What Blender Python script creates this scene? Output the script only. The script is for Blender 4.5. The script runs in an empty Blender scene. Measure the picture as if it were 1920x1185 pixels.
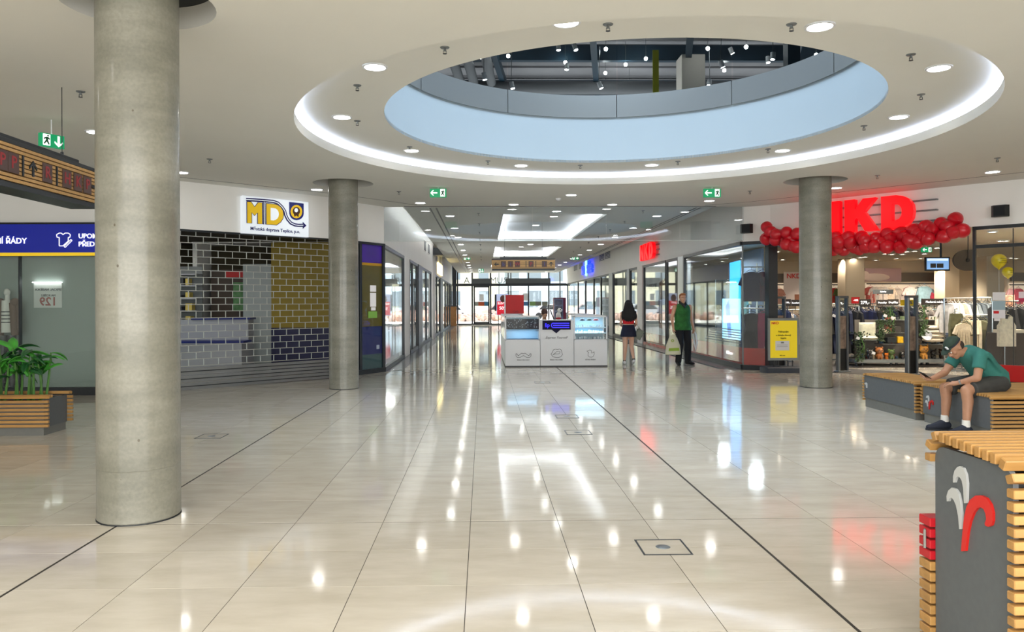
import bpy, math, random
from mathutils import Matrix, Vector
from mathutils.geometry import tessellate_polygon
random.seed(7)
sc = bpy.context.scene
COL = sc.collection
PI = math.pi
R = math.radians
# ------------------------------------------------------------ camera
F_PX, YAW, ROLL, PCX, PCY, EYE = 1439.17, .0194, -.0042, 934.3, 568.9, 1.5
_F = Vector((math.sin(YAW), math.cos(YAW), 0)); _R0 = Vector((math.cos(YAW), -math.sin(YAW), 0)); _U0 = Vector((0, 0, 1))
_R = _R0*math.cos(ROLL) + _U0*math.sin(ROLL); _U = _U0*math.cos(ROLL) - _R0*math.sin(ROLL)
cam_d = bpy.data.cameras.new('camera'); cam = bpy.data.objects.new('camera', cam_d); COL.objects.link(cam)
cam_d.sensor_fit = 'HORIZONTAL'; cam_d.sensor_width = 36; cam_d.lens = F_PX/1920*36
cam_d.shift_x = (960-PCX)/1920; cam_d.shift_y = -(592.5-PCY)/1920; cam_d.clip_end = 400; cam_d.clip_start = .05
cam.matrix_world = Matrix(((_R.x, _U.x, -_F.x, 0), (_R.y, _U.y, -_F.y, 0), (_R.z, _U.z, -_F.z, EYE), (0, 0, 0, 1)))
sc.camera = cam
def _ray(x, y): return _F + _R*((x-PCX)/F_PX) - _U*((y-PCY)/F_PX)
def atY(x, y, Y): d = _ray(x, y); return Vector((0, 0, EYE)) + d*(Y/d.y)
def atX(x, y, X): d = _ray(x, y); return Vector((0, 0, EYE)) + d*(X/d.x)
def atZ(x, y, z=0): d = _ray(x, y); return Vector((0, 0, EYE)) + d*((z-EYE)/d.z)
# ------------------------------------------------------------ view, world, light
sc.view_settings.view_transform = 'Standard'; sc.view_settings.look = 'None'
sc.view_settings.exposure = 1.0; sc.view_settings.gamma = 1; sc.view_settings.use_curve_mapping = False
cy = sc.cycles
cy.use_denoising = True; cy.max_bounces = 10; cy.diffuse_bounces = 5; cy.glossy_bounces = 4
cy.transparent_max_bounces = 24; cy.sample_clamp_indirect = 6; cy.caustics_reflective = False; cy.caustics_refractive = False
LAMP = 19.0        # radiance of a downlight disc
world = bpy.data.worlds.new('sky'); sc.world = world; world.use_nodes = True
wn = world.node_tree.nodes; wl = world.node_tree.links
bg = wn['Background']; sky = wn.new('ShaderNodeTexSky'); sky.sky_type = 'NISHITA'
sky.sun_elevation = R(48); sky.sun_rotation = R(120); sky.sun_disc = False; sky.air_density = 1.2; sky.dust_density = 2.0
wl.new(sky.outputs[0], bg.inputs[0]); bg.inputs[1].default_value = .32
def light(name, kind, loc, energy, color=(1, 1, 1), rot=(0, 0, 0), **k):
    d = bpy.data.lights.new(name, kind); d.energy = energy; d.color = color
    for a, v in k.items(): setattr(d, a, v)
    o = bpy.data.objects.new(name, d); COL.objects.link(o); o.location = loc; o.rotation_euler = rot
    return o
# the sun outside the far entrance
light('sun', 'SUN', (30, 90, 40), 8.0, (1, .95, .86), (R(40), 0, R(215)), angle=R(.6))
# daylight from the glazed roof above the round void (on the upper floor, out of view)
light('skylight_daylight', 'AREA', (1.8, 8.6, 8.3), 330, (.76, .88, 1), (0, 0, 0), shape='DISK', size=5.0)
# unseen fill panels added behind the camera to brighten the hall
light('rear_ceiling_fill', 'AREA', (0.5, -2.5, 3.6), 560, (1, .985, .96), (0, 0, 0), shape='RECTANGLE', size=11, size_y=5)
light('rear_wall_fill', 'AREA', (0.5, -6.2, 2.0), 560, (.95, .98, 1), (R(90), 0, 0), shape='RECTANGLE', size=20, size_y=2.6)  # added upright panel that brightens everything facing the camera
# upward fill added to brighten the upper deck; shop lighting behind the left windows
for _x in (-4, 3, 10): light('upper_deck_fill', 'AREA', (_x, 24, 5.3), 90, (.95, .97, 1), (PI, 0, 0), shape='DISK', size=7)
light('transport_shop_light', 'AREA', (-6.5, 15.5, 2.8), 10, (1, .97, .9), (0, 0, 0), shape='DISK', size=1)
for _y in (20, 27, 34, 42, 49): light('left_shop_light', 'AREA', (-4.2, _y, 2.8), 60, (1, .98, .94), (0, 0, 0), shape='DISK', size=.6)
# ------------------------------------------------------------ helpers
def lin(c):
    if isinstance(c, str): c = c.lstrip('#'); c = tuple(int(c[i:i+2], 16) for i in (0, 2, 4))
    return tuple(((v/255)/12.92 if v/255 <= .04045 else ((v/255+.055)/1.055)**2.4) for v in c) + (1,)
MATS = {}
def mat(name, col='#808080', rough=.5, metal=0., emit=None, es=0., var=0., scale=6., bump=0., coat=0., spec=.5, rnd=0., stretch=(1, 1, 1)):
    if name in MATS: return MATS[name]
    m = bpy.data.materials.new(name); m.use_nodes = True; MATS[name] = m
    nt = m.node_tree; n = nt.nodes; l = nt.links; b = n['Principled BSDF']
    c = lin(col); b.inputs['Base Color'].default_value = c
    b.inputs['Roughness'].default_value = rough; b.inputs['Metallic'].default_value = metal
    b.inputs['Specular IOR Level'].default_value = spec
    if coat: b.inputs['Coat Weight'].default_value = coat; b.inputs['Coat Roughness'].default_value = .12
    if emit: b.inputs['Emission Color'].default_value = lin(emit); b.inputs['Emission Strength'].default_value = es
    if var or bump:
        tc = n.new('ShaderNodeTexCoord'); mp = n.new('ShaderNodeMapping'); mp.inputs['Scale'].default_value = stretch
        nz = n.new('ShaderNodeTexNoise'); nz.inputs['Scale'].default_value = scale; nz.inputs['Detail'].default_value = 5
        l.new(tc.outputs['Object'], mp.inputs[0]); l.new(mp.outputs[0], nz.inputs[0])
        if var:
            cr = n.new('ShaderNodeValToRGB'); e = cr.color_ramp.elements
            e[0].position = .3; e[1].position = .72
            e[0].color = tuple(v*(1-var) for v in c[:3])+(1,); e[1].color = tuple(min(1, v*(1+var)) for v in c[:3])+(1,)
            l.new(nz.outputs[0], cr.inputs[0]); src = cr.outputs[0]
            if rnd:
                oi = n.new('ShaderNodeObjectInfo'); mr = n.new('ShaderNodeMapRange'); mr.inputs[3].default_value = 1-rnd; mr.inputs[4].default_value = 1+rnd
                hs = n.new('ShaderNodeHueSaturation'); l.new(oi.outputs['Random'], mr.inputs[0]); l.new(mr.outputs[0], hs.inputs['Value']); l.new(src, hs.inputs['Color']); src = hs.outputs[0]
            l.new(src, b.inputs['Base Color'])
        if bump:
            bp = n.new('ShaderNodeBump'); bp.inputs['Strength'].default_value = bump; bp.inputs['Distance'].default_value = .01
            l.new(nz.outputs[0], bp.inputs['Height']); l.new(bp.outputs[0], b.inputs['Normal'])
    return m
def glass(name, tint=(.93, .97, .96), base=.05, gain=.95, rough=.02):
    if name in MATS: return MATS[name]
    m = bpy.data.materials.new(name); m.use_nodes = True; MATS[name] = m
    nt = m.node_tree; n = nt.nodes; l = nt.links; n.remove(n['Principled BSDF']); out = n['Material Output']
    t = n.new('ShaderNodeBsdfTransparent'); t.inputs[0].default_value = tint+(1,)
    g = n.new('ShaderNodeBsdfGlossy'); g.inputs['Roughness'].default_value = rough; g.inputs[0].default_value = (1, 1, 1, 1)
    lw = n.new('ShaderNodeLayerWeight'); lw.inputs[0].default_value = .5
    p = n.new('ShaderNodeMath'); p.operation = 'POWER'; p.inputs[1].default_value = 5
    a = n.new('ShaderNodeMath'); a.operation = 'MULTIPLY_ADD'; a.inputs[1].default_value = gain; a.inputs[2].default_value = base
    mx = n.new('ShaderNodeMixShader')
    l.new(lw.outputs['Facing'], p.inputs[0]); l.new(p.outputs[0], a.inputs[0]); l.new(a.outputs[0], mx.inputs[0])
    l.new(t.outputs[0], mx.inputs[1]); l.new(g.outputs[0], mx.inputs[2]); l.new(mx.outputs[0], out.inputs[0])
    return m
def emis(name, col, s):
    if name in MATS: return MATS[name]
    m = bpy.data.materials.new(name); m.use_nodes = True; MATS[name] = m
    b = m.node_tree.nodes['Principled BSDF']; b.inputs['Base Color'].default_value = lin(col)
    b.inputs['Emission Color'].default_value = lin(col); b.inputs['Emission Strength'].default_value = s
    return m
ROOTM = {}
def tag(o, label=None, cat=None, group=None, kind=None):
    if label: o['label'] = label
    if cat: o['category'] = cat
    if group: o['group'] = group
    if kind: o['kind'] = kind
    return o
def thing(name, label, cat, loc=(0, 0, 0), rz=0., group=None):
    o = bpy.data.objects.new(name, None); COL.objects.link(o); o.empty_display_size = .1
    o.location = loc; o.rotation_euler = (0, 0, rz)
    ROOTM[o.name] = Matrix.Translation(loc) @ Matrix.Rotation(rz, 4, 'Z')
    return tag(o, label, cat, group)
def kids(o): return [c for c in bpy.data.objects if c.parent == o]
CH = {}
def dup(root, loc=None, rz=None, label=None, group=None):
    r = root.copy(); COL.objects.link(r)
    if loc is not None: r.location = loc
    if rz is not None: r.rotation_euler = (0, 0, rz)
    if label: r['label'] = label
    if group: r['group'] = group
    def rec(src, dst):
        for ch in CH.get(src.name, []):
            c = ch.copy(); COL.objects.link(c); c.parent = dst; CH.setdefault(dst.name, []).append(c); rec(ch, c)
    rec(root, r)
    ROOTM[r.name] = Matrix.Translation(r.location) @ Matrix.Rotation(r.rotation_euler.z, 4, 'Z')
    return r
class MB:
    def __init__(s, M=None): s.v = []; s.f = []; s.M = M or Matrix()
    def add(s, vs, fs):
        k = len(s.v); s.v += [s.M @ Vector(v) for v in vs]; s.f += [tuple(i+k for i in f) for f in fs]; return s
    def box(s, x0, x1, y0, y1, z0, z1):
        if x0 > x1: x0, x1 = x1, x0
        if y0 > y1: y0, y1 = y1, y0
        if z0 > z1: z0, z1 = z1, z0
        return s.add([(x0, y0, z0), (x1, y0, z0), (x1, y1, z0), (x0, y1, z0), (x0, y0, z1), (x1, y0, z1), (x1, y1, z1), (x0, y1, z1)],
                     [(0, 3, 2, 1), (4, 5, 6, 7), (0, 1, 5, 4), (1, 2, 6, 5), (2, 3, 7, 6), (3, 0, 4, 7)])
    def bbox(s, x0, x1, y0, y1, z0, z1, b=.005):     # box with chamfered vertical and top edges
        p = [(x0+b, y0), (x1-b, y0), (x1, y0+b), (x1, y1-b), (x1-b, y1), (x0+b, y1), (x0, y1-b), (x0, y0+b)]
        q = [(x0+b, y0+b), (x1-b, y0+b), (x1-b, y0+b), (x1-b, y1-b), (x1-b, y1-b), (x0+b, y1-b), (x0+b, y1-b), (x0+b, y0+b)]
        v = [(x, y, z0) for x, y in p]+[(x, y, z1-b) for x, y in p]+[(x, y, z1) for x, y in q]
        f = [tuple(range(7, -1, -1)), tuple(range(16, 24))]
        for k in (0, 8):
            for i in range(8): j = (i+1) % 8; f.append((k+i, k+j, k+8+j, k+8+i))
        return s.add(v, f)
    def prism(s, pts, y0, y1):                        # (x, z) outline extruded along y
        n = len(pts)
        a = sum(pts[i][0]*pts[(i+1) % n][1]-pts[(i+1) % n][0]*pts[i][1] for i in range(n))
        if a < 0: pts = pts[::-1]
        v = [(x, y0, z) for x, z in pts]+[(x, y1, z) for x, z in pts]
        f = [tuple(range(n)), tuple(range(2*n-1, n-1, -1))]+[(i, i+n, (i+1) % n+n, (i+1) % n) for i in range(n)]
        return s.add(v, f)
    def poly(s, pts, z0, z1):                         # (x, y) outline extruded along z
        n = len(pts)
        a = sum(pts[i][0]*pts[(i+1) % n][1]-pts[(i+1) % n][0]*pts[i][1] for i in range(n))
        if a < 0: pts = pts[::-1]
        v = [(x, y, z0) for x, y in pts]+[(x, y, z1) for x, y in pts]
        return s.add(v, [tuple(range(n-1, -1, -1)), tuple(range(n, 2*n))]+[(i, (i+1) % n, (i+1) % n+n, i+n) for i in range(n)])
    def cyl(s, p0, p1, r0, r1=None, n=12, caps=True):
        r1 = r0 if r1 is None else r1; p0 = Vector(p0); p1 = Vector(p1); d = (p1-p0).normalized()
        a = d.orthogonal().normalized(); b = d.cross(a); v = []
        for p, r in ((p0, r0), (p1, r1)):
            for i in range(n): t = 2*PI*i/n; v.append(p+a*(r*math.cos(t))+b*(r*math.sin(t)))
        f = [(i, (i+1) % n, (i+1) % n+n, i+n) for i in range(n)]
        if caps: f += [tuple(range(n-1, -1, -1)), tuple(range(n, 2*n))]
        return s.add(v, f)
    def lathe(s, prof, c=(0, 0, 0), n=24, a0=0, a1=2*PI, flip=False):
        full = abs(a1-a0-2*PI) < 1e-6; m = n if full else n+1; v = []; f = []
        for r, z in prof:
            for i in range(m): t = a0+(a1-a0)*i/n; v.append((c[0]+r*math.cos(t), c[1]+r*math.sin(t), c[2]+z))
        for k in range(len(prof)-1):
            for i in range(n):
                j = (i+1) % m; q = (k*m+i, k*m+j, (k+1)*m+j, (k+1)*m+i); f.append(q[::-1] if flip else q)
        return s.add(v, f)
    def ball(s, c, r, nu=12, nv=8, M=None):
        if not hasattr(r, '__len__'): r = (r, r, r)
        c = Vector(c); v = [Vector((0, 0, -r[2]))]; f = []
        for k in range(1, nv):
            ph = -PI/2+PI*k/nv
            for i in range(nu): t = 2*PI*i/nu; v.append(Vector((r[0]*math.cos(ph)*math.cos(t), r[1]*math.cos(ph)*math.sin(t), r[2]*math.sin(ph))))
        v.append(Vector((0, 0, r[2]))); top = len(v)-1
        for i in range(nu):
            j = (i+1) % nu; f.append((0, 1+j, 1+i)); f.append((top, 1+(nv-2)*nu+i, 1+(nv-2)*nu+j))
            for k in range(nv-2): a = 1+k*nu; f.append((a+i, a+j, a+nu+j, a+nu+i))
        if M: v = [M @ q for q in v]
        return s.add([q+c for q in v], f)
    def tube(s, pts, r, n=8):
        pts = [Vector(p) for p in pts]; rr = r if hasattr(r, '__len__') else [r]*len(pts); v = []; f = []
        d0 = (pts[1]-pts[0]).normalized(); a = d0.orthogonal().normalized()
        for k, p in enumerate(pts):
            d = (pts[min(k+1, len(pts)-1)]-pts[max(k-1, 0)]).normalized(); a = (a-d*a.dot(d)).normalized(); b = d.cross(a)
            for i in range(n): t = 2*PI*i/n; v.append(p+a*(rr[k]*math.cos(t))+b*(rr[k]*math.sin(t)))
        for k in range(len(pts)-1):
            for i in range(n): j = (i+1) % n; f.append((k*n+i, k*n+j, (k+1)*n+j, (k+1)*n+i))
        f += [tuple(range(n-1, -1, -1)), tuple(range(len(v)-n, len(v)))]
        return s.add(v, f)
    def ring(s, c, r0, r1, z0, z1, n=32):
        return s.lathe([(r0, z0), (r1, z0), (r1, z1), (r0, z1), (r0, z0)], c, n)
    def mesh(s, name, m, inv=None, smooth=False):
        vs = [inv @ v for v in s.v] if inv else s.v
        me = bpy.data.meshes.new(name); me.from_pydata([tuple(v) for v in vs], [], s.f); me.update()
        if m: me.materials.append(m)
        if smooth:
            me.polygons.foreach_set('use_smooth', [True]*len(me.polygons))
            try: me.set_sharp_from_angle(angle=R(42))
            except Exception: pass
        return me
    def build(s, name, m, parent=None, smooth=False, kind=None, label=None, cat=None, group=None):
        if parent is None:
            lo = Vector([min(v[i] for v in s.v) for i in range(3)]); hi = Vector([max(v[i] for v in s.v) for i in range(3)])
            c = Vector(((lo.x+hi.x)/2, (lo.y+hi.y)/2, lo.z)); inv = Matrix.Translation(-c)
        else:
            inv = ROOTM[parent.name].inverted(); c = Vector()
        o = bpy.data.objects.new(name, s.mesh(name, m, inv, smooth)); COL.objects.link(o); o.location = c
        if parent is not None:
            o.parent = parent; ROOTM[o.name] = ROOTM[parent.name].copy(); CH.setdefault(parent.name, []).append(o)
        else: ROOTM[o.name] = Matrix.Translation(c)
        return tag(o, label, cat, group, kind)
def part(name, me, parent, M=None):                   # a part that shares mesh data
    o = bpy.data.objects.new(name, me); COL.objects.link(o); o.parent = parent
    CH.setdefault(parent.name, []).append(o)
    if M is not None: o.matrix_basis = ROOTM[parent.name].inverted() @ M; 
    ROOTM[o.name] = (M if M is not None else ROOTM[parent.name]).copy()
    return o
FONTC = {}
def text_mb(mb, body, size, depth=.004, bold=0., align='CENTER', sx=1., shear=0., M=None):
    """lettering as geometry: text in local x/z plane of M, front towards local -y"""
    cu = bpy.data.curves.new('t', 'FONT'); cu.body = body; cu.size = size; cu.extrude = depth/2; cu.offset = min(bold, size*.018); cu.align_x = align
    cu.align_y = 'CENTER'; cu.shear = shear; cu.resolution_u = 3
    o = bpy.data.objects.new('t', cu); COL.objects.link(o)
    dg = bpy.context.evaluated_depsgraph_get(); dg.update(); me = bpy.data.meshes.new_from_object(o.evaluated_get(dg))
    M = M or Matrix(); T = M @ Matrix(((sx, 0, 0, 0), (0, 0, -1, 0), (0, 1, 0, 0), (0, 0, 0, 1)))
    k = len(mb.v); mb.v += [mb.M @ (T @ v.co) for v in me.vertices]; mb.f += [tuple(i+k for i in p.vertices) for p in me.polygons]
    bpy.data.objects.remove(o); bpy.data.meshes.remove(me); bpy.data.curves.remove(cu)
    return mb
def frame(p, u, z=0.):
    """local frame: x along u (plan), y = away from the viewer side (u rotated +90), z up"""
    u = Vector((u[0], u[1], 0)).normalized(); v = Vector((-u.y, u.x, 0))
    return Matrix(((u.x, v.x, 0, p[0]), (u.y, v.y, 0, p[1]), (0, 0, 1, z), (0, 0, 0, 1)))
def quadstrip(mb, pts, w):                            # flat strip polyline in local xz with thickness
    pass
# ------------------------------------------------------------ materials
M_ceil = mat('ceiling_paint', '#dddcd5', .85, var=.015, scale=1.2)
M_wall = mat('white_wall_paint', '#efeeeb', .7, var=.015, scale=2)
M_wall2 = mat('cream_wall_paint', '#dccdb4', .8, var=.02, scale=2)
M_dark = mat('anthracite_frame', '#23282d', .4, var=.08, scale=8)
M_black = mat('black_metal', '#101214', .45)
M_grey = mat('grey_metal', '#7d8284', .35, metal=.6, var=.06, scale=12)
M_steel = mat('brushed_steel', '#aeb2b3', .28, metal=1., var=.08, scale=30, stretch=(1, 1, .05))
M_white = mat('white_laminate', '#dcdfe3', .3, var=.01, scale=5)
M_wood = mat('pine_slat', '#ab8149', .42, var=.16, scale=9, stretch=(.25, 4, 4), rnd=.12, bump=.05)
M_panel = mat('slate_grey_panel', '#585d60', .55, var=.05, scale=30, bump=.03)
M_plinth = mat('grey_plinth', '#6c6d69', .55, var=.05, scale=20)
M_red = mat('red_paint', '#d0131c', .35)
M_redgl = mat('red_panel', '#b80f10', .55, var=.05, scale=4)
M_glass = glass('shop_glass', (.93, .97, .96), .035, .9)
M_glassd = glass('clear_door_glass', (.97, .99, .99), .02, .8)
M_green = mat('exit_sign_green', '#04683f', .4, emit='#04683f', es=.9)
M_signw = mat('sign_white', '#f2f5f0', .5, emit='#ffffff', es=.8)
M_navy = mat('navy_vinyl', '#141c6e', .4)
M_lamp = emis('downlight_glow', '#fffcf8', LAMP)
# ============================================================ STRUCTURE
H = 3.65
# ---- special materials
def tile_mat():
    m = bpy.data.materials.new('polished_floor_tile'); m.use_nodes = True; n = m.node_tree.nodes; l = m.node_tree.links; b = n['Principled BSDF']
    tc = n.new('ShaderNodeTexCoord'); oi = n.new('ShaderNodeObjectInfo'); ad = n.new('ShaderNodeVectorMath'); ad.operation = 'ADD'
    mp = n.new('ShaderNodeMapping'); mp.inputs['Scale'].default_value = (1.6, 5, 1)
    sc_ = n.new('ShaderNodeVectorMath'); sc_.operation = 'SCALE'; sc_.inputs[0].default_value = (9, 7, 5)
    l.new(oi.outputs['Random'], sc_.inputs['Scale']); l.new(tc.outputs['Object'], ad.inputs[0]); l.new(sc_.outputs[0], ad.inputs[1])
    nz = n.new('ShaderNodeTexNoise'); nz.inputs['Scale'].default_value = 1.6; nz.inputs['Detail'].default_value = 7; nz.inputs['Roughness'].default_value = .6
    l.new(ad.outputs[0], mp.inputs[0]); l.new(mp.outputs[0], nz.inputs[0])
    cr = n.new('ShaderNodeValToRGB'); e = cr.color_ramp.elements; e[0].position = .3; e[1].position = .72
    e[0].color = lin('#c0b8a9'); e[1].color = lin('#cfc8bb'); l.new(nz.outputs[0], cr.inputs[0])
    mr = n.new('ShaderNodeMapRange'); mr.inputs[3].default_value = .955; mr.inputs[4].default_value = 1.035
    hs = n.new('ShaderNodeHueSaturation'); l.new(oi.outputs['Random'], mr.inputs[0]); l.new(mr.outputs[0], hs.inputs['Value']); l.new(cr.outputs[0], hs.inputs['Color'])
    l.new(hs.outputs[0], b.inputs['Base Color'])
    r = n.new('ShaderNodeMapRange'); r.inputs[1].default_value = .35; r.inputs[2].default_value = .65; r.inputs[3].default_value = .055; r.inputs[4].default_value = .1
    l.new(nz.outputs[0], r.inputs[0]); l.new(r.outputs[0], b.inputs['Roughness']); b.inputs['Specular IOR Level'].default_value = .4
    return m
def concrete_mat():
    m = bpy.data.materials.new('cast_concrete'); m.use_nodes = True; n = m.node_tree.nodes; l = m.node_tree.links; b = n['Principled BSDF']
    tc = n.new('ShaderNodeTexCoord')
    def nz(scale, st, det=6):
        mp = n.new('ShaderNodeMapping'); mp.inputs['Scale'].default_value = st; t = n.new('ShaderNodeTexNoise'); t.inputs['Scale'].default_value = scale; t.inputs['Detail'].default_value = det
        l.new(tc.outputs['Object'], mp.inputs[0]); l.new(mp.outputs[0], t.inputs[0]); return t
    a = nz(1.6, (1, 1, 2.2)); s = nz(5, (.35, .35, 3)); f = nz(45, (1, 1, 1))
    cr = n.new('ShaderNodeValToRGB'); e = cr.color_ramp.elements; e[0].position = .3; e[1].position = .7; e[0].color = lin('#717064'); e[1].color = lin('#8e8c80'); l.new(a.outputs[0], cr.inputs[0])
    m1 = n.new('ShaderNodeMix'); m1.data_type = 'RGBA'; m1.blend_type = 'OVERLAY'; m1.inputs[0].default_value = .22; l.new(cr.outputs[0], m1.inputs[6]); l.new(s.outputs[0], m1.inputs[7])
    m2 = n.new('ShaderNodeMix'); m2.data_type = 'RGBA'; m2.blend_type = 'OVERLAY'; m2.inputs[0].default_value = .25; l.new(m1.outputs[2], m2.inputs[6]); l.new(f.outputs[0], m2.inputs[7])
    vo = n.new('ShaderNodeTexVoronoi'); vo.inputs['Scale'].default_value = 9; mp = n.new('ShaderNodeMapping'); mp.inputs['Scale'].default_value = (1, 1, .8); l.new(tc.outputs['Object'], mp.inputs[0]); l.new(mp.outputs[0], vo.inputs[0])
    pr = n.new('ShaderNodeMath'); pr.operation = 'LESS_THAN'; pr.inputs[1].default_value = .075; l.new(vo.outputs['Distance'], pr.inputs[0])
    gt = n.new('ShaderNodeMath'); gt.operation = 'GREATER_THAN'; gt.inputs[1].default_value = .55; l.new(a.outputs[0], gt.inputs[0])
    sp = n.new('ShaderNodeSeparateColor'); l.new(vo.outputs['Color'], sp.inputs[0]); g2 = n.new('ShaderNodeMath'); g2.operation = 'GREATER_THAN'; g2.inputs[1].default_value = .6; l.new(sp.outputs[0], g2.inputs[0])
    mu = n.new('ShaderNodeMath'); mu.operation = 'MULTIPLY'; l.new(pr.outputs[0], mu.inputs[0]); l.new(g2.outputs[0], mu.inputs[1])
    m3 = n.new('ShaderNodeMix'); m3.data_type = 'RGBA'; l.new(mu.outputs[0], m3.inputs[0]); l.new(m2.outputs[2], m3.inputs[6]); m3.inputs[7].default_value = lin('#57503f')
    l.new(m3.outputs[2], b.inputs['Base Color']); b.inputs['Roughness'].default_value = .5; b.inputs['Coat Weight'].default_value = .45; b.inputs['Coat Roughness'].default_value = .16
    bp = n.new('ShaderNodeBump'); bp.inputs['Strength'].default_value = .12; bp.inputs['Distance'].default_value = .004; l.new(f.outputs[0], bp.inputs['Height']); l.new(bp.outputs[0], b.inputs['Normal'])
    return m
M_tile = tile_mat(); M_conc = concrete_mat()
M_grout = mat('grey_joint_filler', '#332f2b', .8)
M_strip = mat('dark_stone_border', '#5f5f62', .22, var=.12, scale=7, spec=.6)
# ---- floor
fl = MB().add([(-16, -8, -.0025), (22, -8, -.0025), (22, 56, -.0025), (-16, 56, -.0025), (-16, -8, -.3), (22, -8, -.3), (22, 56, -.3), (-16, 56, -.3)],
              [(0, 1, 2, 3), (7, 6, 5, 4), (0, 4, 5, 1), (1, 5, 6, 2), (2, 6, 7, 3), (3, 7, 4, 0)])
floor = fl.build('floor', M_grout, kind='structure')
X0, Y0, T = -2.4948, 5.2908, .6
tb = MB().box(-.298, .298, -.298, .298, -.0025, 0); tile_me = tb.mesh('floor_tile', M_tile)
rest = MB(); cells = []
def in_floor(x, y):
    if y > 17.5: return -1.83 < x < 5.4
    return True
for i in range(-22, 32):
    for j in range(-16, 82):
        x = X0+T*(i+.5); y = Y0+T*(j+.5)
        if not in_floor(x, y): continue
        vis = y > 2.9 and -.76*y-.5 < x < .80*y+.5
        cells.append((0 if vis else 1, y*y+x*x, x, y, i, j))
cells.sort()
MASKC = [(-2.457, 5.52)]
for k, (a, d, x, y, i, j) in enumerate(cells):
    e0 = .008 if i % 7 == 0 else 0; e1 = .008 if i % 7 == 6 else 0
    f0 = .006 if j % 7 == 0 else 0; f1 = .006 if j % 7 == 6 else 0
    if k < 300 and a == 0:
        o = part('floor_tile', tile_me, floor, Matrix.Translation((x+(e0-e1)/2, y+(f0-f1)/2, 0)) @ Matrix.Diagonal((1-(e0+e1)/.6, 1-(f0+f1)/.6, 1, 1)))
    elif y < 54:
        x0, x1 = x-.298+e0, x+.298-e1; y0, y1 = y-.298+f0, y+.298-f1
        x0 = max(x0, -1.83) if y > 17.5 else x0; x1 = min(x1, 5.4) if y > 17.5 else x1
        rest.box(x0, x1, y0, y1, -.0025, 0)
rest.build('floor_tiling', M_tile, floor, kind='stuff')
b = MB().poly([(-2.3, 17.05), (-1.83, 17.5), (-1.83, 54), (-2.35, 54)], -.0025, .001)
b.poly([(6.9, 16.2), (5.75, 17.0), (5.4, 17.5), (5.4, 54), (6.0, 54), (6.0, 17.4), (6.4, 17.1), (7.1, 16.4)], -.0025, .001)
b.build('border_strip', M_strip, floor)
# ---- floor service hatches
def hatch(x, y, lab):
    t = thing('floor_hatch', lab, 'floor hatch', (x, y, 0))
    MB().ring((x, y, 0), .165*1.18, .177*1.18, -.004, .003, 4).build('frame', M_dark, t)
    for c in [t]: pass
    r = kids(t)[0]; r.rotation_euler = (0, 0, PI/4)
    MB().box(x-.135, x+.135, y-.135, y+.135, -.004, .002).build('lid', M_tile, t)
    MB().lathe([(0, .0045), (.04, .0045), (.045, .002)], (x, y, 0), 20, flip=True).build('socket_cap', M_grey, t, smooth=True)
hatch(1.095, 4.69, 'square floor hatch with round metal cap nearest the camera')
for (px, py, lab) in [(1084, 811, 'square floor hatch in the tile joint, nearer one of the close pair'), (1063, 781, 'square floor hatch in the tile joint, farther one of the close pair'),
                      (1017, 717, 'square floor hatch just in front of the white jewellery kiosk'), (397, 818, 'square floor hatch right of the big concrete column')]:
    p = atZ(px, py); hatch(p.x, p.y, lab)
# ---- ceiling with openings
def circle(cx, cyy, r, n): return [(cx+r*math.cos(2*PI*i/n), cyy+r*math.sin(2*PI*i/n)) for i in range(n)]
RC = (1.8, 9.8); COLS = [(-2.457, 5.52, .275), (-2.49, 13.73, .26), (5.89, 13.5, .27)]
outer = [(-13, -6.5), (13.5, -6.5), (13.5, 9.0), (9.75, 13.05), (6.35, 16.85), (5.9, 17.15), (5.2, 17.15), (5.2, 54), (-1.75, 54), (-1.75, 17.1), (-2.25, 17.1), (-2.7, 16.4), (-3.1, 15.55), (-5.3, 13.4), (-6.5, 12.93), (-13, 12.93)]
coves = [(.49, 3.02, 18.55, 26.5), (.46, 3.02, 29.25, 36.1), (.46, 3.02, 39.5, 46.5)]
holes = [circle(*RC, 4.08, 120)]+[circle(x, y, .53, 40) for x, y, r in COLS]+[[(a, c), (b2, c), (b2, d), (a, d)] for a, b2, c, d in coves]
loops = [[Vector((x, y, 0)) for x, y in lp] for lp in [outer]+holes]
flat = [v for lp in loops for v in lp]
cb = MB(); cb.add([(v.x, v.y, H) for v in flat], [tuple(t) for t in tessellate_polygon(loops)])
ceiling = cb.build('ceiling', M_ceil, kind='structure')
b = MB()
b.lathe([(4.08, H), (4.08, H+.12)], (*RC, 0), 120)              # lip of the round opening
b.lathe([(4.08, H+.12), (4.10, H+.12), (4.10, H+.09), (4.3, H+.09), (4.3, H+.2)], (*RC, 0), 120)
b.build('ring_lip', M_ceil, ceiling, smooth=True)
b = MB().lathe([(4.3, H+.2), (3.03, H+.2), (3.03, H+.24)], (*RC, 0), 120, flip=True)
b.build('ring_soffit', M_ceil, ceiling)
M_led = emis('cove_led', '#d3e0ff', 13)
MB().ring((*RC, 0), 4.14, 4.18, H+.092, H+.106, 120).build('led_strip', M_led, ceiling)
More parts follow.
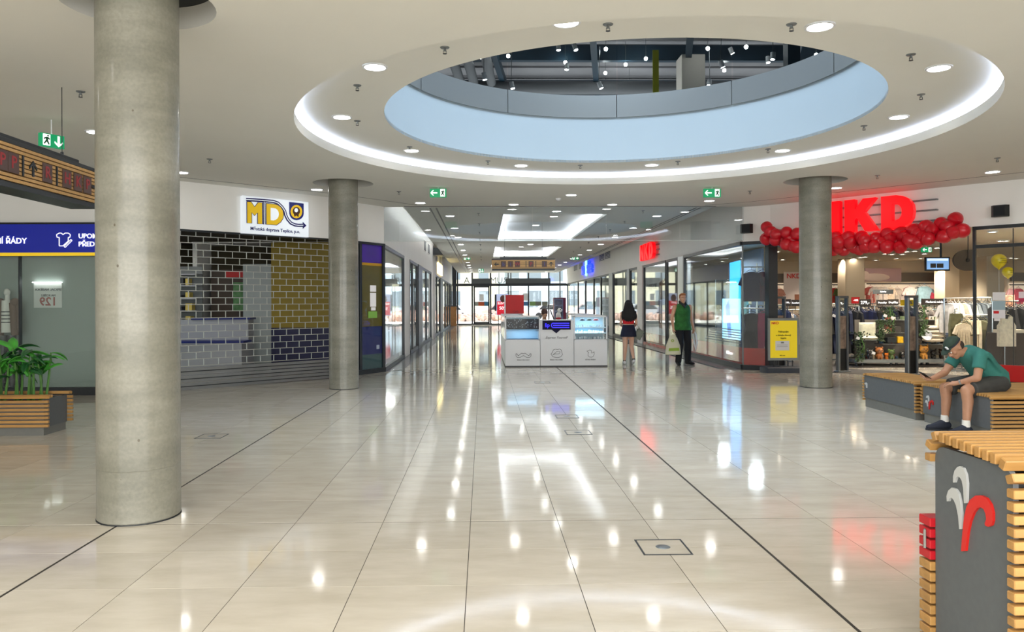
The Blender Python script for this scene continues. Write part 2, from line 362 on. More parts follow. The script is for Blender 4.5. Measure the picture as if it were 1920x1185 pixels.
for a, b2, c, d in coves:
    w = MB(); e = .14
    for (x0, x1, y0, y1) in ((a-e, a-e+.01, c-e, d+e), (b2+e-.01, b2+e, c-e, d+e), (a-e, b2+e, c-e, c-e+.01), (a-e, b2+e, d+e-.01, d+e)): w.box(x0, x1, y0, y1, H+.02, H+.3)
    for (x0, x1, y0, y1) in ((a-e, a, c-e, d+e), (b2, b2+e, c-e, d+e), (a, b2, c-e, c), (a, b2, d, d+e)): w.box(x0, x1, y0, y1, H+.002, H+.012)
    for (x0, x1, y0, y1) in ((a-.01, a, c, d), (b2, b2+.01, c, d), (a, b2, c-.01, c), (a, b2, d, d+.01)): w.box(x0, x1, y0, y1, H, H+.09)
    w.box(a-e, b2+e, c-e, d+e, H+.3, H+.31); w.build('cove_recess', M_ceil, ceiling)
    s = MB()
    for (x0, x1, y0, y1) in ((a-.09, a-.05, c, d), (b2+.05, b2+.09, c, d), (a, b2, c-.09, c-.05), (a, b2, d+.05, d+.09)): s.box(x0, x1, y0, y1, H+.06, H+.078)
    s.build('led_strip', emis('corridor_cove_led', '#e6edff', 24), ceiling)
for x, y, r in COLS:                                             # dark collars above the columns
    MB().lathe([(.53, H), (.53, H+.17)], (x, y, 0), 40).build('column_collar', M_ceil, ceiling, smooth=True)
    MB().lathe([(.53, H+.17), (0, H+.171)], (x, y, 0), 40).build('collar_shadow_gap', mat('dark_ceiling_void', '#2b2d2e', .9), ceiling)
# slot diffusers and shadow gaps in the ceiling
b = MB()
for x in (-1.19, -1.05, 4.83, 4.93): b.box(x-.018, x+.018, 17.3, 53.5, H-.004, H+.001)
def line(mb, p, q, w, z0, z1):
    p = Vector((*p, 0)); q = Vector((*q, 0)); M = frame(p, (q-p)); L = (q-p).length
    k = MB(M).box(0, L, -w/2, w/2, z0, z1); mb.add(k.v, k.f)
gap = [(-1.45, 16.75), (-2.3, 15.7), (-3.0, 14.9), (-5.2, 12.95), (-6.4, 12.45), (-12, 12.45)]
for p, q in zip(gap, gap[1:]): line(b, p, q, .014, H-.003, H+.001)
gap = [(4.9, 16.85), (5.7, 16.3), (9.2, 12.4), (12, 9.5)]
for p, q in zip(gap, gap[1:]): line(b, p, q, .014, H-.003, H+.001)
line(b, (-1.75, 17.0), (5.2, 17.05), .03, H-.006, H+.001)
b.build('slot_diffuser', M_dark, ceiling)
# cavities beside the corridor ceiling
MB().box(-2.2, -1.6, 17.1, 54, H+.5, H+.52).box(-1.76, -1.74, 17.1, 54, H, H+.1).box(-2.2, -1.6, 17.08, 17.1, H, H+.5).box(-1.6, -1.58, 17.1, 54, H+.05, H+.5)\
    .box(5.85, 5.0, 17.1, 54, H+.5, H+.52).box(5.19, 5.21, 17.1, 54, H, H+.06).box(5.0, 5.85, 17.13, 17.15, H, H+.5).box(4.98, 5.0, 17.1, 54, H+.05, H+.5).build('ceiling_cavity', M_ceil, ceiling)
MB().box(-1.72, -1.68, 17.3, 33.5, H+.012, H+.03).build('led_strip', emis('cove_led_soft', '#eef2ff', 15), ceiling)
MB().box(-2.19, -1.76, 33.6, 34.6, H-.02, H+.3).build('bulkhead', M_dark, ceiling)
# ---- ring wall up to the upper floor, metal edge
M_bluewall = mat('pale_blue_void_wall', '#a9bac6', .75, var=.012, scale=1.5)
MB().lathe([(3.03, H+.2), (3.03, 4.6)], (*RC, 0), 120).build('wall_void', M_bluewall, kind='structure', smooth=True)
vb = thing('glass_balustrade', 'curved glass balustrade with steel edge band around the round void', 'balustrade', (*RC, 4.6))
for k in range(10):
    a0 = 2*PI*k/10+.17; a1 = a0+2*PI/10-.004
    MB().lathe([(3.0, 4.6), (3.0, 4.97), (3.03, 4.97), (3.03, 4.6), (3.0, 4.6)], (*RC, 0), 14, a0, a1, flip=True).build('edge_panel', mat('satin_steel_edge', '#9aa1a4', .3, metal=.45), vb, smooth=True)
    MB().lathe([(3.01, 4.97), (3.01, 5.95), (3.022, 5.95), (3.022, 4.97)], (*RC, 0), 12, a0, a1-.004, flip=True).build('glass_pane', glass('balustrade_glass', (.93, .97, .97), .04, .6), vb)
MB().lathe([(2.995, 5.95), (2.995, 5.98), (3.035, 5.98), (3.035, 5.95), (2.995, 5.95)], (*RC, 0), 90, flip=True).build('handrail', M_steel, vb, smooth=True)
# ---- columns
for k, (x, y, r) in enumerate(COLS):
    lab = ['huge round concrete column in the left foreground', 'round concrete column beside the roller grille', 'round concrete column in front of the red lettered clothing shop'][k]
    t = thing('concrete_column', lab, 'column', (x, y, 0))
    MB().lathe([(r-.006, 0), (r-.006, .008), (r, .012), (r, .36), (r-.002, .362), (r-.002, .366), (r, .368), (r, H+.17)], (x, y, 0), 64).build('shaft', M_conc, t, smooth=True)
    MB().lathe([(r-.02, 0), (r+.004, 0), (r+.004, .006), (r-.02, .006)], (x, y, 0), 48).build('base_joint', M_dark, t)
# ---- perimeter walls: fascia above shop fronts
def wallseg(mb, p, q, z0, z1, t=.12):
    M = frame(p, (q[0]-p[0], q[1]-p[1])); L = math.hypot(q[0]-p[0], q[1]-p[1]); k = MB(M).box(0, L, 0, t, z0, z1); mb.add(k.v, k.f)
LW = [(-13, 12.95), (-6.45, 12.95), (-5.3, 13.4), (-3.1, 15.5), (-2.7, 16.35), (-2.2, 17.05)]
b = MB()
for p, q in zip(LW, LW[1:]): wallseg(b, p, q, 2.82, H)
b.build('wall_left', M_wall, kind='structure')
b = MB(); b.box(-2.32, -2.2, 17.05, 32.6, 2.83, 4.17).box(-2.32, -2.2, 32.6, 54, 2.83, 4.17); b.build('wall_corridor_left', M_wall, kind='structure')
b = MB(); b.box(5.85, 5.97, 17.2, 54, 2.87, 4.17); b.build('wall_corridor_right', M_wall, kind='structure')
RW = [(5.85, 17.2), (6.35, 16.85), (9.75, 13.05), (13.5, 8.85)]
b = MB()
for p, q in zip(RW, RW[1:]): wallseg(b, p, q, 2.87, H)
b.build('wall_right', M_wall, kind='structure')
# closing walls out of view, behind the camera and beyond the frame
MB().box(-13.2, -13, -6.5, 13, 0, H).build('wall_far_left', M_wall, kind='structure')
MB().box(-13, 13.5, -6.7, -6.5, 0, H).build('wall_back', mat('back_wall_paint', '#b9b3a8', .7), kind='structure')
MB().box(13.5, 13.7, -6.5, 9, 0, H).build('wall_far_right', M_wall, kind='structure')
# ---- smoke curtain across the corridor mouth
t = thing('smoke_curtain', 'hanging glass smoke curtain across the corridor mouth', 'glass screen', (1.8, 17.08, 2.9))
G_sc = glass('smoke_curtain_glass', (.93, .955, .965), .07, .5)
xs = [-2.2, -.55, 1.1, 2.75, 4.4, 5.84]
for a, b2 in zip(xs, xs[1:]):
    x0 = a+.004; x1 = b2-.004
    MB().box(x0, x1, 17.074, 17.084, 2.89, H-.008).build('glass_pane', G_sc, t)
MB().box(-2.2, 5.84, 17.068, 17.09, 2.885, 2.892).build('bottom_edge', mat('glass_edge', '#c8d0cc', .3), t)
# ---- entrance glazing at the far end
YE = 54.0
ent = thing('entrance_glazing', 'anthracite framed glass entrance front at the far end', 'entrance', (1.85, YE, 0))
def xe(px): return atY(px, 560, YE).x
posts = [xe(p) for p in (852, 858, 885.5, 920, 953, 958, 991, 1029, 1050, 1067)]
for x, w in zip(posts, (.3, .1, .11, .11, .07, .07, .09, .09, .07, .12)): MB().bbox(x-w/2, x+w/2, YE-.06, YE+.06, 0, 4.17, .01).build('post', M_dark, ent)
MB().box(-2.2, 5.9, YE-.08, YE+.08, 2.72, 2.9).build('transom', M_dark, ent)
MB().box(-2.2, 5.9, YE-.05, YE+.05, 0, .1).build('sill', M_dark, ent)
MB().box(xe(884), xe(922), YE-.22, YE+.1, 2.9, 3.25).build('door_operator', M_panel, ent)
MB().box(xe(948), xe(1032), YE-.22, YE+.1, 2.9, 3.25).build('door_operator', M_panel, ent)
for a, c in zip(posts[1:], posts[2:]):
    if c-a < .25: continue
    MB().box(a+.05, c-.05, YE-.006, YE+.006, .1, 2.72).build('glass_pane', M_glassd, ent)
    MB().box(a+.05, c-.05, YE-.006, YE+.006, 2.9, 4.15).build('glass_pane', M_glassd, ent)
for a, c in ((xe(888), xe(918)),):
    w = MB(); w.box(a, a+.1, YE-.05, YE-.01, .1, 2.72).box(c-.1, c, YE-.05, YE-.01, .1, 2.72).box(a, c, YE-.05, YE-.01, .1, .22).box(a, c, YE-.05, YE-.01, 2.62, 2.72); w.build('sliding_door_frame', M_dark, ent)
def band(px0, px1, col, z0=1.33, z1=1.62):
    MB().box(xe(px0), xe(px1), YE-.02, YE-.012, z0, z1).build('sticker_band', mat('sticker_'+col, '#'+col, .5), ent)
for a in ((888, 897, '8b8f8c'), (897, 908, 'b5512e'), (908, 918, '2f6f93'), (975, 991, '4577a8'), (993, 1004, '74945a'), (1004, 1015, '6a6f60'), (1016, 1027, '777a70')): band(*a)
MB().box(xe(899), xe(907), YE-.02, YE-.012, 1.68, 2.15).build('door_notice', M_white, ent)
MB().box(xe(980), xe(990), YE-.02, YE-.012, 1.68, 2.2).build('door_notice', M_white, ent)
# mirrored outdoor lettering seen from inside
for body, px, z in (('A', 875, 3.12), ('FORUM'[2:], 936, 3.12)):
    m = text_mb(MB(frame((xe(px), YE+.35), (-1, 0), z)), body, .62, .03); m.build('outdoor_lettering', M_panel, ent)
MB().box(-2.2, 5.9, YE, YE+.1, 4.15, 4.3).build('wall_entrance', M_wall, kind='structure')
MB().box(-2.2, -1.8, YE-2.6, YE-2.3, 0, 1.3).build('timber_bin_case', mat('brown_timber', '#9a6a3a', .5, var=.2), label='brown timber case standing left of the entrance glazing', cat='cabinet')
# ---- upper floor seen through the round void
M_deck = mat('grey_roof_deck', '#9a989a', .8, var=.06, scale=1.5)
M_beam = mat('blue_grey_steel', '#1d3646', .5, var=.05, scale=3)
sl = MB(); loops = [[Vector((x, y, 0)) for x, y in [(-16, -10), (24, -10), (24, 45), (-16, 45)]], [Vector((x, y, 0)) for x, y in circle(*RC, 3.04, 90)]]
fl2 = [v for lp in loops for v in lp]; tri = [tuple(t) for t in tessellate_polygon(loops)]
sl.add([(v.x, v.y, 4.6) for v in fl2], tri); sl.add([(v.x, v.y, 4.95) for v in fl2], tri)
sl.build('floor_upper', mat('upper_floor_slab', '#8d8a85', .6), kind='structure')
up = MB().box(-16, 24, 12.9, 45, 8.9, 9.0)
for y in range(18, 45): up.box(-16, 24, y-.1, y+.1, 8.84, 8.9)
up.box(-16, 24, -10, 5, 8.9, 9.0); up.box(-16, -2, 5, 12.9, 8.9, 9); up.box(6, 24, 5, 12.9, 8.9, 9); up.box(-2.2, 6.2, 4.9, 12.9, 8.9, 9.0)
up.build('ceiling_upper', M_deck, kind='structure')
b = MB().box(-16.2, -16, -10, 45, 4.6, 9).box(24, 24.2, -10, 45, 4.6, 9).box(-16, 24, 45, 45.2, 4.6, 9).box(-16, 24, -10.2, -10, 4.6, 9); b.build('wall_upper', mat('upper_wall', '#77787c', .8), kind='structure')
t = thing('roof_steelwork', 'blue grey steel beams under the upper floor roof', 'steelwork', (3, 22, 8.3))
for y in (19.0, 21.6, 25.0, 29.5, 35): MB().box(-14, 22, y-.09, y+.09, 8.32, 8.75).build('beam', M_beam, t)
for x, dx in ((-3.2, 1.2), (-.2, 1.6), (2.3, 2.3), (4.6, 3.2), (7.2, 4.3), (10, 5.2)):
    line(q := MB(), (x, 16.5), (x+dx, 30), .16, 8.2, 8.45); q.build('beam', M_beam, t)
for k, (x, y, xx, yy) in enumerate(((-.9, 19.5, -.6, 24), (-.5, 19.5, -.2, 24), (0, 19.5, .35, 24.2))):
    MB().cyl((x, y, 8.15), (xx, yy, 8.15), .14, n=12).build('air_duct', mat('galvanised_duct', '#6d6f72', .6), label=['leftmost of three galvanised ducts under the upper roof', 'middle one of three galvanised ducts under the upper roof', 'rightmost of three galvanised ducts under the upper roof'][k], cat='duct', smooth=True)
for k, (y, lab) in enumerate(((23.3, 'nearer long duct running across behind the void'), (27, 'middle long duct running across behind the void'), (31, 'farther long duct running across behind the void'))):
    MB().cyl((-12, y, 8.05), (20, y, 8.05), .2, n=12).build('air_duct', MATS['galvanised_duct'], label=lab, cat='duct', smooth=True)
MB().bbox(5.45, 6.1, 20.9, 21.5, 4.95, 8.3, .01).build('pillar', mat('upper_pillar', '#c9c3ba', .7), label='square off-white pillar on the upper floor', cat='pillar')
MB().bbox(7.3, 7.6, 18.2, 18.5, 4.95, 8.9, .01).build('steel_column', M_beam, label='dark steel column on the upper floor right of the pillar', cat='column')
MB().box(4.28, 4.43, 19.2, 19.23, 5.0, 7.85).build('banner', mat('yellow_banner', '#b9b723', .6), label='narrow yellow vertical banner on the upper floor', cat='banner')
# ---- outside the far entrance
MB().box(-60, 70, 54.1, 140, -.4, -.05).build('ground', mat('pale_paving', '#cfc8ba', .8, var=.08, scale=.8), kind='structure')
bd = thing('apartment_building', 'cream building with window rows across the street outside', 'building', (-6, 100, 0))
MB().box(-30, 1.6, 100, 112, -.2, 12).build('facade', mat('cream_render', '#e9dfbc', .8, var=.03), bd)
for x in (-24, -20, -16, -12, -8, -4.3, -.6):
    for z in (1.2, 4.6, 8): MB().box(x, x+1.3, 99.9, 100.05, z, z+1.9).build('window', mat('far_window', '#7f8a8f', .2), bd)
bd = thing('office_building', 'pale blue glazed building outside beyond the entrance doors', 'building', (10, 110, 0))
MB().box(2.2, 26, 105, 118, -.2, 13).build('facade', mat('pale_blue_facade', '#c6d8e2', .6, var=.03), bd)
for x in range(3, 26, 3):
    for z in (1, 4.5, 8): MB().box(x, x+1.9, 104.9, 105.05, z, z+2.2).build('window', MATS['far_window'], bd)
MB().box(-8, 3.6, 78, 86, -.05, .05).build('lawn', mat('grass', '#7fa45c', .9, var=.3, scale=6), kind='stuff', label='strip of green lawn outside the entrance', cat='grass')
for k, (x, c, lab) in enumerate(((-3.2, '#b8bcc0', 'silver'), (1.9, '#c9a79b', 'pale pink'), (6.4, '#e8e8e6', 'white'))):
    t = thing('parked_car', lab+' car parked outside beyond the entrance', 'car', (x, 72, 0))
    MB().prism([(x-2, .25), (x+2, .25), (x+2.05, .75), (x+1.3, .9), (x+.8, 1.4), (x-.9, 1.42), (x-1.5, .92), (x-2.05, .8)], 71.2, 72.8).build('body', mat('car_'+lab, c, .3, coat=.5), t)
    MB().prism([(x-1.25, .92), (x+1.12, .92), (x+.72, 1.34), (x-.82, 1.36)], 71.18, 72.82).build('windows', M_black, t)
    for wx in (-1.25, 1.25): MB().cyl((x+wx, 71.15, .32), (x+wx, 71.4, .32), .32, n=16).build('wheel', M_black, t)
b = MB(); random.seed(3)
for i in range(260):
    x = random.uniform(-9, 4.2); y = random.uniform(66, 69.5); b.ball((x, y, random.uniform(.05, .5)), random.uniform(.12, .3), 5, 4)
b.build('flower_bed', mat('flowers', '#c9a894', .9, var=.4, scale=3), kind='stuff', label='bed of reddish flowers and shrubs outside the entrance', cat='shrubs')
# ============================================================ SHOP FRONTS
def front(name, label, cat, p, q, z0, z1, mull, fw=.06, fm=None, gl=None, base=.1, head=.08, rails=(), basemat=None, d=.04):
    """framed glazing from plan point p to q; mull = positions of the posts in metres from p"""
    fm = fm or M_dark; L = math.hypot(q[0]-p[0], q[1]-p[1]); M = frame(p, (q[0]-p[0], q[1]-p[1]))
    t = thing(name, label, cat, (p[0], p[1], 0))
    for s in mull: MB(M).bbox(max(0, s-fw/2), min(L, s+fw/2), -d, d, z0, z1, .004).build('post', fm, t)
    MB(M).box(0, L, -d, d, z1-head, z1).build('head_rail', fm, t)
    MB(M).box(0, L, -d*1.2, d*1.2, z0, z0+base).build('base_rail', basemat or fm, t)
    for r in rails: MB(M).box(0, L, -d*.9, d*.9, r-.03, r+.03).build('rail', fm, t)
    for a, b in zip(mull, mull[1:]):
        if b-a > .15: MB(M).box(max(0, a)+fw/2, min(L, b)-fw/2, -.005, .005, z0+base, z1-head).build('glass_pane', gl or M_glass, t)
    return t, M, L
YL = 12.95
zz = lambda y, Y=YL, x=100: atY(x, y, Y).z
# ---- left shop with the blue band
t, M, L = front('shop_window', 'glazed front of the transport shop with dark base at far left', 'shop window', (-12, YL), (-6.42, YL), 0, zz(478), [0, 1.8, 3.6, 4.28, 5.55], .02, M_dark, M_glass, .13, .02)
bd = thing('blue_sign_band', 'blue shop sign band with yellow stripe and white lettering', 'sign', (-9, YL, 2.3))
MB().box(-12, -6.3, YL-.06, YL+.05, zz(474), zz(421)).build('panel', mat('royal_blue_panel', '#0a1f9c', .35, emit='#0a1f9c', es=.12), bd)
MB().box(-12, -6.3, YL-.065, YL+.05, zz(480), zz(474)).build('stripe', mat('yellow_stripe', '#e8c020', .4, emit='#e8c020', es=.25), bd)
MB().box(-12, -6.3, YL-.07, YL+.06, zz(421), zz(421)+.03).build('top_rail', M_black, bd)
M_ltw = mat('white_lettering', '#f4f4f4', .5, emit='#ffffff', es=.5)
def txt(name, body, px, py, Y, hpx, m, parent, M0=None, align='LEFT', bold=.0, depth=.006, sx=1., plane=None, lab=None):
    p = atY(px, py, Y); s = hpx*Y/F_PX/.72
    return text_mb(MB(frame((p.x, p.y), (1, 0), p.z)), body, s, depth, bold, align, sx).build(name, m, parent, label=lab)
txt('lettering', 'JÍZDNÍ ŘÁDY', 50, 452, YL-.07, 10.5, M_ltw, bd, align='RIGHT', bold=.002)
txt('lettering', 'UPOMÍNKOVÉ', 147, 443, YL-.07, 9, M_ltw, bd, bold=.002)
txt('lettering', 'PŘEDMĚTY', 147, 458, YL-.07, 9, M_ltw, bd, bold=.002)
def outline(pts, w, Y, closed=True):                 # thin line drawn with small bars, px coordinates on plane Y
    b = MB(); P = [atY(x, y, Y) for x, y in pts]
    if closed: P.append(P[0])
    for a, c in zip(P, P[1:]):
        d = c-a
        if d.length < 1e-5: continue
        n = Vector((-d.z, 0, d.x)).normalized()*w/2
        b.prism([(a.x-n.x, a.z-n.z), (c.x-n.x, c.z-n.z), (c.x+n.x, c.z+n.z), (a.x+n.x, a.z+n.z)], Y-.003, Y+.003)
    return b
m_icon = mat('icon_line', '#d9d2cf', .5, emit='#ffffff', es=.4)
o = outline([(106, 440), (111, 437), (115, 437), (118, 440), (122, 437), (128, 437), (132, 440), (131, 445), (128, 445), (128, 452), (118, 461), (111, 461), (111, 445), (107, 445)], .014, YL-.07); k = outline([(120, 462), (133, 449), (135, 451), (122, 464)], .012, YL-.072)
o.add(k.v, k.f); o.build('shirt_icon', m_icon, bd)
# interior of that shop
M_shop = mat('dim_shop_wall', '#8e9590', .7, var=.03); M_brown = mat('dark_brown_shop_ceiling', '#37301c', .8)
MB().box(-13, -6.35, 13.35, 13.4, 0, 2.62).build('frosted_panel', mat('frosted_grey_green_panel', '#8f9a94', .55, var=.04, scale=1), label='grey green display panel behind the far left shop glass', cat='panel')
MB().box(-13, -3.3, 18.2, 18.3, 0, 2.95).box(-2.75, -2.65, 17.3, 18.2, 0, 2.95).poly([(-13, 13.1), (-6.4, 13.1), (-5.3, 13.6), (-3.05, 15.75), (-2.7, 16.6), (-2.7, 18.3), (-13, 18.3)], 2.9, 2.95).build('wall_shop', M_brown, kind='structure')
# price poster and mannequin modelled inside, standing for reflections in that window's glass
p0 = atY(60, 530, 13.28); p1 = atY(113, 577, 13.28)
pt = thing('price_poster_reflection', 'reflected pale poster with reversed 129 price modelled in the far left window', 'poster', (p0.x, 13.28, p1.z))
MB().box(p0.x, p1.x, 13.33, 13.352, p1.z, p0.z).build('sheet', mat('poster_paper', '#c9ccc8', .6), pt)
MB().box(p0.x, p1.x, 13.28, 13.352, p0.z, p0.z+.012).build('reflected_lamp_strip', emis('reflected_poster_lamp', '#ffffff', 3), pt)  # glowing strip belongs to the reflected poster
MBt = MB(frame((atY(87, 566, 13.27).x, 13.325), (-1, 0), atY(87, 566, 13.27).z)); text_mb(MBt, '129', .2, .004, .004); MBt.build('price_lettering', mat('brick_red_print', '#9d5a55', .6), pt)
PT=pt
for yy, hh in ((543, .055), (554, .05)):
    MBt = MB(frame((atY(87, yy, 13.27).x, 13.325), (-1, 0), atY(87, yy, 13.27).z)); text_mb(MBt, 'SPECIAL NABÍDKA' if yy == 543 else 'NA KOŠILE', hh, .004, .001); MBt.build('small_lettering', M_panel, pt)
mq = thing('mannequin', 'reflected mannequin in brown jacket and striped shirt modelled behind the far left glass', 'mannequin', (atY(14, 700, 13.15).x, 13.15, 0))  # solid figure in place of a reflection in the glass
def mqe(px, py, r, nm, m): c_ = atY(px, py, 13.15); MB().ball(c_, r, 14, 10).build(nm, m, mq, smooth=True)
mqe(13, 548, (.05, .05, .065), 'head', mat('mannequin_white', '#d9d6cf', .4))
c_ = atY(14, 590, 13.15); b = MB()
for sg_ in (-1, 1):
    b.cyl((c_.x+sg_*.1, 13.15, c_.z+.2), (c_.x+sg_*.13, 13.15, c_.z-.35), .075, .06, 12); b.ball((c_.x+sg_*.13, 13.15, c_.z+.2), .08, 12, 8); b.cyl((c_.x+sg_*.17, 13.15, c_.z+.18), (c_.x+sg_*.22, 13.13, c_.z-.3), .045, .035, 10)
b.build('jacket', mat('brown_jacket', '#6e5a4e', .8), mq, smooth=True)
b = MB().cyl((c_.x, 13.12, c_.z+.24), (c_.x, 13.12, c_.z-.3), .07, .08, 12); b.build('shirt', mat('white_shirt', '#dedbd4', .8), mq, smooth=True)
sh_ = CH[mq.name][-1]
for k in range(5): MB().cyl((c_.x, 13.12, c_.z+.06-k*.06), (c_.x, 13.12, c_.z+.04-k*.06), .077, .077, 12).build('stripe', M_dark, sh_)
MB().cyl((c_.x-.07, 13.15, c_.z-.35), (c_.x-.08, 13.15, .06), .07, .045, 12).cyl((c_.x+.07, 13.15, c_.z-.35), (c_.x+.08, 13.15, .06), .07, .045, 12).build('trousers', M_dark, mq, smooth=True)
MB().lathe([(0, .03), (.2, .03), (.2, 0), (0, 0)], (c_.x, 13.15, 0), 20).cyl((c_.x, 13.15, c_.z+.2), (c_.x, 13.15, c_.z+.36), .035, n=10).build('stand', MATS['mannequin_white'], mq)
# counters and shelves behind the grille
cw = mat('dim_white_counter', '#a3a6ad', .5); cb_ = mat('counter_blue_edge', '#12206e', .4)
t = thing('service_counter', 'white service counter with blue edges behind the roller grille', 'counter', (-5, 16, 0))
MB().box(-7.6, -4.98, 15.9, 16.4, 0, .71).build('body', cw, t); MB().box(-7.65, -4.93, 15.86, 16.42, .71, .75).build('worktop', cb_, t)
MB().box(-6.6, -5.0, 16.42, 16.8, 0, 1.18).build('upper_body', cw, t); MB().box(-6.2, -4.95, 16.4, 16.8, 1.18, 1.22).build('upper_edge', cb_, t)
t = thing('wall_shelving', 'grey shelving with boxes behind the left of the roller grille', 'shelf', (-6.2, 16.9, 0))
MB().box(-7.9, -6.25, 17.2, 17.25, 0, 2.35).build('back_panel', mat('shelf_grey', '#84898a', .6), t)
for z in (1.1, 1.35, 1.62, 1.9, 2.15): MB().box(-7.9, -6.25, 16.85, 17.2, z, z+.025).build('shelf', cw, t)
random.seed(5)
for z in (1.125, 1.375, 1.645, 1.925):
    for i in range(8):
        x = -7.7+i*.17
        tag(MB().box(x, x+random.uniform(.07, .14), 16.9, 17.1, z, z+random.uniform(.06, .17)).build('stock_box', mat('stock_'+str(i % 4), ['#b9c2bd', '#5d7a4b', '#3c4045', '#c7b25a'][i % 4], .6)), ['pale','green','dark','yellowish'][i % 4]+' box behind the grille, %s shelf board, %s from the left' % ({1.125:'lowest',1.375:'second',1.645:'third',1.925:'fourth'}[z], ['first','second','third','fourth','fifth','sixth','seventh','eighth'][i]), 'box', 'boxed items on the shelving')
MB().box(-6.2, -5.4, 17.6, 17.65, 1.0, 2.3).build('display_cabinet', mat('dark_brown_cabinet', '#3a2c20', .5), label='dark brown cabinet behind the service counter', cat='cabinet')
MB().box(-5.85, -5.35, 17.5, 17.58, 2.12, 2.26).build('red_header_sign', M_redgl, label='small dark red header sign behind the counter', cat='sign')
MB().box(-5.65, -5.4, 17.45, 17.5, 1.35, 2.0).build('green_leaflet_rack', mat('leaflet_green', '#4f7d4d', .6, var=.4, scale=9), label='green and grey leaflets hanging behind the counter', cat='leaflets')
MB().box(-5.35, -4.72, 17.2, 17.25, 0, 2.4).build('door_shop', mat('grey_inner_door', '#9ba3a3', .5), kind='structure')
w = thing('yellow_blue_wall', 'yellow wall with dark blue lower part behind the grille', 'wall panel', (-2.9, 16.6, 0))
MB().box(-4.72, -2.75, 17.18, 17.24, .98, 2.88).build('yellow_panel', mat('mustard_panel', '#8c770c', .5), w); MB().box(-4.72, -2.75, 17.16, 17.22, 0, .98).build('blue_panel', mat('deep_blue_panel', '#0a0e42', .5), w)
# ---- roller grille
ga = (-5.62, 13.3); gb = (-2.98, 15.62)
A = Vector((-5.34, 13.36, 0)); B = Vector((-2.95, 15.64, 0))
g = thing('roller_grille', 'closed metal roller grille with brick pattern openings', 'roller shutter', (-4.2, 14.4, 0))
GM = frame((A.x, A.y), (B-A)); GL = (B-A).length; M_gr = mat('grille_aluminium', '#b4b6b2', .4, metal=.5)
z0, z1, ph, pw = .42, 2.84, .1205, .272
nr = int((z1-z0)/ph)
for k in range(nr+1): MB(GM).box(0, GL, .05, .062, z0+k*ph-.006, z0+k*ph+.006).build('rod', M_gr, g)
lk = MB(GM)
for k in range(nr):
    s = (.5*pw if k % 2 else 0)
    while s < GL: lk.box(s-.005, s+.005, .048, .064, z0+k*ph, z0+(k+1)*ph); s += pw
lk.build('links', M_gr, g, kind='stuff')
M_slat = mat('grille_base_profile', '#8d9092', .35, metal=.5, var=.05)
for k in range(3):
    MB(GM).prism([(0, k*.13+.01), (GL, k*.13+.01), (GL, k*.13+.125), (0, k*.13+.125)], .03, .075).build('bottom_profile', M_slat, g)
    MB(GM).box(0, GL, .022, .03, k*.13+.06, k*.13+.075).build('profile_rib', M_dark, g)
for s in (0, GL): MB(GM).box(s-.03, s+.03, .0, .11, 0, 2.9).build('guide_rail', M_grey, g)
MB(GM).box(0, GL, .02, .14, 2.79, 2.86).build('grille_box', M_dark, g)
# ---- logo box sign above the grille
def onplane(px, py, M, off=0.):                        # pixel -> local (x, z) on the plane y=off of frame M
    o = M.translation+(M.to_3x3() @ Vector((0, off, 0))); nrm = M.to_3x3() @ Vector((0, 1, 0)); d = _ray(px, py); c = Vector((0, 0, EYE))
    P = c+d*((o-c).dot(nrm)/d.dot(nrm)); q = M.inverted() @ P; return q.x, q.z
SM = frame((-5.3, 13.4), (2.2, 2.1)); OFF = -.1
q = [onplane(*p, SM, OFF) for p in ((455, 366), (577, 379), (579, 443), (457, 437))]
sx0 = q[0][0]; sx1 = q[2][0]; sz0 = (q[2][1]+q[3][1])/2-.01; sz1 = (q[0][1]+q[1][1])/2
sg = thing('logo_sign_box', 'white box sign with yellow MD logo above the roller grille', 'sign', SM @ Vector(((sx0+sx1)/2, 0, sz0)), )
MB(SM).bbox(sx0, sx1, OFF, 0, sz0, sz1, .006).build('box', mat('sign_face_white', '#e2e8ee', .4, emit='#dfe8f2', es=.25), sg)
# graphic in a 0..150 x 0..100 pixel space of the zoomed crop (11.85 px per px)
def gpt(x, y): return onplane(440+x/11.85, 350+y/11.85, SM, OFF-.004)
def shape(pts, name, m, y0=-.012, y1=-.001, mb=None, par=None):
    b = MB(SM).prism([gpt(*p) for p in pts], OFF+y0, OFF+y1); return b.build(name, m, par or sg)
M_yel = mat('logo_yellow', '#e3bb1f', .4, emit='#e3bb1f', es=.15); M_nv = mat('logo_navy', '#1a1464', .4)
Mo = [(268, 328), (360, 335), (440, 450), (515, 350), (607, 358), (612, 830), (505, 825), (505, 580), (440, 645), (375, 575), (378, 815), (270, 808)]
shape(Mo, 'logo_letter', M_yel)
Dq = [(695, 370), (860, 385)]+[(870+215*math.sin(t*PI/8), 620-235*math.cos(t*PI/8)) for t in range(1, 8)]+[(930, 855), (700, 840)]
shape(Dq, 'logo_letter', M_yel, -.011)
shape([(795, 470), (860, 478)]+[(862+115*math.sin(t*PI/8), 612-135*math.cos(t*PI/8)) for t in range(1, 8)]+[(860, 752), (795, 745)], 'logo_counter', MATS['sign_face_white'], -.014)
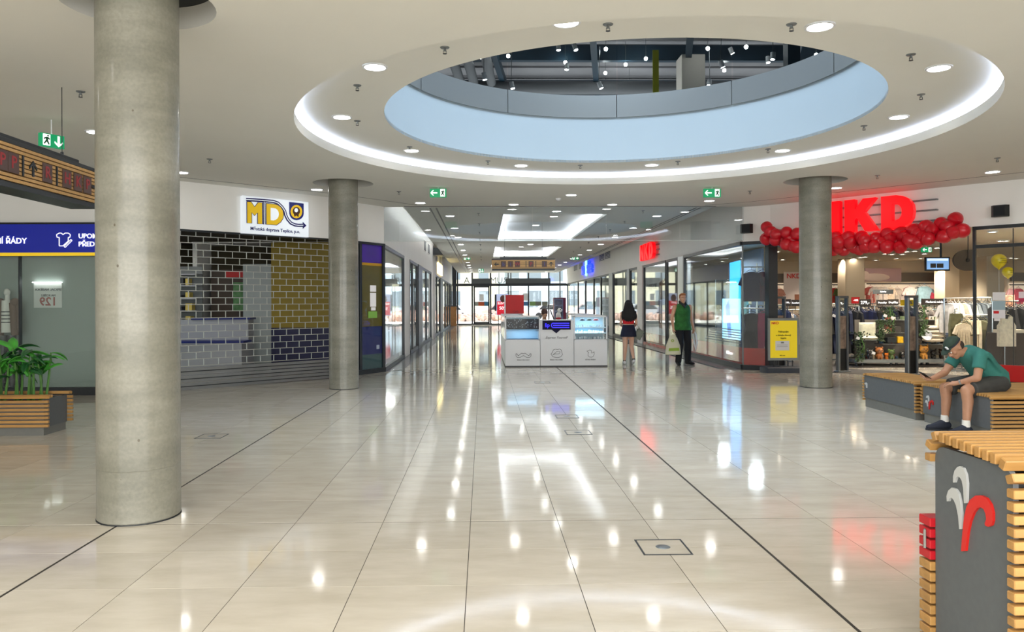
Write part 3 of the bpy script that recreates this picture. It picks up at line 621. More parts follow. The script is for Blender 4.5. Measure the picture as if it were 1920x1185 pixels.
def stroke(pts, w, name, m, y0, closed=False):
    b = MB(SM); P = [Vector((*gpt(*p), 0)) for p in pts]
    if closed: P.append(P[0])
    off = []
    for i, p in enumerate(P):
        d = (P[min(i+1, len(P)-1)]-P[max(i-1, 0)]).normalized(); off.append(Vector((-d.y, d.x, 0))*w/2)
    for i in range(len(P)-1):
        a, c = P[i], P[i+1]
        b.prism([((a-off[i]).x, (a-off[i]).y), ((c-off[i+1]).x, (c-off[i+1]).y), ((c+off[i+1]).x, (c+off[i+1]).y), ((a+off[i]).x, (a+off[i]).y)], OFF+y0, OFF-.001)
    return b.build(name, m, sg)
stroke(Mo, .011, 'logo_outline', M_nv, -.013, True); stroke(Dq, .011, 'logo_outline', M_nv, -.013, True)
sw = [(255, 285), (500, 300), (700, 315), (860, 330), (960, 365), (1050, 450), (1110, 540), (1135, 640), (1180, 730), (1250, 810), (1340, 850), (1420, 860), (1520, 858)]
stroke(sw, .062, 'logo_arrow_band', M_nv, -.009); stroke(sw, .014, 'logo_arrow_line', MATS['sign_face_white'], -.015)
stroke([(650, 315), (655, 838)], .05, 'logo_bar', M_nv, -.009); stroke([(650, 335), (655, 838)], .012, 'logo_bar_line', MATS['sign_face_white'], -.015)
shape([(1512, 785), (1590, 865), (1512, 935)], 'logo_arrow_head', M_nv)
shape([(1210, 340), (1530, 375), (1530, 600)]+[(1375+155*math.cos(t*PI/8), 600+145*math.sin(t*PI/8)) for t in range(1, 8)]+[(1215, 600)], 'logo_shield', mat('logo_blue', '#14227e', .4))
circ_ = lambda cx, cyy, r, ry, n=20: [(cx+r*math.cos(2*PI*i/n), cyy+ry*math.sin(2*PI*i/n)) for i in range(n)]
ed_ = shape(circ_(1367, 555, 130, 150), 'emblem_disc', M_yel, -.014); shape(circ_(1365, 545, 82, 95, 12), 'emblem_wreath', mat('emblem_brown', '#4a260f', .5), -.016, par=ed_)
shape([(1305, 600), (1420, 600), (1410, 680), (1365, 640), (1325, 670)], 'emblem_ribbon', MATS['emblem_brown'], -.017, par=ed_); shape(circ_(1360, 525, 42, 50, 8), 'emblem_centre', MATS['sign_face_white'], -.018, par=ed_)
x0_, z0_ = gpt(258, 905); x1_, _z = gpt(1530, 1005); zc = (gpt(258, 905)[1]+gpt(1530, 1005)[1])/2-.01
m = MB(SM @ Matrix.Translation(((x0_+x1_)/2, OFF-.006, zc))); text_mb(m, 'Městská doprava Teplice, p.o.', .085, .006, .0012); m.build('lettering', M_nv, sg)
front('shop_window', 'short angled glass front hidden between blue band shop and roller grille', 'shop window', (-6.4, 12.97), (-5.42, 13.33), 0, 2.83, [0, 1.04], .06, M_dark, M_glass, .13, .05)
# ---- angled corner front with coloured posters
t, M, L = front('corner_shop_window', 'narrow angled corner window with yellow, purple and blue posters', 'shop window', (-2.68, 16.25), (-2.2, 17.05), 0, 2.83, [0, .11, .9], .07, M_dark, M_glassd, .1, .05)
zc_ = lambda y: atY(700, y, 16.7).z
for z0_, z1_, mm in ((.1, zc_(664), mat('teal_grey_panel', '#3c5a5e', .4)), (zc_(664), zc_(612), mat('poster_navy', '#0d1468', .35)), (zc_(612), zc_(498), mat('poster_mustard', '#6f5f08', .35, var=.1, scale=3)), (zc_(498), zc_(493), mat('poster_yellow_line', '#e0a518', .4)), (zc_(493), 2.78, mat('poster_purple_blue', '#4a08a8', .35, var=.5, scale=1.2))):
    MB(M).box(.15, L-.04, .01, .03, z0_, z1_).build('poster_panel', mm, t)
for (xa, ya, xb, yb, c, lab) in ((694, 535, 705, 547, '#e2e0e0', 'upper white notice'), (694, 549, 705, 575, '#e2e0e0', 'tall white notice'), (696, 576, 704, 582, '#e2e0e0', 'small white notice'), (690.5, 584, 707, 596, '#6f9c3b', 'green leaflet'), (706, 647, 711, 654, '#8f98a8', 'grey socket')):
    (a, b1), (c1, d1) = onplane(xa, ya, M, -.01), onplane(xb, yb, M, -.01)
    MB(M).box(a, c1, -.014, -.007, d1, b1).build('notice', mat('notice_'+c[1:], c, .5, emit=c, es=.15), t, label=lab)
# ---- corridor shop fronts, left side (x = -2.2)
XL = -2.2
def lfront(name, label, ya, yb, mull, **k): return front(name, label, 'shop window', (XL-.03, ya), (XL-.03, yb), 0, 2.83, mull, **k)
lfront('shop_window', 'large reflective side window next to the angled corner window', 17.1, 21.4, [0, 4.25], fw=.1, base=.09)
MB().bbox(XL-.15, XL, 21.45, 23.0, 0, 2.83).build('wall_pier', M_wall, kind='structure')
lfront('shop_window', 'narrow corridor window with light poster left of black pier', 23.05, 25.8, [0, .9, 2.7], fw=.07)
MB().bbox(XL-.2, XL+.03, 25.85, 27.5, 0, 2.83).build('wall_black_pier', M_dark, kind='structure')
lfront('shop_window', 'white lit corridor window beyond the black pier', 27.55, 32.5, [0, 2.3, 4.9], fw=.08)
MB().bbox(XL-.2, XL+.06, 32.6, 34.4, 0, 2.83).build('wall_pier', M_wall, kind='structure')
lfront('shop_window', 'bright shop window under the yellow lit sign on the left', 34.5, 39.0, [0, 2.2, 4.4], fw=.1)
MB().bbox(XL-.2, XL+.03, 39.1, 41.5, 0, 2.83).build('wall_black_pier', M_dark, kind='structure')
lfront('shop_window', 'farthest shop window on the left before the entrance', 41.6, 53.5, [0, 3, 6, 9, 11.8], fw=.12)
MB().box(XL, XL+.06, 36.5, 40.5, 2.95, 3.5).build('lit_yellow_sign', emis('warm_sign', '#ffe9a0', 1.3), label='pale yellow lit sign above the left corridor windows', cat='sign')
# posters and lit backs inside these windows
M_lit = emis('white_lit_panel', '#f4f6fa', .9)
MB().box(XL-.35, XL-.33, 27.6, 32.4, .1, 2.8).build('lit_display_panel', M_lit, label='white lit panel inside the left window past the black pier', cat='panel')
MB().box(XL-.12, XL-.1, 21.9, 22.9, .1, 2.75).build('steel_pier_cladding', M_steel, label='brushed metal cladding between the left corridor windows', cat='cladding')
pst = thing('fashion_poster', 'tall poster with blurred figure in the narrow left corridor window', 'poster', (XL-.1, 24, .1))
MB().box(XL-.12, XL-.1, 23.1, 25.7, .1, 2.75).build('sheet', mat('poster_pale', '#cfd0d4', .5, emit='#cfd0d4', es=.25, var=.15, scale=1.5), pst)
MB().add([(XL-.09, 24.9, .1), (XL-.09, 25.5, .1), (XL-.09, 25.3, 1.3), (XL-.09, 25.6, 2.2), (XL-.09, 25.1, 2.5), (XL-.09, 24.7, 1.6)], [(0, 1, 2, 3, 4, 5)]).build('printed_figure', mat('skin_print', '#b98d78', .6), pst)
# shop interiors left: floors lit
MB().box(-6.5, -6.4, 17.3, 54, 0, 2.9).box(-6.5, -2.25, 17.25, 54, 2.88, 2.92).build('wall_shops_left', M_wall, kind='structure')
# ---- corridor shop fronts, right side (x = 5.87)
XR = 5.87
def rfront(name, label, ya, yb, mull, **k): return front(name, label, 'shop window', (XR+.03, ya), (XR+.03, yb), 0, 2.87, mull, **k)
rb = mat('red_glass_base', '#a8291f', .2, var=.1)
corner = thing('corner_display_window', 'large glass corner display window of the red lettered clothing shop', 'shop window', (5.87, 17.3, 0))
for (p, q, ms) in (((XR, 22.25), (XR, 17.28), [0, 4.94]), ((XR, 17.25), (6.3, 16.95), [0, .5])):
    M = frame(p, (q[0]-p[0], q[1]-p[1])); L = math.hypot(q[0]-p[0], q[1]-p[1])
    MB(M).box(0, L, -.05, .05, 2.8, 2.88).build('head_rail', M_dark, corner); MB(M).box(0, L, -.05, .05, 0, .09).build('base_rail', M_dark, corner)
    MB(M).box(0, L, -.008, .008, .09, 2.8).build('glass_pane', M_glass, corner)
    MB(M).box(0, L, .012, .02, .09, .47).build('red_foil', M_redgl, corner)
MB().bbox(XR-.04, XR+.06, 22.2, 22.32, 0, 2.87).build('post', M_dark, corner); MB().bbox(6.26, 6.46, 16.72, 16.96, 0, 2.87).build('post', M_dark, corner)
MB().box(XR-.012, XR+.012, 17.25, 17.28, .09, 2.8).build('post', M_grey, corner)
sk = []
for k in range(6): MB().box(XR-.011, XR-.009, 17.4, 20.2-k*.12, .55+k*.06, .57+k*.06).build('foil_line', M_navy if 0 else M_grey, corner)
M = frame((XR-.012, 18.2), (0, -1)); m = text_mb(MB(M @ Matrix.Translation((0, 0, .3))), 'NKD.com', .11, .003, .001); m.build('lettering', M_signw, corner)
MB().bbox(XR-.02, XR+.2, 22.35, 23.0, 0, 2.87).build('wall_steel_pier', M_steel, kind='structure')
rfront('shop_window', 'narrow window between silver pier and blurred poster window', 24.5, 23.05, [0, 1.42], fw=.07)
rfront('poster_window', 'tall window with blurred fashion poster and red base', 28.0, 24.6, [0, 3.36], fw=.07, basemat=rb, base=.09)
pw_ = thing('fashion_poster', 'large grey poster with a lilac dressed figure behind right corridor glass', 'poster', (XR+.1, 26, .1))
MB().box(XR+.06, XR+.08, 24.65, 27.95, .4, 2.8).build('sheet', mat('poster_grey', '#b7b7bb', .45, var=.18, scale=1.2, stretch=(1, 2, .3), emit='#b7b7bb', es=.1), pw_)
MB().box(XR+.05, XR+.07, 24.65, 27.95, .1, .42).build('red_base', rb, pw_)
def onX(pts, X): return [(atX(x, y, X).y, atX(x, y, X).z) for x, y in pts]
def xshape(pts, X, name, m, par, d=.004):
    M = Matrix(((0, 1, 0, X), (1, 0, 0, 0), (0, 0, 1, 0), (0, 0, 0, 1)))
    return MB(M).prism(onX(pts, X), -d, d).build(name, m, par)
xshape([(1234, 563), (1243, 558), (1248, 563), (1248, 588), (1232, 588)], XR+.045, 'printed_dress', mat('lilac_print', '#a9a3c8', .6), pw_)
xshape([(1236, 530), (1246, 522), (1248, 560), (1238, 562)], XR+.045, 'printed_head', mat('tan_print', '#9c6f5c', .6), pw_)
xshape([(1234, 590), (1240, 588), (1241, 616), (1236, 614)], XR+.045, 'printed_legs', MATS['tan_print'], pw_)
M = frame((XR+.04, atX(1222, 538, XR+.04).y), (0, -1), atX(1222, 538, XR+.04).z); text_mb(m := MB(M), 'GARDE ROBE', .26, .003, .004); m.build('lettering', M_panel, pw_)
MB().bbox(XR-.04, XR+.2, 28.1, 29.0, 0, 2.87).build('wall_pier', M_wall, kind='structure')
rfront('shop_window', 'narrow reflective window left of the white corridor pier', 30.6, 29.05, [0, 1.5], fw=.1)
rfront('shop_window', 'wide reflective window behind the woman with long black hair', 34.6, 31.2, [0, 3.35], fw=.1)
MB().bbox(XR-.03, XR+.2, 30.65, 31.15, 0, 2.87).bbox(XR-.03, XR+.2, 34.65, 35.6, 0, 2.87).build('wall_grey_pier', M_grey, kind='structure')
rfront('shop_window', 'row of farthest reflective windows under the blue lit sign', 53.6, 35.7, [0, 6, 9.5, 12.8, 15.3, 17.85], fw=.12)
MB().box(8.2, 8.3, 29, 54, 0, 2.9).box(5.95, 8.3, 23, 54, 2.88, 2.92).build('wall_shops_right', M_wall, kind='structure')
MB().box(7.4, 7.5, 22.4, 29, 0, 2.9).build('wall_shop_side', M_wall2, kind='structure')
# ---- lit sign letters on the right corridor wall
def letters_NKD():
    N = [(0, 0), (.27, 0), (.27, .5), (.6, 0), (.9, 0), (.9, 1), (.63, 1), (.63, .48), (.3, 1), (0, 1)]
    K = [(1.05, 0), (1.36, 0), (1.36, .36), (1.42, .42), (1.66, 0), (2.03, 0), (1.64, .6), (1.98, 1), (1.6, 1), (1.36, .68), (1.36, 1), (1.05, 1)]
    D = [(2.13, 0), (2.55, 0), (2.74, .04), (2.9, .14), (3.0, .3), (3.03, .5), (3.0, .7), (2.9, .86), (2.74, .96), (2.55, 1), (2.13, 1)]
    D_in = [(2.44, .25), (2.52, .25), (2.64, .3), (2.7, .4), (2.71, .5), (2.7, .6), (2.64, .7), (2.52, .75), (2.44, .75)]
    return N, K, D, D_in
def ring_prism(mb, out, inn, y0, y1):                    # outline with a hole
    lo = [[Vector((x, z, 0)) for x, z in out], [Vector((x, z, 0)) for x, z in inn]]; fl_ = [v for l_ in lo for v in l_]; tr = [tuple(t) for t in tessellate_polygon(lo)]
    n = len(out); k = len(inn); v = [(p.x, y0, p.y) for p in fl_]+[(p.x, y1, p.y) for p in fl_]; N_ = n+k
    f = tr+[tuple(i+N_ for i in t[::-1]) for t in tr]+[(i, (i+1) % n, (i+1) % n+N_, i+N_) for i in range(n)]+[(n+i, n+(i+1) % k, n+(i+1) % k+N_, n+i+N_) for i in range(k)]
    mb.add(v, f)
M_redlit = mat('lit_red_letter', '#d8000c', .4, emit='#ff0008', es=.85); M_redside = mat('red_letter_side', '#c00818', .3, emit='#ff0010', es=.4)
def nkd_sign(label, M, h, w, depth, extra=.5):
    t = thing('lit_letter_sign', label, 'sign', M.translation); S = M @ Matrix.Diagonal((w/3.03, 1, h, 1))
    for P in letters_NKD()[:2]:
        MB(S).prism(P, 0, .02).build('letter_face', M_redlit, t); MB(S).prism(P, .02, depth).build('letter_return', M_redside, t)
    N, K, D, Di = letters_NKD()
    b = MB(S); ring_prism(b, D, Di, 0, .02); b.build('letter_face', M_redlit, t); b = MB(S); ring_prism(b, D, Di, .02, depth); b.build('letter_return', M_redside, t)
    for z in (.2, .5, .8): MB(S).box(-.1, 3.03+extra, depth, depth+.082, z-.02, z+.02).build('support_rail', M_grey, t)
    return t
nkd_sign('smaller red lit letter sign on the right corridor wall', frame((5.652, 27.6), (0, -1), 3.0), .56, 2.1, .12, .3)
bs = thing('blue_lit_sign', 'blue lit lettering with a green bar high on the right corridor wall', 'sign', (5.75, 42, 3.0))
M = frame((5.79, 45.2), (0, -1), 3.0)
text_mb(m := MB(M @ Matrix.Translation((2.6, 0, .45))), 'sun   shine', .95, .12, .035); m.build('lettering', mat('blue_lit_letter', '#1020ff', .4, emit='#1122ff', es=3), bs)
MB(M).box(1.75, 2.05, -.02, .05, .05, 1.0).build('green_bar', emis('green_lit', '#7de7b0', 1.5), bs)
for k, (px, py) in enumerate(((1129, 481.5), (1140, 477), (1079.5, 501.5), (1090, 497.5))):
    p = atX(px, py, 5.84); s = [1.05, 1.05, 1.2, 1.2][k]
    v = thing('air_vent', ['left vent grille of the pair between blue and red signs', 'right vent grille of the pair between blue and red signs', 'farthest vent grille on the right wall', 'vent grille just left above the blue sign'][k], 'vent', (5.84, p.y, p.z-.25))
    MB().box(5.82, 5.85, p.y-s*.75, p.y+s*.75, p.z-.22, p.z+.22).build('frame', M_wall, v)
    for i in range(6): MB().box(5.81, 5.82, p.y-s*.68, p.y+s*.68, p.z-.19+i*.065, p.z-.15+i*.065).build('louvre', M_panel, v)
for k, (px, py) in enumerate(((796, 461), (803, 467), (818, 483), (824, 487))):
    p = atX(px, py, -2.19)
    v = thing('air_vent', ['nearer vent grille on the left corridor wall', 'second vent grille on the left corridor wall', 'third vent grille on the left corridor wall', 'farthest vent grille on the left corridor wall'][k], 'vent', (-2.19, p.y, p.z-.2))
    MB().box(-2.2, -2.17, p.y-.5, p.y+.5, p.z-.2, p.z+.2).build('frame', M_wall, v)
    for i in range(6): MB().box(-2.17, -2.16, p.y-.45, p.y+.45, p.z-.17+i*.06, p.z-.13+i*.06).build('louvre', M_panel, v)
# ============================================================ THINGS
# ---- slatted street-furniture blocks
SP = .045
def slatted(name, label, cat, X0, X1, ya, yb, h, thick=.03, rad=.05, near_to=0.09, far_to=.09, pitch=SP, sw=.031, inset=.015, planter=False, plinth=.1, tilt=0.):
    t = thing(name, label, cat, ((X0+X1)/2, (ya+yb)/2, 0))
    # closed profile in (y, z)
    def arc(cyy, cz, a0, a1, n=6): return [(cyy+rad*math.cos(a0+(a1-a0)*i/n), cz+rad*math.sin(a0+(a1-a0)*i/n)) for i in range(n+1)]
    nearp = arc(ya+rad, h-rad, PI, PI/2); farp = arc(yb-rad, h-rad, PI/2, 0)
    prof = [(ya, .0)]+nearp+farp+[(yb, 0)]
    sx = X0+inset
    P = Matrix(((0, 1, 0, 0), (1, 0, 0, 0), (0, 0, 1, 0), (0, 0, 0, 1)))   # local x -> world y, local y -> world x
    pan = [(ya, plinth)]+nearp+farp+[(yb, plinth)]
    if planter: pan = [(ya, plinth), (ya, h-.02), (yb, h-.02), (yb, plinth)]
    MB(P).prism(pan, sx, sx+.02).build('end_panel', M_panel, t); MB(P).prism(pan, X1-inset-.02, X1-inset).build('end_panel', M_panel, t)
    MB().box(sx+.01, X1-inset-.01, ya+.012, yb-.012, 0, plinth).build('plinth', M_plinth, t)
    if planter:
        MB().box(sx+.02, X1-inset-.02, ya, ya+.02, plinth, h-.03).box(sx+.02, X1-inset-.02, yb-.02, yb, plinth, h-.03).build('liner', M_panel, t)
        MB().box(sx+.02, X1-inset-.02, ya+.02, yb-.02, plinth, h-.08).build('soil', mat('dark_soil', '#2a211a', .95, var=.3, scale=40), t)
    else:
        MB().box(sx+.02, X1-inset-.02, ya+.02, yb-.02, plinth, h-rad).build('carcass', M_black, t)
    # slats along the profile
    me = MB().bbox(X0-.002, X1+.002, -sw/2, sw/2, 0, thick, .003).mesh('slat', M_wood)
    runs = []
    segs = []; s = 0
    for a, b in zip(prof, prof[1:]):
        L = math.hypot(b[0]-a[0], b[1]-a[1]); segs.append((s, s+L, a, b)); s += L
    n = int(s/pitch); out = []
    for k in range(n):
        d = (k+.5)*s/n
        for s0, s1, a, b in segs:
            if s0 <= d <= s1:
                f = (d-s0)/(s1-s0); y = a[0]+(b[0]-a[0])*f; z = a[1]+(b[1]-a[1])*f+(tilt*max(0, min(1, (y-ya)/(yb-ya))) if a[1] > h*.6 else 0); ang = math.atan2(b[1]-a[1], b[0]-a[0])
                nearside = d < s*.5
                if z < (near_to if nearside else far_to): break
                if planter and ya+.1 < y < yb-.1: break
                part('slat', me, t, Matrix.Translation((0, y, z)) @ Matrix.Rotation(ang, 4, 'X')); break
    return t
def logo(shapes, off, scl, X, par):
    for pts, name, m in shapes: xshape([(off[0]+x/scl, off[1]+y/scl) for x, y in pts], X, name, m, par, .006)
m_lg = mat('logo_grey', '#b5b8b8', .4); m_lr = mat('logo_red', '#c8231d', .4)
ratio = lambda px, py=900: atY(px, py, 1).x
# foreground litter bin
XB = 1.85; yn = XB/ratio(1895); yf = XB/ratio(1750); hb = atX(1893, 882, XB).z+.005
hb = max(hb, .85)
lb = slatted('litter_bin', 'tall slatted litter bin with grey side and hook logo in the right foreground', 'litter bin', XB-.012, XB+.75, yn, yf, hb, thick=.038, rad=.055, tilt=.03, near_to=.03, far_to=hb-.075, pitch=.0445, inset=.02, plinth=.02)
logo([([(262,365),(262,330),(270,300),(285,280),(300,275),(318,285),(332,320),(338,370),(336,478),(322,478),(318,400),(310,355),(300,338),(288,332),(278,340),(270,365)], 'logo_hook', m_lg),
      ([(228,468),(226,440),(235,410),(255,392),(275,400),(292,425),(302,470),(308,540),(306,620),(296,620),(290,550),(278,490),(266,462),(254,448),(242,452),(236,468)], 'logo_hook', m_lg),
      ([(306,742),(312,660),(322,560),(335,500),(355,460),(385,437),(415,435),(445,450),(468,485),(480,530),(480,575),(472,600),(455,608),(440,602),(436,590),(445,565),(440,535),(430,510),(412,500),(395,505),(375,530),(355,580),(342,640),(330,740)], 'logo_hook', m_lr)],
     (1700, 780), 2.926, XB+.004, lb)
mer = MB().bbox(XB-.012, XB+.7, 0, .082, 0, .034, .003); me_w = mer.mesh('slat', M_wood); me_r = mer.mesh('slat', mat('red_painted_slat', '#b5121f', .4, var=.05))
zt = atX(1740, 968, XB).z
for k in range(15):
    z = zt-.034-k*.0452
    if z > .03: part('slat', me_r if k < 4 else me_w, lb, Matrix.Translation((0, yf+.004, z)))
MB().bbox(XB-.02, XB-.008, yf+.03, yf+.045, zt-.13, zt-.05).build('lock_plate', M_steel, lb)
# far benches
b1 = slatted('bench', 'farther slatted bench with slate grey side, empty', 'bench', 5.45, 6.02, 9.62, 10.92, .455, pitch=.042, sw=.028, rad=.04, plinth=.13)
b2 = slatted('bench', 'slatted bench with slate grey side on which the man in green sits', 'bench', 5.48, 6.9, 8.2, 9.5, .455, pitch=.042, sw=.028, rad=.04, plinth=.11)
logo([([(675,720),(682,700),(695,698),(703,720),(703,755),(697,755),(693,725),(686,715),(680,722)], 'logo_hook', m_lg), ([(666,765),(672,742),(682,742),(690,760),(692,800),(686,800),(682,770),(676,758),(671,765)], 'logo_hook', m_lg),
      ([(700,828),(700,780),(710,750),(730,742),(742,760),(740,785),(733,785),(732,765),(722,760),(712,775),(707,828)], 'logo_hook', m_lr)], (1600, 600), 4.9375, 5.49, b2)
logo([([(105,585),(118,578),(128,590),(128,628),(121,628),(118,598),(108,595)], 'logo_hook', m_lg)], (1600, 600), 4.9375, 5.46, b1)
# left planter with palms
pl = slatted('slatted_planter', 'low slatted wooden planter box with grey end at far left', 'planter', -7.4, -5.0, 8.93, 9.42, .435, planter=True, rad=.03, plinth=.09, pitch=.0445, inset=.06)
M_leaf = mat('palm_leaf', '#3f9030', .4, var=.35, scale=5, rnd=.2); M_leafd = mat('dark_palm_leaf', '#1c5226', .45, var=.3, scale=5, rnd=.2); M_stem = mat('palm_stem', '#4b7a34', .5, var=.2)
def leafblade(p, d, L, w, droop, side):
    """folded, pleated blade: 6 sections"""
    p = Vector(p); d = Vector(d).normalized(); b = MB(); n = 7; v = []; f = []; pos = p.copy(); dirn = d.copy()
    for i in range(n+1):
        u = i/n; ww = w*math.sin(PI*min(1, .12+u*.88))**.8*(1-u*.15); s = dirn.cross(Vector((0, 0, 1)))
        if s.length < .05: s = Vector((1, 0, 0))
        s.normalize(); s = (s+Vector((0, 0, side*.5))).normalized(); up = s.cross(dirn).normalized()
        v += [pos-s*ww/2-up*ww*.12, pos-s*ww*.25+up*.004, pos-up*ww*.04, pos+s*ww*.25+up*.004, pos+s*ww/2-up*ww*.12]
        pos = pos+dirn*(L/n); dirn = (dirn+Vector((0, 0, -droop/n))).normalized()
    for i in range(n):
        for k in range(4): a = i*5+k; f.append((a, a+1, a+6, a+5))
    b.add(v, f); return b
random.seed(11)
for k, (px, top, lab) in enumerate(((3, 628, 'leftmost potted palm in the slatted planter, cut by the frame'), (34, 628, 'tall glossy palm in the middle of the planter'), (58, 632, 'bushy palm right of the middle in the planter'), (80, 640, 'rightmost leafy palm in the planter'))):
    c = atY(px, 740, 9.17+.05*(k % 2)); t = thing('potted_palm', lab, 'plant', (c.x, c.y, .35)); zt_ = atY(px, top, 9.17).z
    for j in range(3):
        an = j*2.1+k; bx = c.x+.035*math.cos(an); by = c.y+.03*math.sin(an); hh = (zt_-.36)*(.62+.1*j); tx = bx+.05*math.cos(an*1.7); ty = by+.04*math.sin(an)
        MB().tube([(bx, by, .35), ((bx+tx)/2+.01, (by+ty)/2, .35+hh*.55), (tx, ty, .35+hh)], [.016, .013, .008], 6).build('stem', M_stem, t, smooth=True)
        for q in range(4):
            a2 = an+q*1.55+random.uniform(-.3, .3); el = random.uniform(.15, 1.1); hz = .35+hh*random.uniform(.6, 1.0)
            d = (math.cos(a2)*math.cos(el), math.sin(a2)*math.cos(el)*.7, math.sin(el))
            L = random.uniform(.2, .3)*(1.1 if q else .9)
            leafblade((tx, ty, hz), d, L, random.uniform(.09, .14), random.uniform(.8, 2.2), random.uniform(-1, 1)).build('leaf', M_leaf if random.random() < .62 else M_leafd, t, smooth=True)
# ---- hanging wayfinding signs
M_plate = mat('sign_plate_dark', '#5a4440', .5); M_letr = mat('sign_plate_red', '#a8333a', .5); M_letb = mat('sign_plate_blue', '#4a4f86', .5)
M_bamboo = mat('bamboo_slat', '#cda266', .45, var=.12, scale=10, stretch=(.3, 4, 4))
def waysign(label, M, L, h, depth, items, ns=9):
    t = thing('wayfinding_sign', label, 'sign', M.translation)
    MB(M).bbox(0, L, 0, depth, h-.035, h, .004).build('top_rail', M_dark, t); MB(M).bbox(.01, L-.01, .01, depth-.01, 0, .05, .004).build('bottom_rail', M_dark, t)
    MB(M).box(.02, L-.02, .02, depth-.02, .05, h-.035).build('core', M_black, t)
    p = (h-.085)/ns
    me = MB(M).box(.0, L, 0, depth, 0, p*.72)
    for k in range(ns): MB(M).box(0, L, 0, depth, .05+k*p+p*.14, .05+k*p+p*.86).build('slat', M_bamboo, t)
    MB(M).bbox(L*.13, L*.87, depth*.2, depth*.8, h, h+.05, .005).build('upper_lamp', M_dark, t)
    for x in (.2*L, .8*L): MB(M).cyl((x, depth/2, h+.05), (x, depth/2, H-M.translation.z+(.3 if L < 2 else 0)), .004, n=6).build('suspension_wire', M_dark, t); MB(M).cyl((x, depth/2, h+.05), (x, depth/2, h+.1), .014, n=8).build('wire_clamp', M_dark, t)
    for kind, x, c in items:
        z = .05+(h-.085)/2
        if kind == 'P': MB(M).bbox(x-.075, x+.075, -.012, 0, z-.075*1.15, z+.075*1.15, .003).build('icon_plate', M_plate, t); b = text_mb(MB(M @ Matrix.Translation((x, -.013, z))), c, .15, .004, .002); b.build('icon_letter', M_letb if c in 'ib' else M_letr, t)
        if kind == 'S': MB(M).box(x-.01, x+.01, -.01, 0, z-.09, z+.09).build('divider', M_dark, t)
        if kind == 'A':
            r = {'l': 0, 'u': -PI/2, 'r': PI}[c]; Mr = M @ Matrix.Translation((x, 0, z)) @ Matrix.Rotation(-r, 4, 'Y')
            MB(Mr).prism([(-.07, 0), (-.015, .055), (.01, .055), (-.03, .013), (.07, .013), (.07, -.013), (-.03, -.013), (.01, -.055), (-.015, -.055)], -.01, 0).build('arrow', M_dark, t)
    return t
pL = atY(922, 507, 23.2); Lm = atY(1041, 507, 23.2).x-pL.x; hm = atY(980, 485, 23.2).z-atY(980, 507, 23.2).z
fr = lambda u: Lm*u
waysign('slatted wooden direction sign hanging in the middle of the corridor', frame((pL.x, 23.2), (1, 0), pL.z), Lm, hm, .3,
        [('A', fr(.075), 'l'), ('P', fr(.185), 'b'), ('P', fr(.295), 'i'), ('P', fr(.405), 'W'), ('S', fr(.54), ''), ('P', fr(.62), 'P'), ('S', fr(.695), ''), ('P', fr(.83), 'i'), ('A', fr(.935), 'u')], 7)
M = frame((-4.0, 6.0), (0, 1), 2.5)
MS = Matrix(((0, -1, 0, -4.0), (1, 0, 0, 5.95), (0, 0, 1, 2.5), (0, 0, 0, 1)))
waysign('slatted wooden direction sign hanging at the top left', MS, 2.13, .41, .3,
        [('P', .27, 'W'), ('S', .38, ''), ('P', .505+.0, 'P'), ('P', .0+.66, 'P'), ('S', .80, ''), ('A', .95, 'u'), ('P', 1.17, 'R'), ('S', 1.33, ''), ('P', 1.5, 'H'), ('P', 1.7, 'K'), ('P', 1.88, 'P'), ('A', 2.04, 'r')], 9)
# ---- exit signs
def exit_sign(label, c, u, w, h, arrow, zt=None, front_y=-.03):
    t = thing('exit_sign', label, 'exit sign', c); M = frame((c[0], c[1]), u, c[2])
    MB(M).bbox(-w/2, w/2, -.03, .03, 0, h, .004).build('body', M_green, t)
    MB(M).cyl((0, 0, h), (0, 0, H-c[2]), .008, n=6).build('hanger', M_white, t)
    k = h/.2
    def S(pts, cx, name='symbol'): MB(M).prism([(cx+x*k, h/2+z*k) for x, z in pts], -.036, -.03).build(name, M_signw, t)
    sa = -1 if arrow == 'l' else 1
    ax = -w*.24*(1 if arrow == 'l' else -1); mx = w*.27*(1 if arrow == 'l' else -1)
    if arrow == 'l': S([(-.085, 0), (-.03, .06), (-.005, .06), (-.045, .015), (.075, .015), (.075, -.015), (-.045, -.015), (-.005, -.06), (-.03, -.06)], ax, 'arrow')
    else: S([(0, -.085), (-.06, -.03), (-.06, -.005), (-.015, -.045), (-.015, .08), (.015, .08), (.015, -.045), (.06, -.005), (.06, -.03)], ax, 'arrow')
    S([(-.05, -.085), (.055, -.085), (.055, .085), (-.05, .085)], mx, 'doorway'); dw = CH[t.name][-1]
    M_g2 = mat('exit_figure_green', '#03502f', .5)
    MB(M).prism([(mx+x*k, h/2+z*k) for x, z in [(.0, .045), (-.035, .03), (-.045, -.0), (-.03, -.0), (-.02, .02), (-.01, .0), (-.045, -.06), (-.03, -.07), (.0, -.03), (.03, -.075), (.045, -.065), (.02, -.01), (.025, .015), (.045, .0), (.05, .015), (.03, .04)]], -.04, -.036).build('running_figure', M_g2, dw)
    MB(M).cyl((mx+.02*k, -.04, h/2+.062*k), (mx+.02*k, -.036, h/2+.062*k), .014*k, n=10).build('figure_head', M_g2, dw)
def pexit(label, px0, py0, px1, py1, Y, arrow, u=(1, 0)):
    a = atY(px0, py1, Y); b = atY(px1, py0, Y); exit_sign(label, ((a.x+b.x)/2, Y, a.z), u, abs(b.x-a.x), b.z-a.z, arrow)
pexit('green exit sign under the ceiling right of the left round column', 806, 354, 837, 370, 14.2, 'l')
pexit('green exit sign under the ceiling left of the right round column', 1319, 354, 1351, 370, 14.2, 'l')
pexit('small green exit sign over the left side of the corridor', 869, 479.5, 882, 487, 36, 'd')
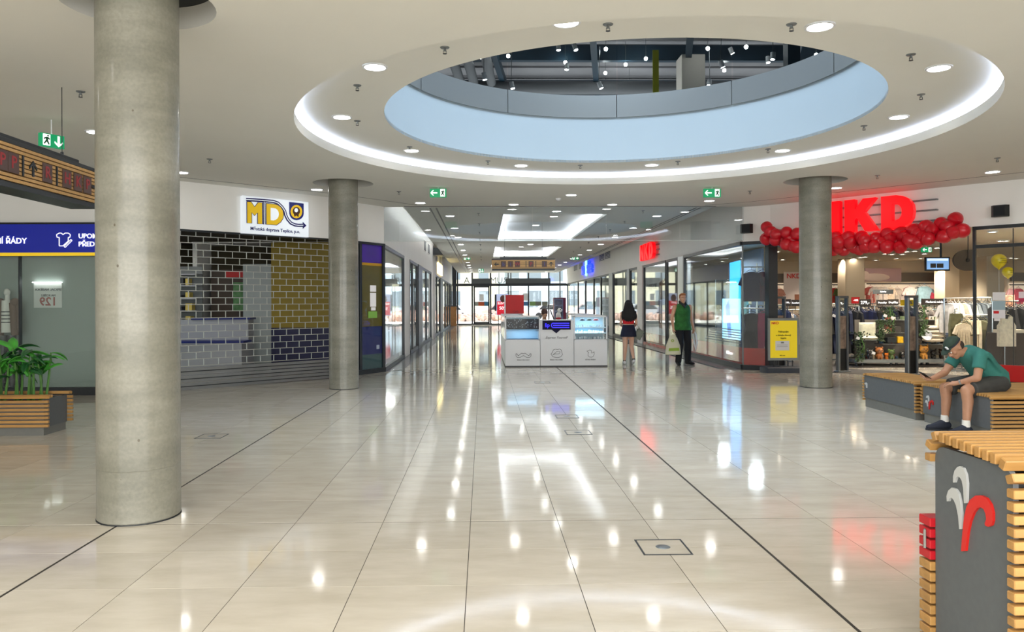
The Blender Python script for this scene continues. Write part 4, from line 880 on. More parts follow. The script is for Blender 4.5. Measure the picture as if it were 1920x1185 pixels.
pexit('tiny green exit sign hanging before the far entrance glazing', 897, 504, 907, 511, 47, 'd')
pexit('small green exit sign over the right side of the corridor', 1072, 479.5, 1086, 487, 36, 'd')
exit_sign('green exit sign with down arrow above the left hanging direction sign', (-5.0, 9.0, 3.33), (.55, .83), .27, .15, 'd')
# ---- speakers
for px, py, lab, rz in ((1401, 429, 'black loudspeaker on the white wall left of the balloon garland', 0), (1877, 396, 'black loudspeaker on the white wall right of the lit letters', 0)):
    S_ = frame((6.35, 16.85), (3.4, -3.8)) if px > 1500 else frame((5.85, 17.2), (.5, -.35)); x, z = onplane(px, py, S_, -.2); s = thing('loudspeaker', lab, 'loudspeaker', S_ @ Vector((x, -.16, z-.1)))
    MB(S_).poly([(x-.14, -.25), (x-.09, -.32), (x+.09, -.32), (x+.14, -.25), (x+.11, -.15), (x-.11, -.15)], z-.1, z+.1).build('cabinet', M_black, s); cb2 = CH[s.name][-1]
    MB(S_).poly([(x-.085, -.322), (x+.085, -.322), (x+.085, -.328), (x-.085, -.328)], z-.08, z+.08).build('grille', mat('speaker_cloth', '#15181d', .9), cb2)
    MB(S_).box(x-.02, x+.02, -.16, -.002, z-.02, z+.02).build('bracket', M_dark, s)
# ---- the lit letters over the shop
S_ = frame((6.35, 16.85), (3.4, -3.8))
xa, za = onplane(1521, 430, S_, -.22); xb, zb = onplane(1713, 427, S_, -.22); xt, zt2 = onplane(1690, 365, S_, -.22)
nkd_sign('big red lit letter sign over the shop entrance on the right', S_ @ Matrix.Translation((xa, -.22, zb)), zt2-zb, xb-xa, .14, .55)
# ---- balloon garland
gt = thing('balloon_garland', 'garland of red balloons under the big red lit letters', 'balloons', S_ @ Vector((2.0, -.4, 2.7)))
M_bal = mat('red_balloon', '#c80820', .35, coat=.25); random.seed(2)
pts = [(118,270),(140,292),(175,310),(112,335),(170,345),(230,300),(210,345),(248,330),(230,368),(275,345),(300,310),(285,382),(340,340),(380,350),(420,350),(350,390),(400,395),(450,400),(460,350),
       (515,330),(535,355),(505,400),(590,330),(605,355),(570,400),(670,330),(692,350),(655,395),(760,335),(745,385),(825,310),(840,335),(825,382),(900,300),(920,320),(895,385),(980,285),(1000,305),(990,360),(1050,265),(1085,285),(1065,335),
       (1140,250),(1170,265),(1150,325),(1222,222),(1262,285),(1212,298),(1110,300),(1030,330),(950,345),(870,355),(790,365),(700,385),(630,385),(545,390),(480,372),(195,320),(265,375)]
bal = MB(); prof = [(0, -.145), (.008, -.14), (.012, -.128), (.03, -.115), (.075, -.078), (.105, -.03), (.115, .02), (.105, .065), (.075, .1), (.035, .12), (0, .124)]
bal.lathe(prof, (0, 0, 0), 18); bme = bal.mesh('balloon', M_bal, smooth=True)
for i, (x, y) in enumerate(pts):
    px, py = 1400+x/3.119, 340+y/3.119; off = -.30-.16*((i*7) % 3)/2-random.uniform(0, .06); lx, lz = onplane(px, py, S_, off); w = S_ @ Vector((lx, off, lz))
    part('balloon', bme, gt, Matrix.Translation(w) @ Matrix.Rotation(random.uniform(0, 6), 4, 'Z') @ Matrix.Rotation(random.uniform(.9, 2.2), 4, 'X') @ Matrix.Scale(random.uniform(1.08, 1.22), 4))
lx0, lz0 = onplane(1436, 440, S_, -.3); lx1, _ = onplane(1810, 420, S_, -.3)
MB(S_).tube([(lx0+(lx1-lx0)*u, -.32, 2.72-.12*math.sin(PI*u)+.3*max(0, u-.75)) for u in [i/12 for i in range(13)]], .006, 5).build('string', M_dark, gt)
# ---- ceiling lamps and sprinklers
lb_me = {}
rim = MB().lathe([(.1, -.004), (.105, -.012), (.125, -.01), (.128, 0)], (0, 0, 0), 24, flip=True).mesh('rim', M_white, smooth=True)
disc = MB().lathe([(0, -.006), (.1, -.006)], (0, 0, 0), 24, flip=True).mesh('diffuser', M_lamp)
ORD = ['nearest', 'second', 'third', 'fourth', 'fifth', 'sixth', 'seventh', 'eighth', 'ninth', 'tenth', 'eleventh', 'twelfth', 'thirteenth']
def downlight(x, y, z, label, group):
    t = thing('downlight', label, 'ceiling lamp', (x, y, z), group=group); part('rim', rim, t); part('diffuser', disc, t)
for k, (px, py, w) in enumerate([(703, 125, 'far left, nearest the camera'), (641, 219, 'leftmost'), (772, 282, 'left, in the far half'), (977, 310, 'left of the two farthest'), (1222, 309, 'right of the two farthest'), (1467, 282, 'right, in the far half'), (1685, 219, 'right, at mid depth'), (1760, 127, 'rightmost'), (1537, 49, 'upper right, nearest the camera')]):
    p = atZ(px, py, H+.2); downlight(p.x, p.y, H+.2, 'round downlight in the ring soffit of the void, '+w, 'downlights in the ring soffit')
p = Vector((.7, 6.45)); downlight(.7, 6.4, H+.2, 'round downlight in the ring soffit hidden above the near edge', 'downlights in the ring soffit')
for px, py, w in [(180, 247, 'just left of the big concrete column'), (340, 323, 'just right of the big concrete column'), (594, 355, 'left of the left round column'), (788, 380, 'below the left exit sign'), (1071, 365, 'alone in front of the corridor mouth'), (963, 383, 'at the corridor mouth, left of centre'), (1148, 383, 'at the corridor mouth, right of centre'), (1330, 376, 'below the right exit sign'), (1567, 352, 'beside the right round column'), (1861, 322, 'at the far right')]:
    p = atZ(px, py, H); downlight(p.x, p.y, H, 'round ceiling downlight '+w, 'downlights of the round hall')
for i in range(12): downlight(-.81, 18.8+3.03*i, H, 'round downlight of the left corridor row, %s one' % ORD[i], 'downlights of the left corridor row')
for i in range(12): downlight(4.3, 18.9+3.03*i, H, 'round downlight of the right corridor row, %s one' % ORD[i], 'downlights of the right corridor row')
for i, y in enumerate((20.8, 24.0, 30.3, 33.2, 40.8, 44.2)): downlight(1.65, y, H+.3, 'downlight inside the rectangular ceiling recesses, %s one' % ORD[i], 'downlights in the ceiling recesses')
for i, y in enumerate((17.9, 27.9, 37.8)): downlight(1.72, y, H, 'downlight between the ceiling recesses, %s one' % ORD[i], 'downlights between the ceiling recesses')
for i, (x, y) in enumerate([(-5.5, 6), (-6.5, 2), (-2.5, 1.5), (1.5, 1.8), (5.5, 2), (8, 6), (9, 9.5), (-7.5, 9.5), (-4, 3.8)]):
    downlight(x, y, H, 'round ceiling downlight outside the frame over the near hall, %s one' % ORD[i], 'downlights above the near hall')
spr = [MB().lathe([(.0, 0), (.045, 0), (.04, -.008), (.012, -.012), (.012, -.035), (0, -.035)], (0, 0, 0), 12, flip=True).mesh('escutcheon', M_grey, smooth=True), MB().box(-.016, -.012, -.003, .003, -.055, -.03).box(.012, .016, -.003, .003, -.055, -.03).lathe([(0, -.055), (.02, -.057), (.02, -.06), (0, -.062)], (0, 0, 0), 10, flip=True).mesh('deflector', M_dark)]
def sprinkler(x, y, z, label, group): t = thing('sprinkler', label, 'sprinkler', (x, y, z), group=group); part('escutcheon', spr[0], t); part('deflector', spr[1], t)
for k, (px, py, w) in enumerate([(670, 165, 'upper left'), (670, 231, 'left, second from the camera'), (834, 95, 'near upper left edge'), (1140, 52, 'top centre'), (1484, 52, 'beside the upper right downlight'), (1708, 108, 'upper right'), (1727, 182, 'far right'), (1620, 240, 'lower right'), (1440, 283, 'far side, right of centre'), (1271, 306, 'far side, right'), (1088, 313, 'far side, centre'), (915, 305, 'far side, left'), (768, 279, 'beside the far left downlight')]):
    p = atZ(px, py, H+.17); z = H+.2 if math.hypot(p.x-1.8, p.y-9.8) < 4.05 else H; p = atZ(px, py, z-.03); sprinkler(p.x, p.y, z, 'small sprinkler head on the void ring, '+w, 'sprinklers on the ring')
for px, py, w in [(151, 177, 'left of the big column'), (393, 302, 'right of the big column'), (748, 362, 'left of the left exit sign'), (1406, 361, 'right of the right exit sign'), (1645, 332, 'above the lit red letters'), (1870, 300, 'at the far right')]:
    p = atZ(px, py, H-.03); sprinkler(p.x, p.y, H, 'small sprinkler head on the flat ceiling '+w, 'sprinklers on the hall ceiling')
for i in range(9): sprinkler(-.1, 18.3+2.4*i, H, 'sprinkler head in the left corridor line, %s one' % ORD[i], 'sprinklers along the corridor, left line')
for i in range(7): sprinkler(3.72, 17.8+2.3*i, H, 'sprinkler head in the right corridor line, %s one' % ORD[i], 'sprinklers along the corridor, right line')
p = atZ(1047, 376, H-.05); t = thing('smoke_detector', 'white smoke detector before the corridor mouth', 'smoke detector', (p.x, p.y, H)); MB().lathe([(0, 0), (.055, 0), (.05, -.03), (.03, -.05), (0, -.05)], (p.x, p.y, H), 16, flip=True).build('housing', M_white, t, smooth=True)
# ---- upper floor spotlights
M_spot = emis('spot_glow', '#ffffff', 30)
ULAB = ['left of the left duct group', 'above the pale spotlight left of centre', 'upper one between two slanted beams', 'upper middle right, alone', 'beside the upper duct', 'lower middle, upper of two', 'lower middle, lower of two', 'just above the steel edge', 'nearest the left rim', 'right of the white pillar top', 'above the right steel column', 'farthest right behind the glass', 'at the foot of the right steel column']
SLAB = ['leftmost, upright', 'second from the left, low by the steel edge', 'beside a slanted beam left of centre', 'upper left, near the ring edge, right of two', 'upper left, near the ring edge, left of two', 'uppermost right of the white pillar', 'tilted, right of the white pillar', 'low, right of the white pillar', 'right group, lower', 'right group, upper', 'low in the middle', 'beside the yellow banner']
for k, (px, py) in enumerate([(908, 143), (960, 160), (1063, 125), (1078, 88), (1047, 88), (1371, 95), (1353, 120), (1330, 155), (1440, 112), (1449, 105), (1125, 160), (1229, 140)]):
    Y = 19.5+(k % 3)*.8; p = atY(px, py, Y); t = thing('track_spotlight', 'white track spotlight on the upper floor, '+SLAB[k], 'spotlight', p, group='upper floor track spotlights')
    d = Vector((random.uniform(-.5, .5), random.uniform(-.3, .1), -1)).normalized()
    MB().cyl(p-d*.09, p+d*.09, .06, n=12).build('barrel', M_white, t, smooth=True); MB().cyl(p+d*.088, p+d*.093, .05, n=12).build('lens', M_spot, t); MB().cyl(p-d*.09, p+Vector((0, 0, 8.3-p.z)), .008, n=5).build('stem', M_grey, t)
for k, (px, py) in enumerate([(953, 105), (1060, 117), (1136, 92), (1173, 121), (1211, 110), (1135, 137), (1135, 157), (1180, 163), (903, 108), (1327, 91), (1399, 88), (1530, 103), (1358, 132)]):
    p = atZ(px, py, 8.2); t = thing('pendant_lamp', 'tiny round glowing lamp on the upper floor, '+ULAB[k], 'lamp', p); MB().ball(p, .05, 10, 6).build('globe', M_spot, t); MB().cyl(p, (p.x, p.y, 8.85), .006, n=5).build('cord', M_grey, t); None and (MB(), 'tiny round ceiling lamp glowing on the upper floor, number %s counted by depth' % ORD[k], 'lamp', 'tiny round lamps on the upper floor') if 0 else None
# ============================================================ CLOTHING SHOP
CN = {'#15181f': 'black', '#1c2540': 'navy', '#0f1113': 'jet black', '#23262c': 'charcoal', '#17203c': 'dark navy', '#d8cfc0': 'beige', '#2b2f38': 'charcoal', '#7b8798': 'grey blue', '#b79c84': 'tan', '#47505c': 'slate', '#e4dfd6': 'off-white', '#18203f': 'navy', '#0f1526': 'black', '#1d2750': 'royal navy', '#6c6258': 'taupe', '#5b6a86': 'blue', '#d6d2cf': 'light grey', '#2b3358': 'dark blue', '#a7a3a1': 'grey', '#3d4560': 'slate blue', '#b9b9ba': 'silver grey', '#6f7880': 'mid grey', '#e2ddd2': 'cream', '#47505a': 'slate', '#c6c2ba': 'pale grey', '#5a5a40': 'khaki', '#e3d6bf': 'cream', '#d8c8ad': 'sand', '#4a4c38': 'dark khaki', '#c98f7f': 'salmon', '#d8a0a4': 'pink', '#e9e2dc': 'white', '#b03a4e': 'crimson', '#8d93a0': 'grey', '#8fb0bd': 'light blue', '#e6ddcc': 'cream', '#101012': 'black', '#1a1a1e': 'soft black', '#0d0d10': 'deep black'}
SHORT = ['rack at the left end of the shop', 'black rack right of the round column', 'navy rack under the 279 sign', 'rack behind the household shelf', 'rack below the swimwear sign', 'upper rack by the right door frame', 'lower rack by the right door frame', 'rack behind the poster stand', 'long rack deep inside the shop', 'rack before the beige pillar', 'pink rack behind the yellow balloons', 'rack before the beige partition', 'rack behind the right shop window']; NRK = [0]
NTH = ['first', 'second', 'third', 'fourth', 'fifth', 'sixth', 'seventh', 'eighth', 'ninth', 'tenth', 'eleventh', 'twelfth', 'thirteenth', 'fourteenth', 'fifteenth', 'sixteenth']+['%dth' % q for q in range(17, 40)]
def pbox(name, m, x0, y0, x1, y1, Y, d=.03, parent=None, **k):
    a = atY(x0, y1, Y); b = atY(x1, y0, Y); return MB().box(a.x, b.x, Y, Y+d, a.z, b.z).build(name, m, parent, **k)
ZC = 2.95
MB().box(6.0, 22, 17.3, 27, ZC, ZC+.05).add([(6.3, 17.3, ZC), (22, 17.3, ZC), (22, .5, ZC), (9.9, 13.3, ZC)], [(0, 1, 2, 3)]).build('ceiling_shop', mat('shop_ceiling', '#d8ccb4', .8), kind='structure')
MB().box(6, 22, 27, 27.1, 0, ZC).build('wall_shop_back', M_wall2, kind='structure')
MB().box(22, 22.1, 5, 27, 0, ZC).box(7.4, 7.5, 20.2, 27, 0, ZC).build('wall_shop_sides', M_wall2, kind='structure')
MB().add([(6.55, 17.05, .002), (9.7, 13.6, .002), (10.6, 14.4, .002), (7.5, 17.9, .002)], [(0, 1, 2, 3)]).build('trim_door_mat', mat('dark_entrance_mat', '#3d3a37', .9), kind='structure')
WARM = (1, .86, .68)

for _x, _y in ((8.6, 16.6), (10.4, 16.6), (11.6, 15.6), (12.4, 16.9)): light('shop_front_lamp', 'SPOT', (_x, _y, ZC-.06), 120, WARM, (0, 0, 0), spot_size=2.2, spot_blend=.6, shadow_soft_size=.1)
for i, (x, y) in enumerate([(9.5, 18.5), (12.5, 18.5), (15.5, 18.5), (11, 22), (14, 22), (17, 22), (12, 25.4), (15, 25.4), (18, 25.4), (12, 15.6), (9.0, 21.5)]):
    light('shop_lamp', 'SPOT', (x, y, ZC-.06), 170, WARM, (0, 0, 0), spot_size=2.3, spot_blend=.6, shadow_soft_size=.1)
SPX = [1452, 1467, 1530, 1443, 1457, 1601, 1613, 1622, 1642, 1681, 1726, 1715, 1757, 1700, 1692, 1660, 1672, 1861, 1877, 1884, 1905, 1872, 1895, 1733]
M_sl = emis('shop_lamp_glow', '#fff0d8', 18); random.seed(8)
for px, py in [(1452, 488), (1467, 487), (1530, 470), (1443, 486), (1457, 472), (1601, 491), (1613, 483), (1622, 482), (1642, 488), (1681, 485), (1726, 485), (1715, 471), (1757, 465), (1700, 472), (1692, 477), (1660, 476), (1672, 477), (1861, 435), (1877, 452), (1884, 452), (1905, 485), (1872, 484), (1895, 484), (1733, 476)]:
    p = atZ(px, py, ZC-.02)
    if p.y > 26.5: p = atZ(px, py-6, ZC-.02)
    t = thing('ceiling_spot', 'small bright recessed spot in the clothing shop ceiling, '+NTH[sorted(SPX).index(px)]+' counted from the left', 'ceiling lamp', p, group='recessed spots in the clothing shop ceiling')
    MB().lathe([(.07, 0), (.09, -.01), (.1, .02)], p, 14, flip=True).build('rim', M_white, t); MB().lathe([(0, -.004), (.07, -.004)], p, 14, flip=True).build('lens', M_sl, t)
Yb = 26.9
for k, (x0, y0, x1, y1) in enumerate(((1437, 513, 1469, 530), (1557, 512, 1586, 530), (1690, 511, 1771, 528), (1895, 511, 1925, 527))):
    pbox('header_panel', mat('taupe_header', '#6f675f', .6, var=.15, scale=.8), x0, y0, x1, y1, Yb, .05, label=['dark taupe header panel left of the shop name poster', 'dark taupe header panel right of the round column', 'wide dark taupe header panel above the jackets', 'dark taupe header panel behind the yellow balloons'][k], cat='panel')
M_lb = mat('lit_back_panel', '#efe3cf', .6, emit='#ffe9cc', es=.2)
for k, (x0, y0, x1, y1) in enumerate(((1437, 531, 1469, 575), (1557, 531, 1586, 580), (1623, 530, 1771, 582), (1893, 530, 1925, 590))): pbox('lit_wall_bay', M_lb, x0, y0, x1, y1, Yb+.02, .04, label='lit cream wall bay behind hanging clothes, '+['far left', 'beside the round column', 'wide one in the middle', 'far right'][k], cat='panel')
pt = thing('shop_name_poster', 'pale wall poster with red shop name in capital letters', 'poster', atY(1485, 570, Yb))
pbox('sheet', mat('poster_blush', '#ece0dc', .6), 1470, 510, 1500, 570, Yb-.1, .04, pt); txt('lettering', 'NKD', 1475, 518, Yb-.12, 9, M_red, pt, bold=.02)
pbox('printed_figure', mat('poster_figure', '#a56b52', .7), 1490, 552, 1499, 566, Yb-.105, .004, pt)
pt = thing('mother_child_poster', 'wide pink wall poster with a sleeping figure', 'poster', atY(1656, 528, Yb))
pbox('sheet', mat('poster_mauve', '#c9a9ae', .6, var=.12, scale=.8), 1622, 503, 1690, 528, Yb-.1, .03, pt)
a = atY(1640, 520, Yb-.11); MB().ball((a.x, Yb-.1, a.z), (.55, .03, .14), 14, 8).ball((a.x-.35, Yb-.1, a.z+.1), (.16, .035, .13), 12, 8).build('printed_figure', mat('poster_cream_print', '#ecd9cf', .7), pt, smooth=True)
for k, (x0, x1, Y) in enumerate(((1586, 1622, 25.2), (1771, 1800, 25.4), (1851, 1884, 24.2))):
    a = atY(x0, 600, Y); b = atY(x1, 600, Y); MB().bbox(a.x, b.x, Y, Y+.6, 0, ZC, .02).build('pillar', M_wall2, label=['square beige pillar behind the price signs', 'square beige pillar right of the screen', 'square beige pillar behind the yellow balloons'][k], cat='pillar')
pbox('half_wall', M_wall2, 1771, 562, 1840, 640, 24.6, .1, label='low beige partition wall right of the jackets', cat='wall panel')
# hanging screen
sc_t = thing('ceiling_screen', 'screen hung from the shop ceiling showing two black garments', 'screen', atY(1758, 507, 17.6))
pbox('housing', M_black, 1736, 482, 1781, 508, 17.6, .06, sc_t); pic = pbox('picture', emis('screen_blue', '#6f9cd0', .45), 1738, 484, 1779, 505, 17.59, .01, sc_t)
for x0, x1 in ((1745, 1755), (1757, 1769)): pbox('picture_detail', mat('screen_black', '#101418', .4), x0, 494, x1, 502, 17.58, .01, pic)
pbox('picture_stripe', emis('screen_pale', '#c9dcf0', .5), 1739, 484.5, 1778, 489, 17.58, .01, pic)
a = atY(1764, 480, 17.63); MB().cyl((a.x, 17.63, a.z-.05), (a.x, 17.63, ZC), .025, n=8).build('pole', M_black, sc_t)
exit_sign('dark green exit sign inside the shop under the balloons', atY(1737, 473, 18.3), (1, 0), .24, .12, 'l')
c = atY(1813, 488, 15.9); hd = thing('half_round_display', 'dark half round hanging disc left of the right door frame', 'display', c)
MB().prism([(c.x+.3*math.cos(PI/2+PI*i/20)*1.0, c.z+.22*math.sin(PI/2+PI*i/20)*1.0) for i in range(21)]+[(c.x+.12, c.z-.22), (c.x+.12, c.z+.22)], 15.88, 15.92).build('disc', mat('dark_taupe', '#4a433c', .6), hd)
MB().cyl((c.x, 15.86, c.z), (c.x, 15.88, c.z), .04, n=12).build('hub', M_black, hd); MB().cyl((c.x, 15.86, c.z), (c.x, 15.86, ZC), .008, n=6).build('rod', M_black, hd)
# ---- security gates
def gate(px, label, Y, w=.26, h=1.62, rz=.25):
    p = atY(px, 600, Y); M = Matrix.Translation((p.x, Y, 0)) @ Matrix.Rotation(rz, 4, 'Z'); t = thing('security_gate', label, 'security gate', (p.x, Y, 0))
    MB(M).bbox(-w/2, -w/2+.05, -.05, .05, 0, h, .008).build('post', M_grey, t); MB(M).bbox(w/2-.04, w/2, -.05, .05, 0, h, .008).build('post', M_panel, t)
    MB(M).box(-w/2, w/2, -.05, .05, h-.04, h+.01).build('top_rail', M_panel, t); MB(M).box(-w/2+.05, w/2-.04, -.015, .015, .02, .5).build('dark_panel', M_black, t)
    MB(M).box(-w/2+.05, w/2-.04, -.012, .012, .5, 1.2).build('picture_panel', mat('gate_picture', '#8c7a6c', .5, var=.5, scale=9), t)
    MB(M).box(-w/2+.05, w/2-.04, -.006, .006, 1.2, h-.04).build('glass_pane', M_glass, t); MB(M).bbox(-w/2-.03, w/2+.03, -.08, .08, 0, .03, .01).build('foot', M_panel, t)
gate(1462, 'security gate at the left end of the shop entrance', 17.2); gate(1579, 'security gate just right of the right round column', 16.3); gate(1709, 'security gate standing in the middle of the shop entrance', 15.55)
# ---- poster stand
ps = thing('poster_stand', 'free standing framed yellow promotional poster beside the round column', 'poster stand', atZ(1470, 697))
Y = 16.3; a = atY(1440, 676, Y); b = atY(1498.5, 596, Y)
MB().bbox(a.x, b.x, Y, Y+.04, a.z, b.z, .01).build('frame', M_grey, ps); m_y = mat('promo_yellow', '#e8cf18', .45, emit='#e8cf18', es=.12)
pbox('sheet', m_y, 1444.5, 601, 1494.5, 671, Y-.004, .004, ps); txt('lettering', 'NKD', 1446.5, 606, Y-.01, 4.6, M_red, ps, bold=.012)
m_olv = mat('olive_print', '#6a5f10', .6)
for body, yy, h_ in (('Nakupujte', 622, 4.2), ('a získejte slevový', 628.5, 3.7), ('kupón', 634, 3.8)): txt('lettering', body, 1469, yy, Y-.01, h_*.8, m_olv, ps, align='CENTER', bold=.004)
pbox('coupon', M_white, 1454, 639, 1480, 657, Y-.008, .004, ps); txt('lettering', '20%', 1467, 642.5, Y-.012, 2.6, M_panel, ps, align='CENTER', bold=.004)
for yy in (646.5, 649.5): pbox('text_line', mat('text_line_grey', '#8c8c8c', .6), 1457, yy, 1477, yy+.8, Y-.011, .003, ps)
txt('lettering', 'NKD.com', 1467, 666.5, Y-.01, 1.8, m_olv, ps, align='CENTER')
MB().bbox(a.x-.1, b.x+.1, Y-.18, Y+.25, 0, .13, .03).build('weighted_base', mat('dark_blue_base', '#2c3542', .45), ps)
for x in (a.x+.14, a.x+.24, b.x-.24, b.x-.14): MB().cyl((x, Y+.02, .12), (x, Y+.02, a.z+.02), .014, n=8).build('leg', M_black, ps)
# ---- garments and racks
def garment_me(kind, m, seed=0):
    rnd = random.Random(seed); b = MB()
    out = {'shirt': [(-.05, .0), (-.2, -.05), (-.3, -.3), (-.22, -.33), (-.17, -.2), (-.18, -.68), (.18, -.68), (.17, -.2), (.22, -.33), (.3, -.3), (.2, -.05), (.05, 0)],
           'tank': [(-.07, 0), (-.13, -.02), (-.15, -.16), (-.19, -.22), (-.19, -.7), (.19, -.7), (.19, -.22), (.15, -.16), (.13, -.02), (.07, 0), (.05, -.06), (-.05, -.06)],
           'dress': [(-.05, 0), (-.17, -.04), (-.14, -.35), (-.26, -1.0), (-.08, -1.03), (.08, -1.0), (.26, -1.02), (.14, -.35), (.17, -.04), (.05, 0)],
           'trousers': [(-.15, 0), (-.18, -.3), (-.17, -.95), (-.03, -.95), (0, -.32), (.03, -.95), (.17, -.95), (.18, -.3), (.15, 0)],
           'jacket': [(-.06, 0), (-.23, -.06), (-.33, -.55), (-.23, -.57), (-.2, -.25), (-.21, -.8), (.21, -.8), (.2, -.25), (.23, -.57), (.33, -.55), (.23, -.06), (.06, 0)]}[kind]
    b.prism(out, -.02, .02)
    # soft folds: displaced front and back
    n = len(out); me_v = []
    for v in b.v: me_v.append(Vector((v.x, v.y*(1+.9*abs(math.sin(v.x*17+seed)))*(1 if v.z > -.1 else 1.5), v.z)))
    b.v = me_v
    for s_ in (-.1, -.03, .05, .11):
        if kind in ('dress', 'shirt', 'jacket', 'tank'): b.tube([(s_, -.03, -.16), (s_*1.1, -.04, -.4), (s_*1.25, -.035, -.66)], [.006, .016, .018], 5)
    b.tube([(-.16, 0, -.03), (-.06, 0, .035), (0, 0, .05), (.0, .0, .1), (.02, 0, .12), (.035, 0, .1)], .006, 5); b.tube([(0, 0, .05), (.06, 0, .035), (.16, 0, -.03)], .006, 5)
    return b.mesh(kind, m)
CLOTH = {}
def cloth(col): return mat('fabric_'+col[1:], col, .85, var=.14, scale=14)
GM_ = {}
def garm(kind, col, M, label, group=None, cat='garment', sc_=1.):
    key = (kind, col)
    if key not in GM_: GM_[key] = garment_me(kind, cloth(col), len(GM_))
    o = bpy.data.objects.new({'shirt': 'hanging_shirt', 'tank': 'hanging_vest', 'dress': 'hanging_dress', 'trousers': 'hanging_trousers', 'jacket': 'hanging_jacket'}[kind], GM_[key]); COL.objects.link(o)
    o.matrix_basis = M @ Matrix.Scale(sc_, 4); return tag(o, label, cat, group)
def rack(px, Y, L, h, cols, kinds, label, glabel, rz=0., step=.09):
    c = atY(px, 600, Y); M = Matrix.Translation((c.x, Y, 0)) @ Matrix.Rotation(rz, 4, 'Z'); t = thing('clothes_rack', label, 'clothes rack', (c.x, Y, 0))
    for s in (-L/2, L/2):
        MB(M).cyl((s, 0, .04), (s, 0, h), .016, n=8).build('upright', M_steel, t); MB(M).box(s-.02, s+.02, -.28, .28, .02, .05).build('foot', M_panel, t)
    MB(M).cyl((-L/2, 0, h), (L/2, 0, h), .014, n=8).build('rail', M_steel, t); MB(M).box(-L/2, L/2, -.012, .012, .1, .13).build('lower_bar', M_panel, t)
    n = int(L/step)
    for i in range(n):
        x = -L/2+.06+i*(L-.12)/max(1, n-1); k = kinds[i % len(kinds)]; col = cols[(i*7+i//3) % len(cols)]
        garm(k, col, M @ Matrix.Translation((x, 0, h-.115)) @ Matrix.Rotation(PI/2+random.uniform(-.3, .3), 4, 'Z'), CN[col]+' '+k+', '+NTH[i]+' on the '+SHORT[NRK[0]], glabel)
    NRK[0] += 1
    return t, M
dk = ['#15181f', '#1c2540', '#0f1113', '#23262c', '#17203c']
mix = ['#d8cfc0', '#2b2f38', '#7b8798', '#b79c84', '#47505c', '#e4dfd6']
lt = ['#e8dfcf', '#d9c9ae', '#c8b79a', '#efe8da', '#6d6a4c']
random.seed(21)
rack(1448, 19.0, .8, 1.42, dk, ['shirt', 'jacket'], 'clothes rack at the left end of the shop', 'dark garment on the rack at the left end of the shop')
rack(1568, 18.3, 1.1, 1.4, dk, ['dress', 'jacket'], 'clothes rack with long black garments right of the round column', 'black or navy garment on the rack right of the round column')
rack(1612, 18.9, .75, 1.4, ['#18203f', '#0f1526', '#1d2750'], ['dress'], 'clothes rack with navy garments under the 279 price sign', 'navy garment under the 279 price sign')
rack(1650, 20.5, 1.3, 1.38, dk[:3]+['#6c6258'], ['shirt'], 'clothes rack behind the household shelf', 'dark shirt on the rack behind the household shelf')
rack(1735, 21.0, 1.5, 1.38, ['#5b6a86', '#d6d2cf', '#2b3358', '#a7a3a1', '#3d4560'], ['shirt'], 'clothes rack below the swimwear sign', 'blue or grey top on the rack below the swimwear sign')
rack(1815, 17.4, 1.1, 1.58, ['#b9b9ba', '#6f7880', '#e2ddd2', '#47505a', '#c6c2ba'], ['shirt'], 'clothes rack with grey patterned tops beside the right door frame', 'grey patterned top on the upper rack by the right door frame')
rack(1822, 16.7, .7, 1.2, ['#5a5a40', '#e3d6bf', '#d8c8ad', '#4a4c38'], ['trousers', 'shirt'], 'lower clothes rack with trousers beside the right door frame', 'khaki or cream garment on the lower rack by the right door frame')
rack(1480, 20.6, 1.0, 1.3, mix, ['shirt'], 'clothes rack behind the yellow poster stand', 'garment on the rack behind the yellow poster stand')
rack(1700, 24.4, 2.6, 1.45, mix+['#c98f7f'], ['shirt', 'dress'], 'long clothes rack deep inside the shop', 'garment on the long rack deep inside the shop')
rack(1590, 24.4, 1.6, 1.45, mix, ['shirt'], 'clothes rack before the beige pillar', 'garment on the rack before the beige pillar')
# front-facing garments on the back wall and by the door
def fg(kind, col, px, py, Y, label, s=1.): a = atY(px, py, Y); garm(kind, col, Matrix.Translation(a), label, sc_=s)
for px, col, lab in ((1640, '#e9e2dc', 'white baby top on the lit back wall under the pink poster'), (1655, '#e5d9d0', 'second white baby top on the lit back wall'), (1705, '#e7c9c6', 'pale pink top on the lit back wall'), (1632, '#c4635c', 'red and white top on the lit back wall')): fg('shirt', col, px, 538, 26.7, lab, .9)
fg('jacket', '#8fb0bd', 1733, 537, 26.6, 'light blue jacket hanging on the lit back wall', 1.0); fg('jacket', '#5b5a5c', 1724, 538, 26.75, 'dark grey jacket hanging half behind the light blue one', 1.)
fg('dress', '#e06a78', 1761, 537, 26.6, 'coral pink dress hanging on the lit back wall', .85); fg('tank', '#a83246', 1751, 548, 26.5, 'small dark red top beside the coral dress', .6)
MB().cyl(atY(1625, 532, 26.65), atY(1771, 532, 26.65), .02, n=8).build('wall_rail', M_black, label='black rail with hangers along the lit back wall', cat='rail')
fg('tank', '#e6dcc4', 1887, 593, 14.1, 'cream ribbed top displayed in the right shop window', .8)
fg('shirt', '#cfc3aa', 1806, 606, 16.3, 'cream cardigan hanging beside the cushion stack', .75)
fg('trousers', '#5c5c40', 1793, 588, 16.4, 'khaki trousers hanging beside the cushion stack', .85)
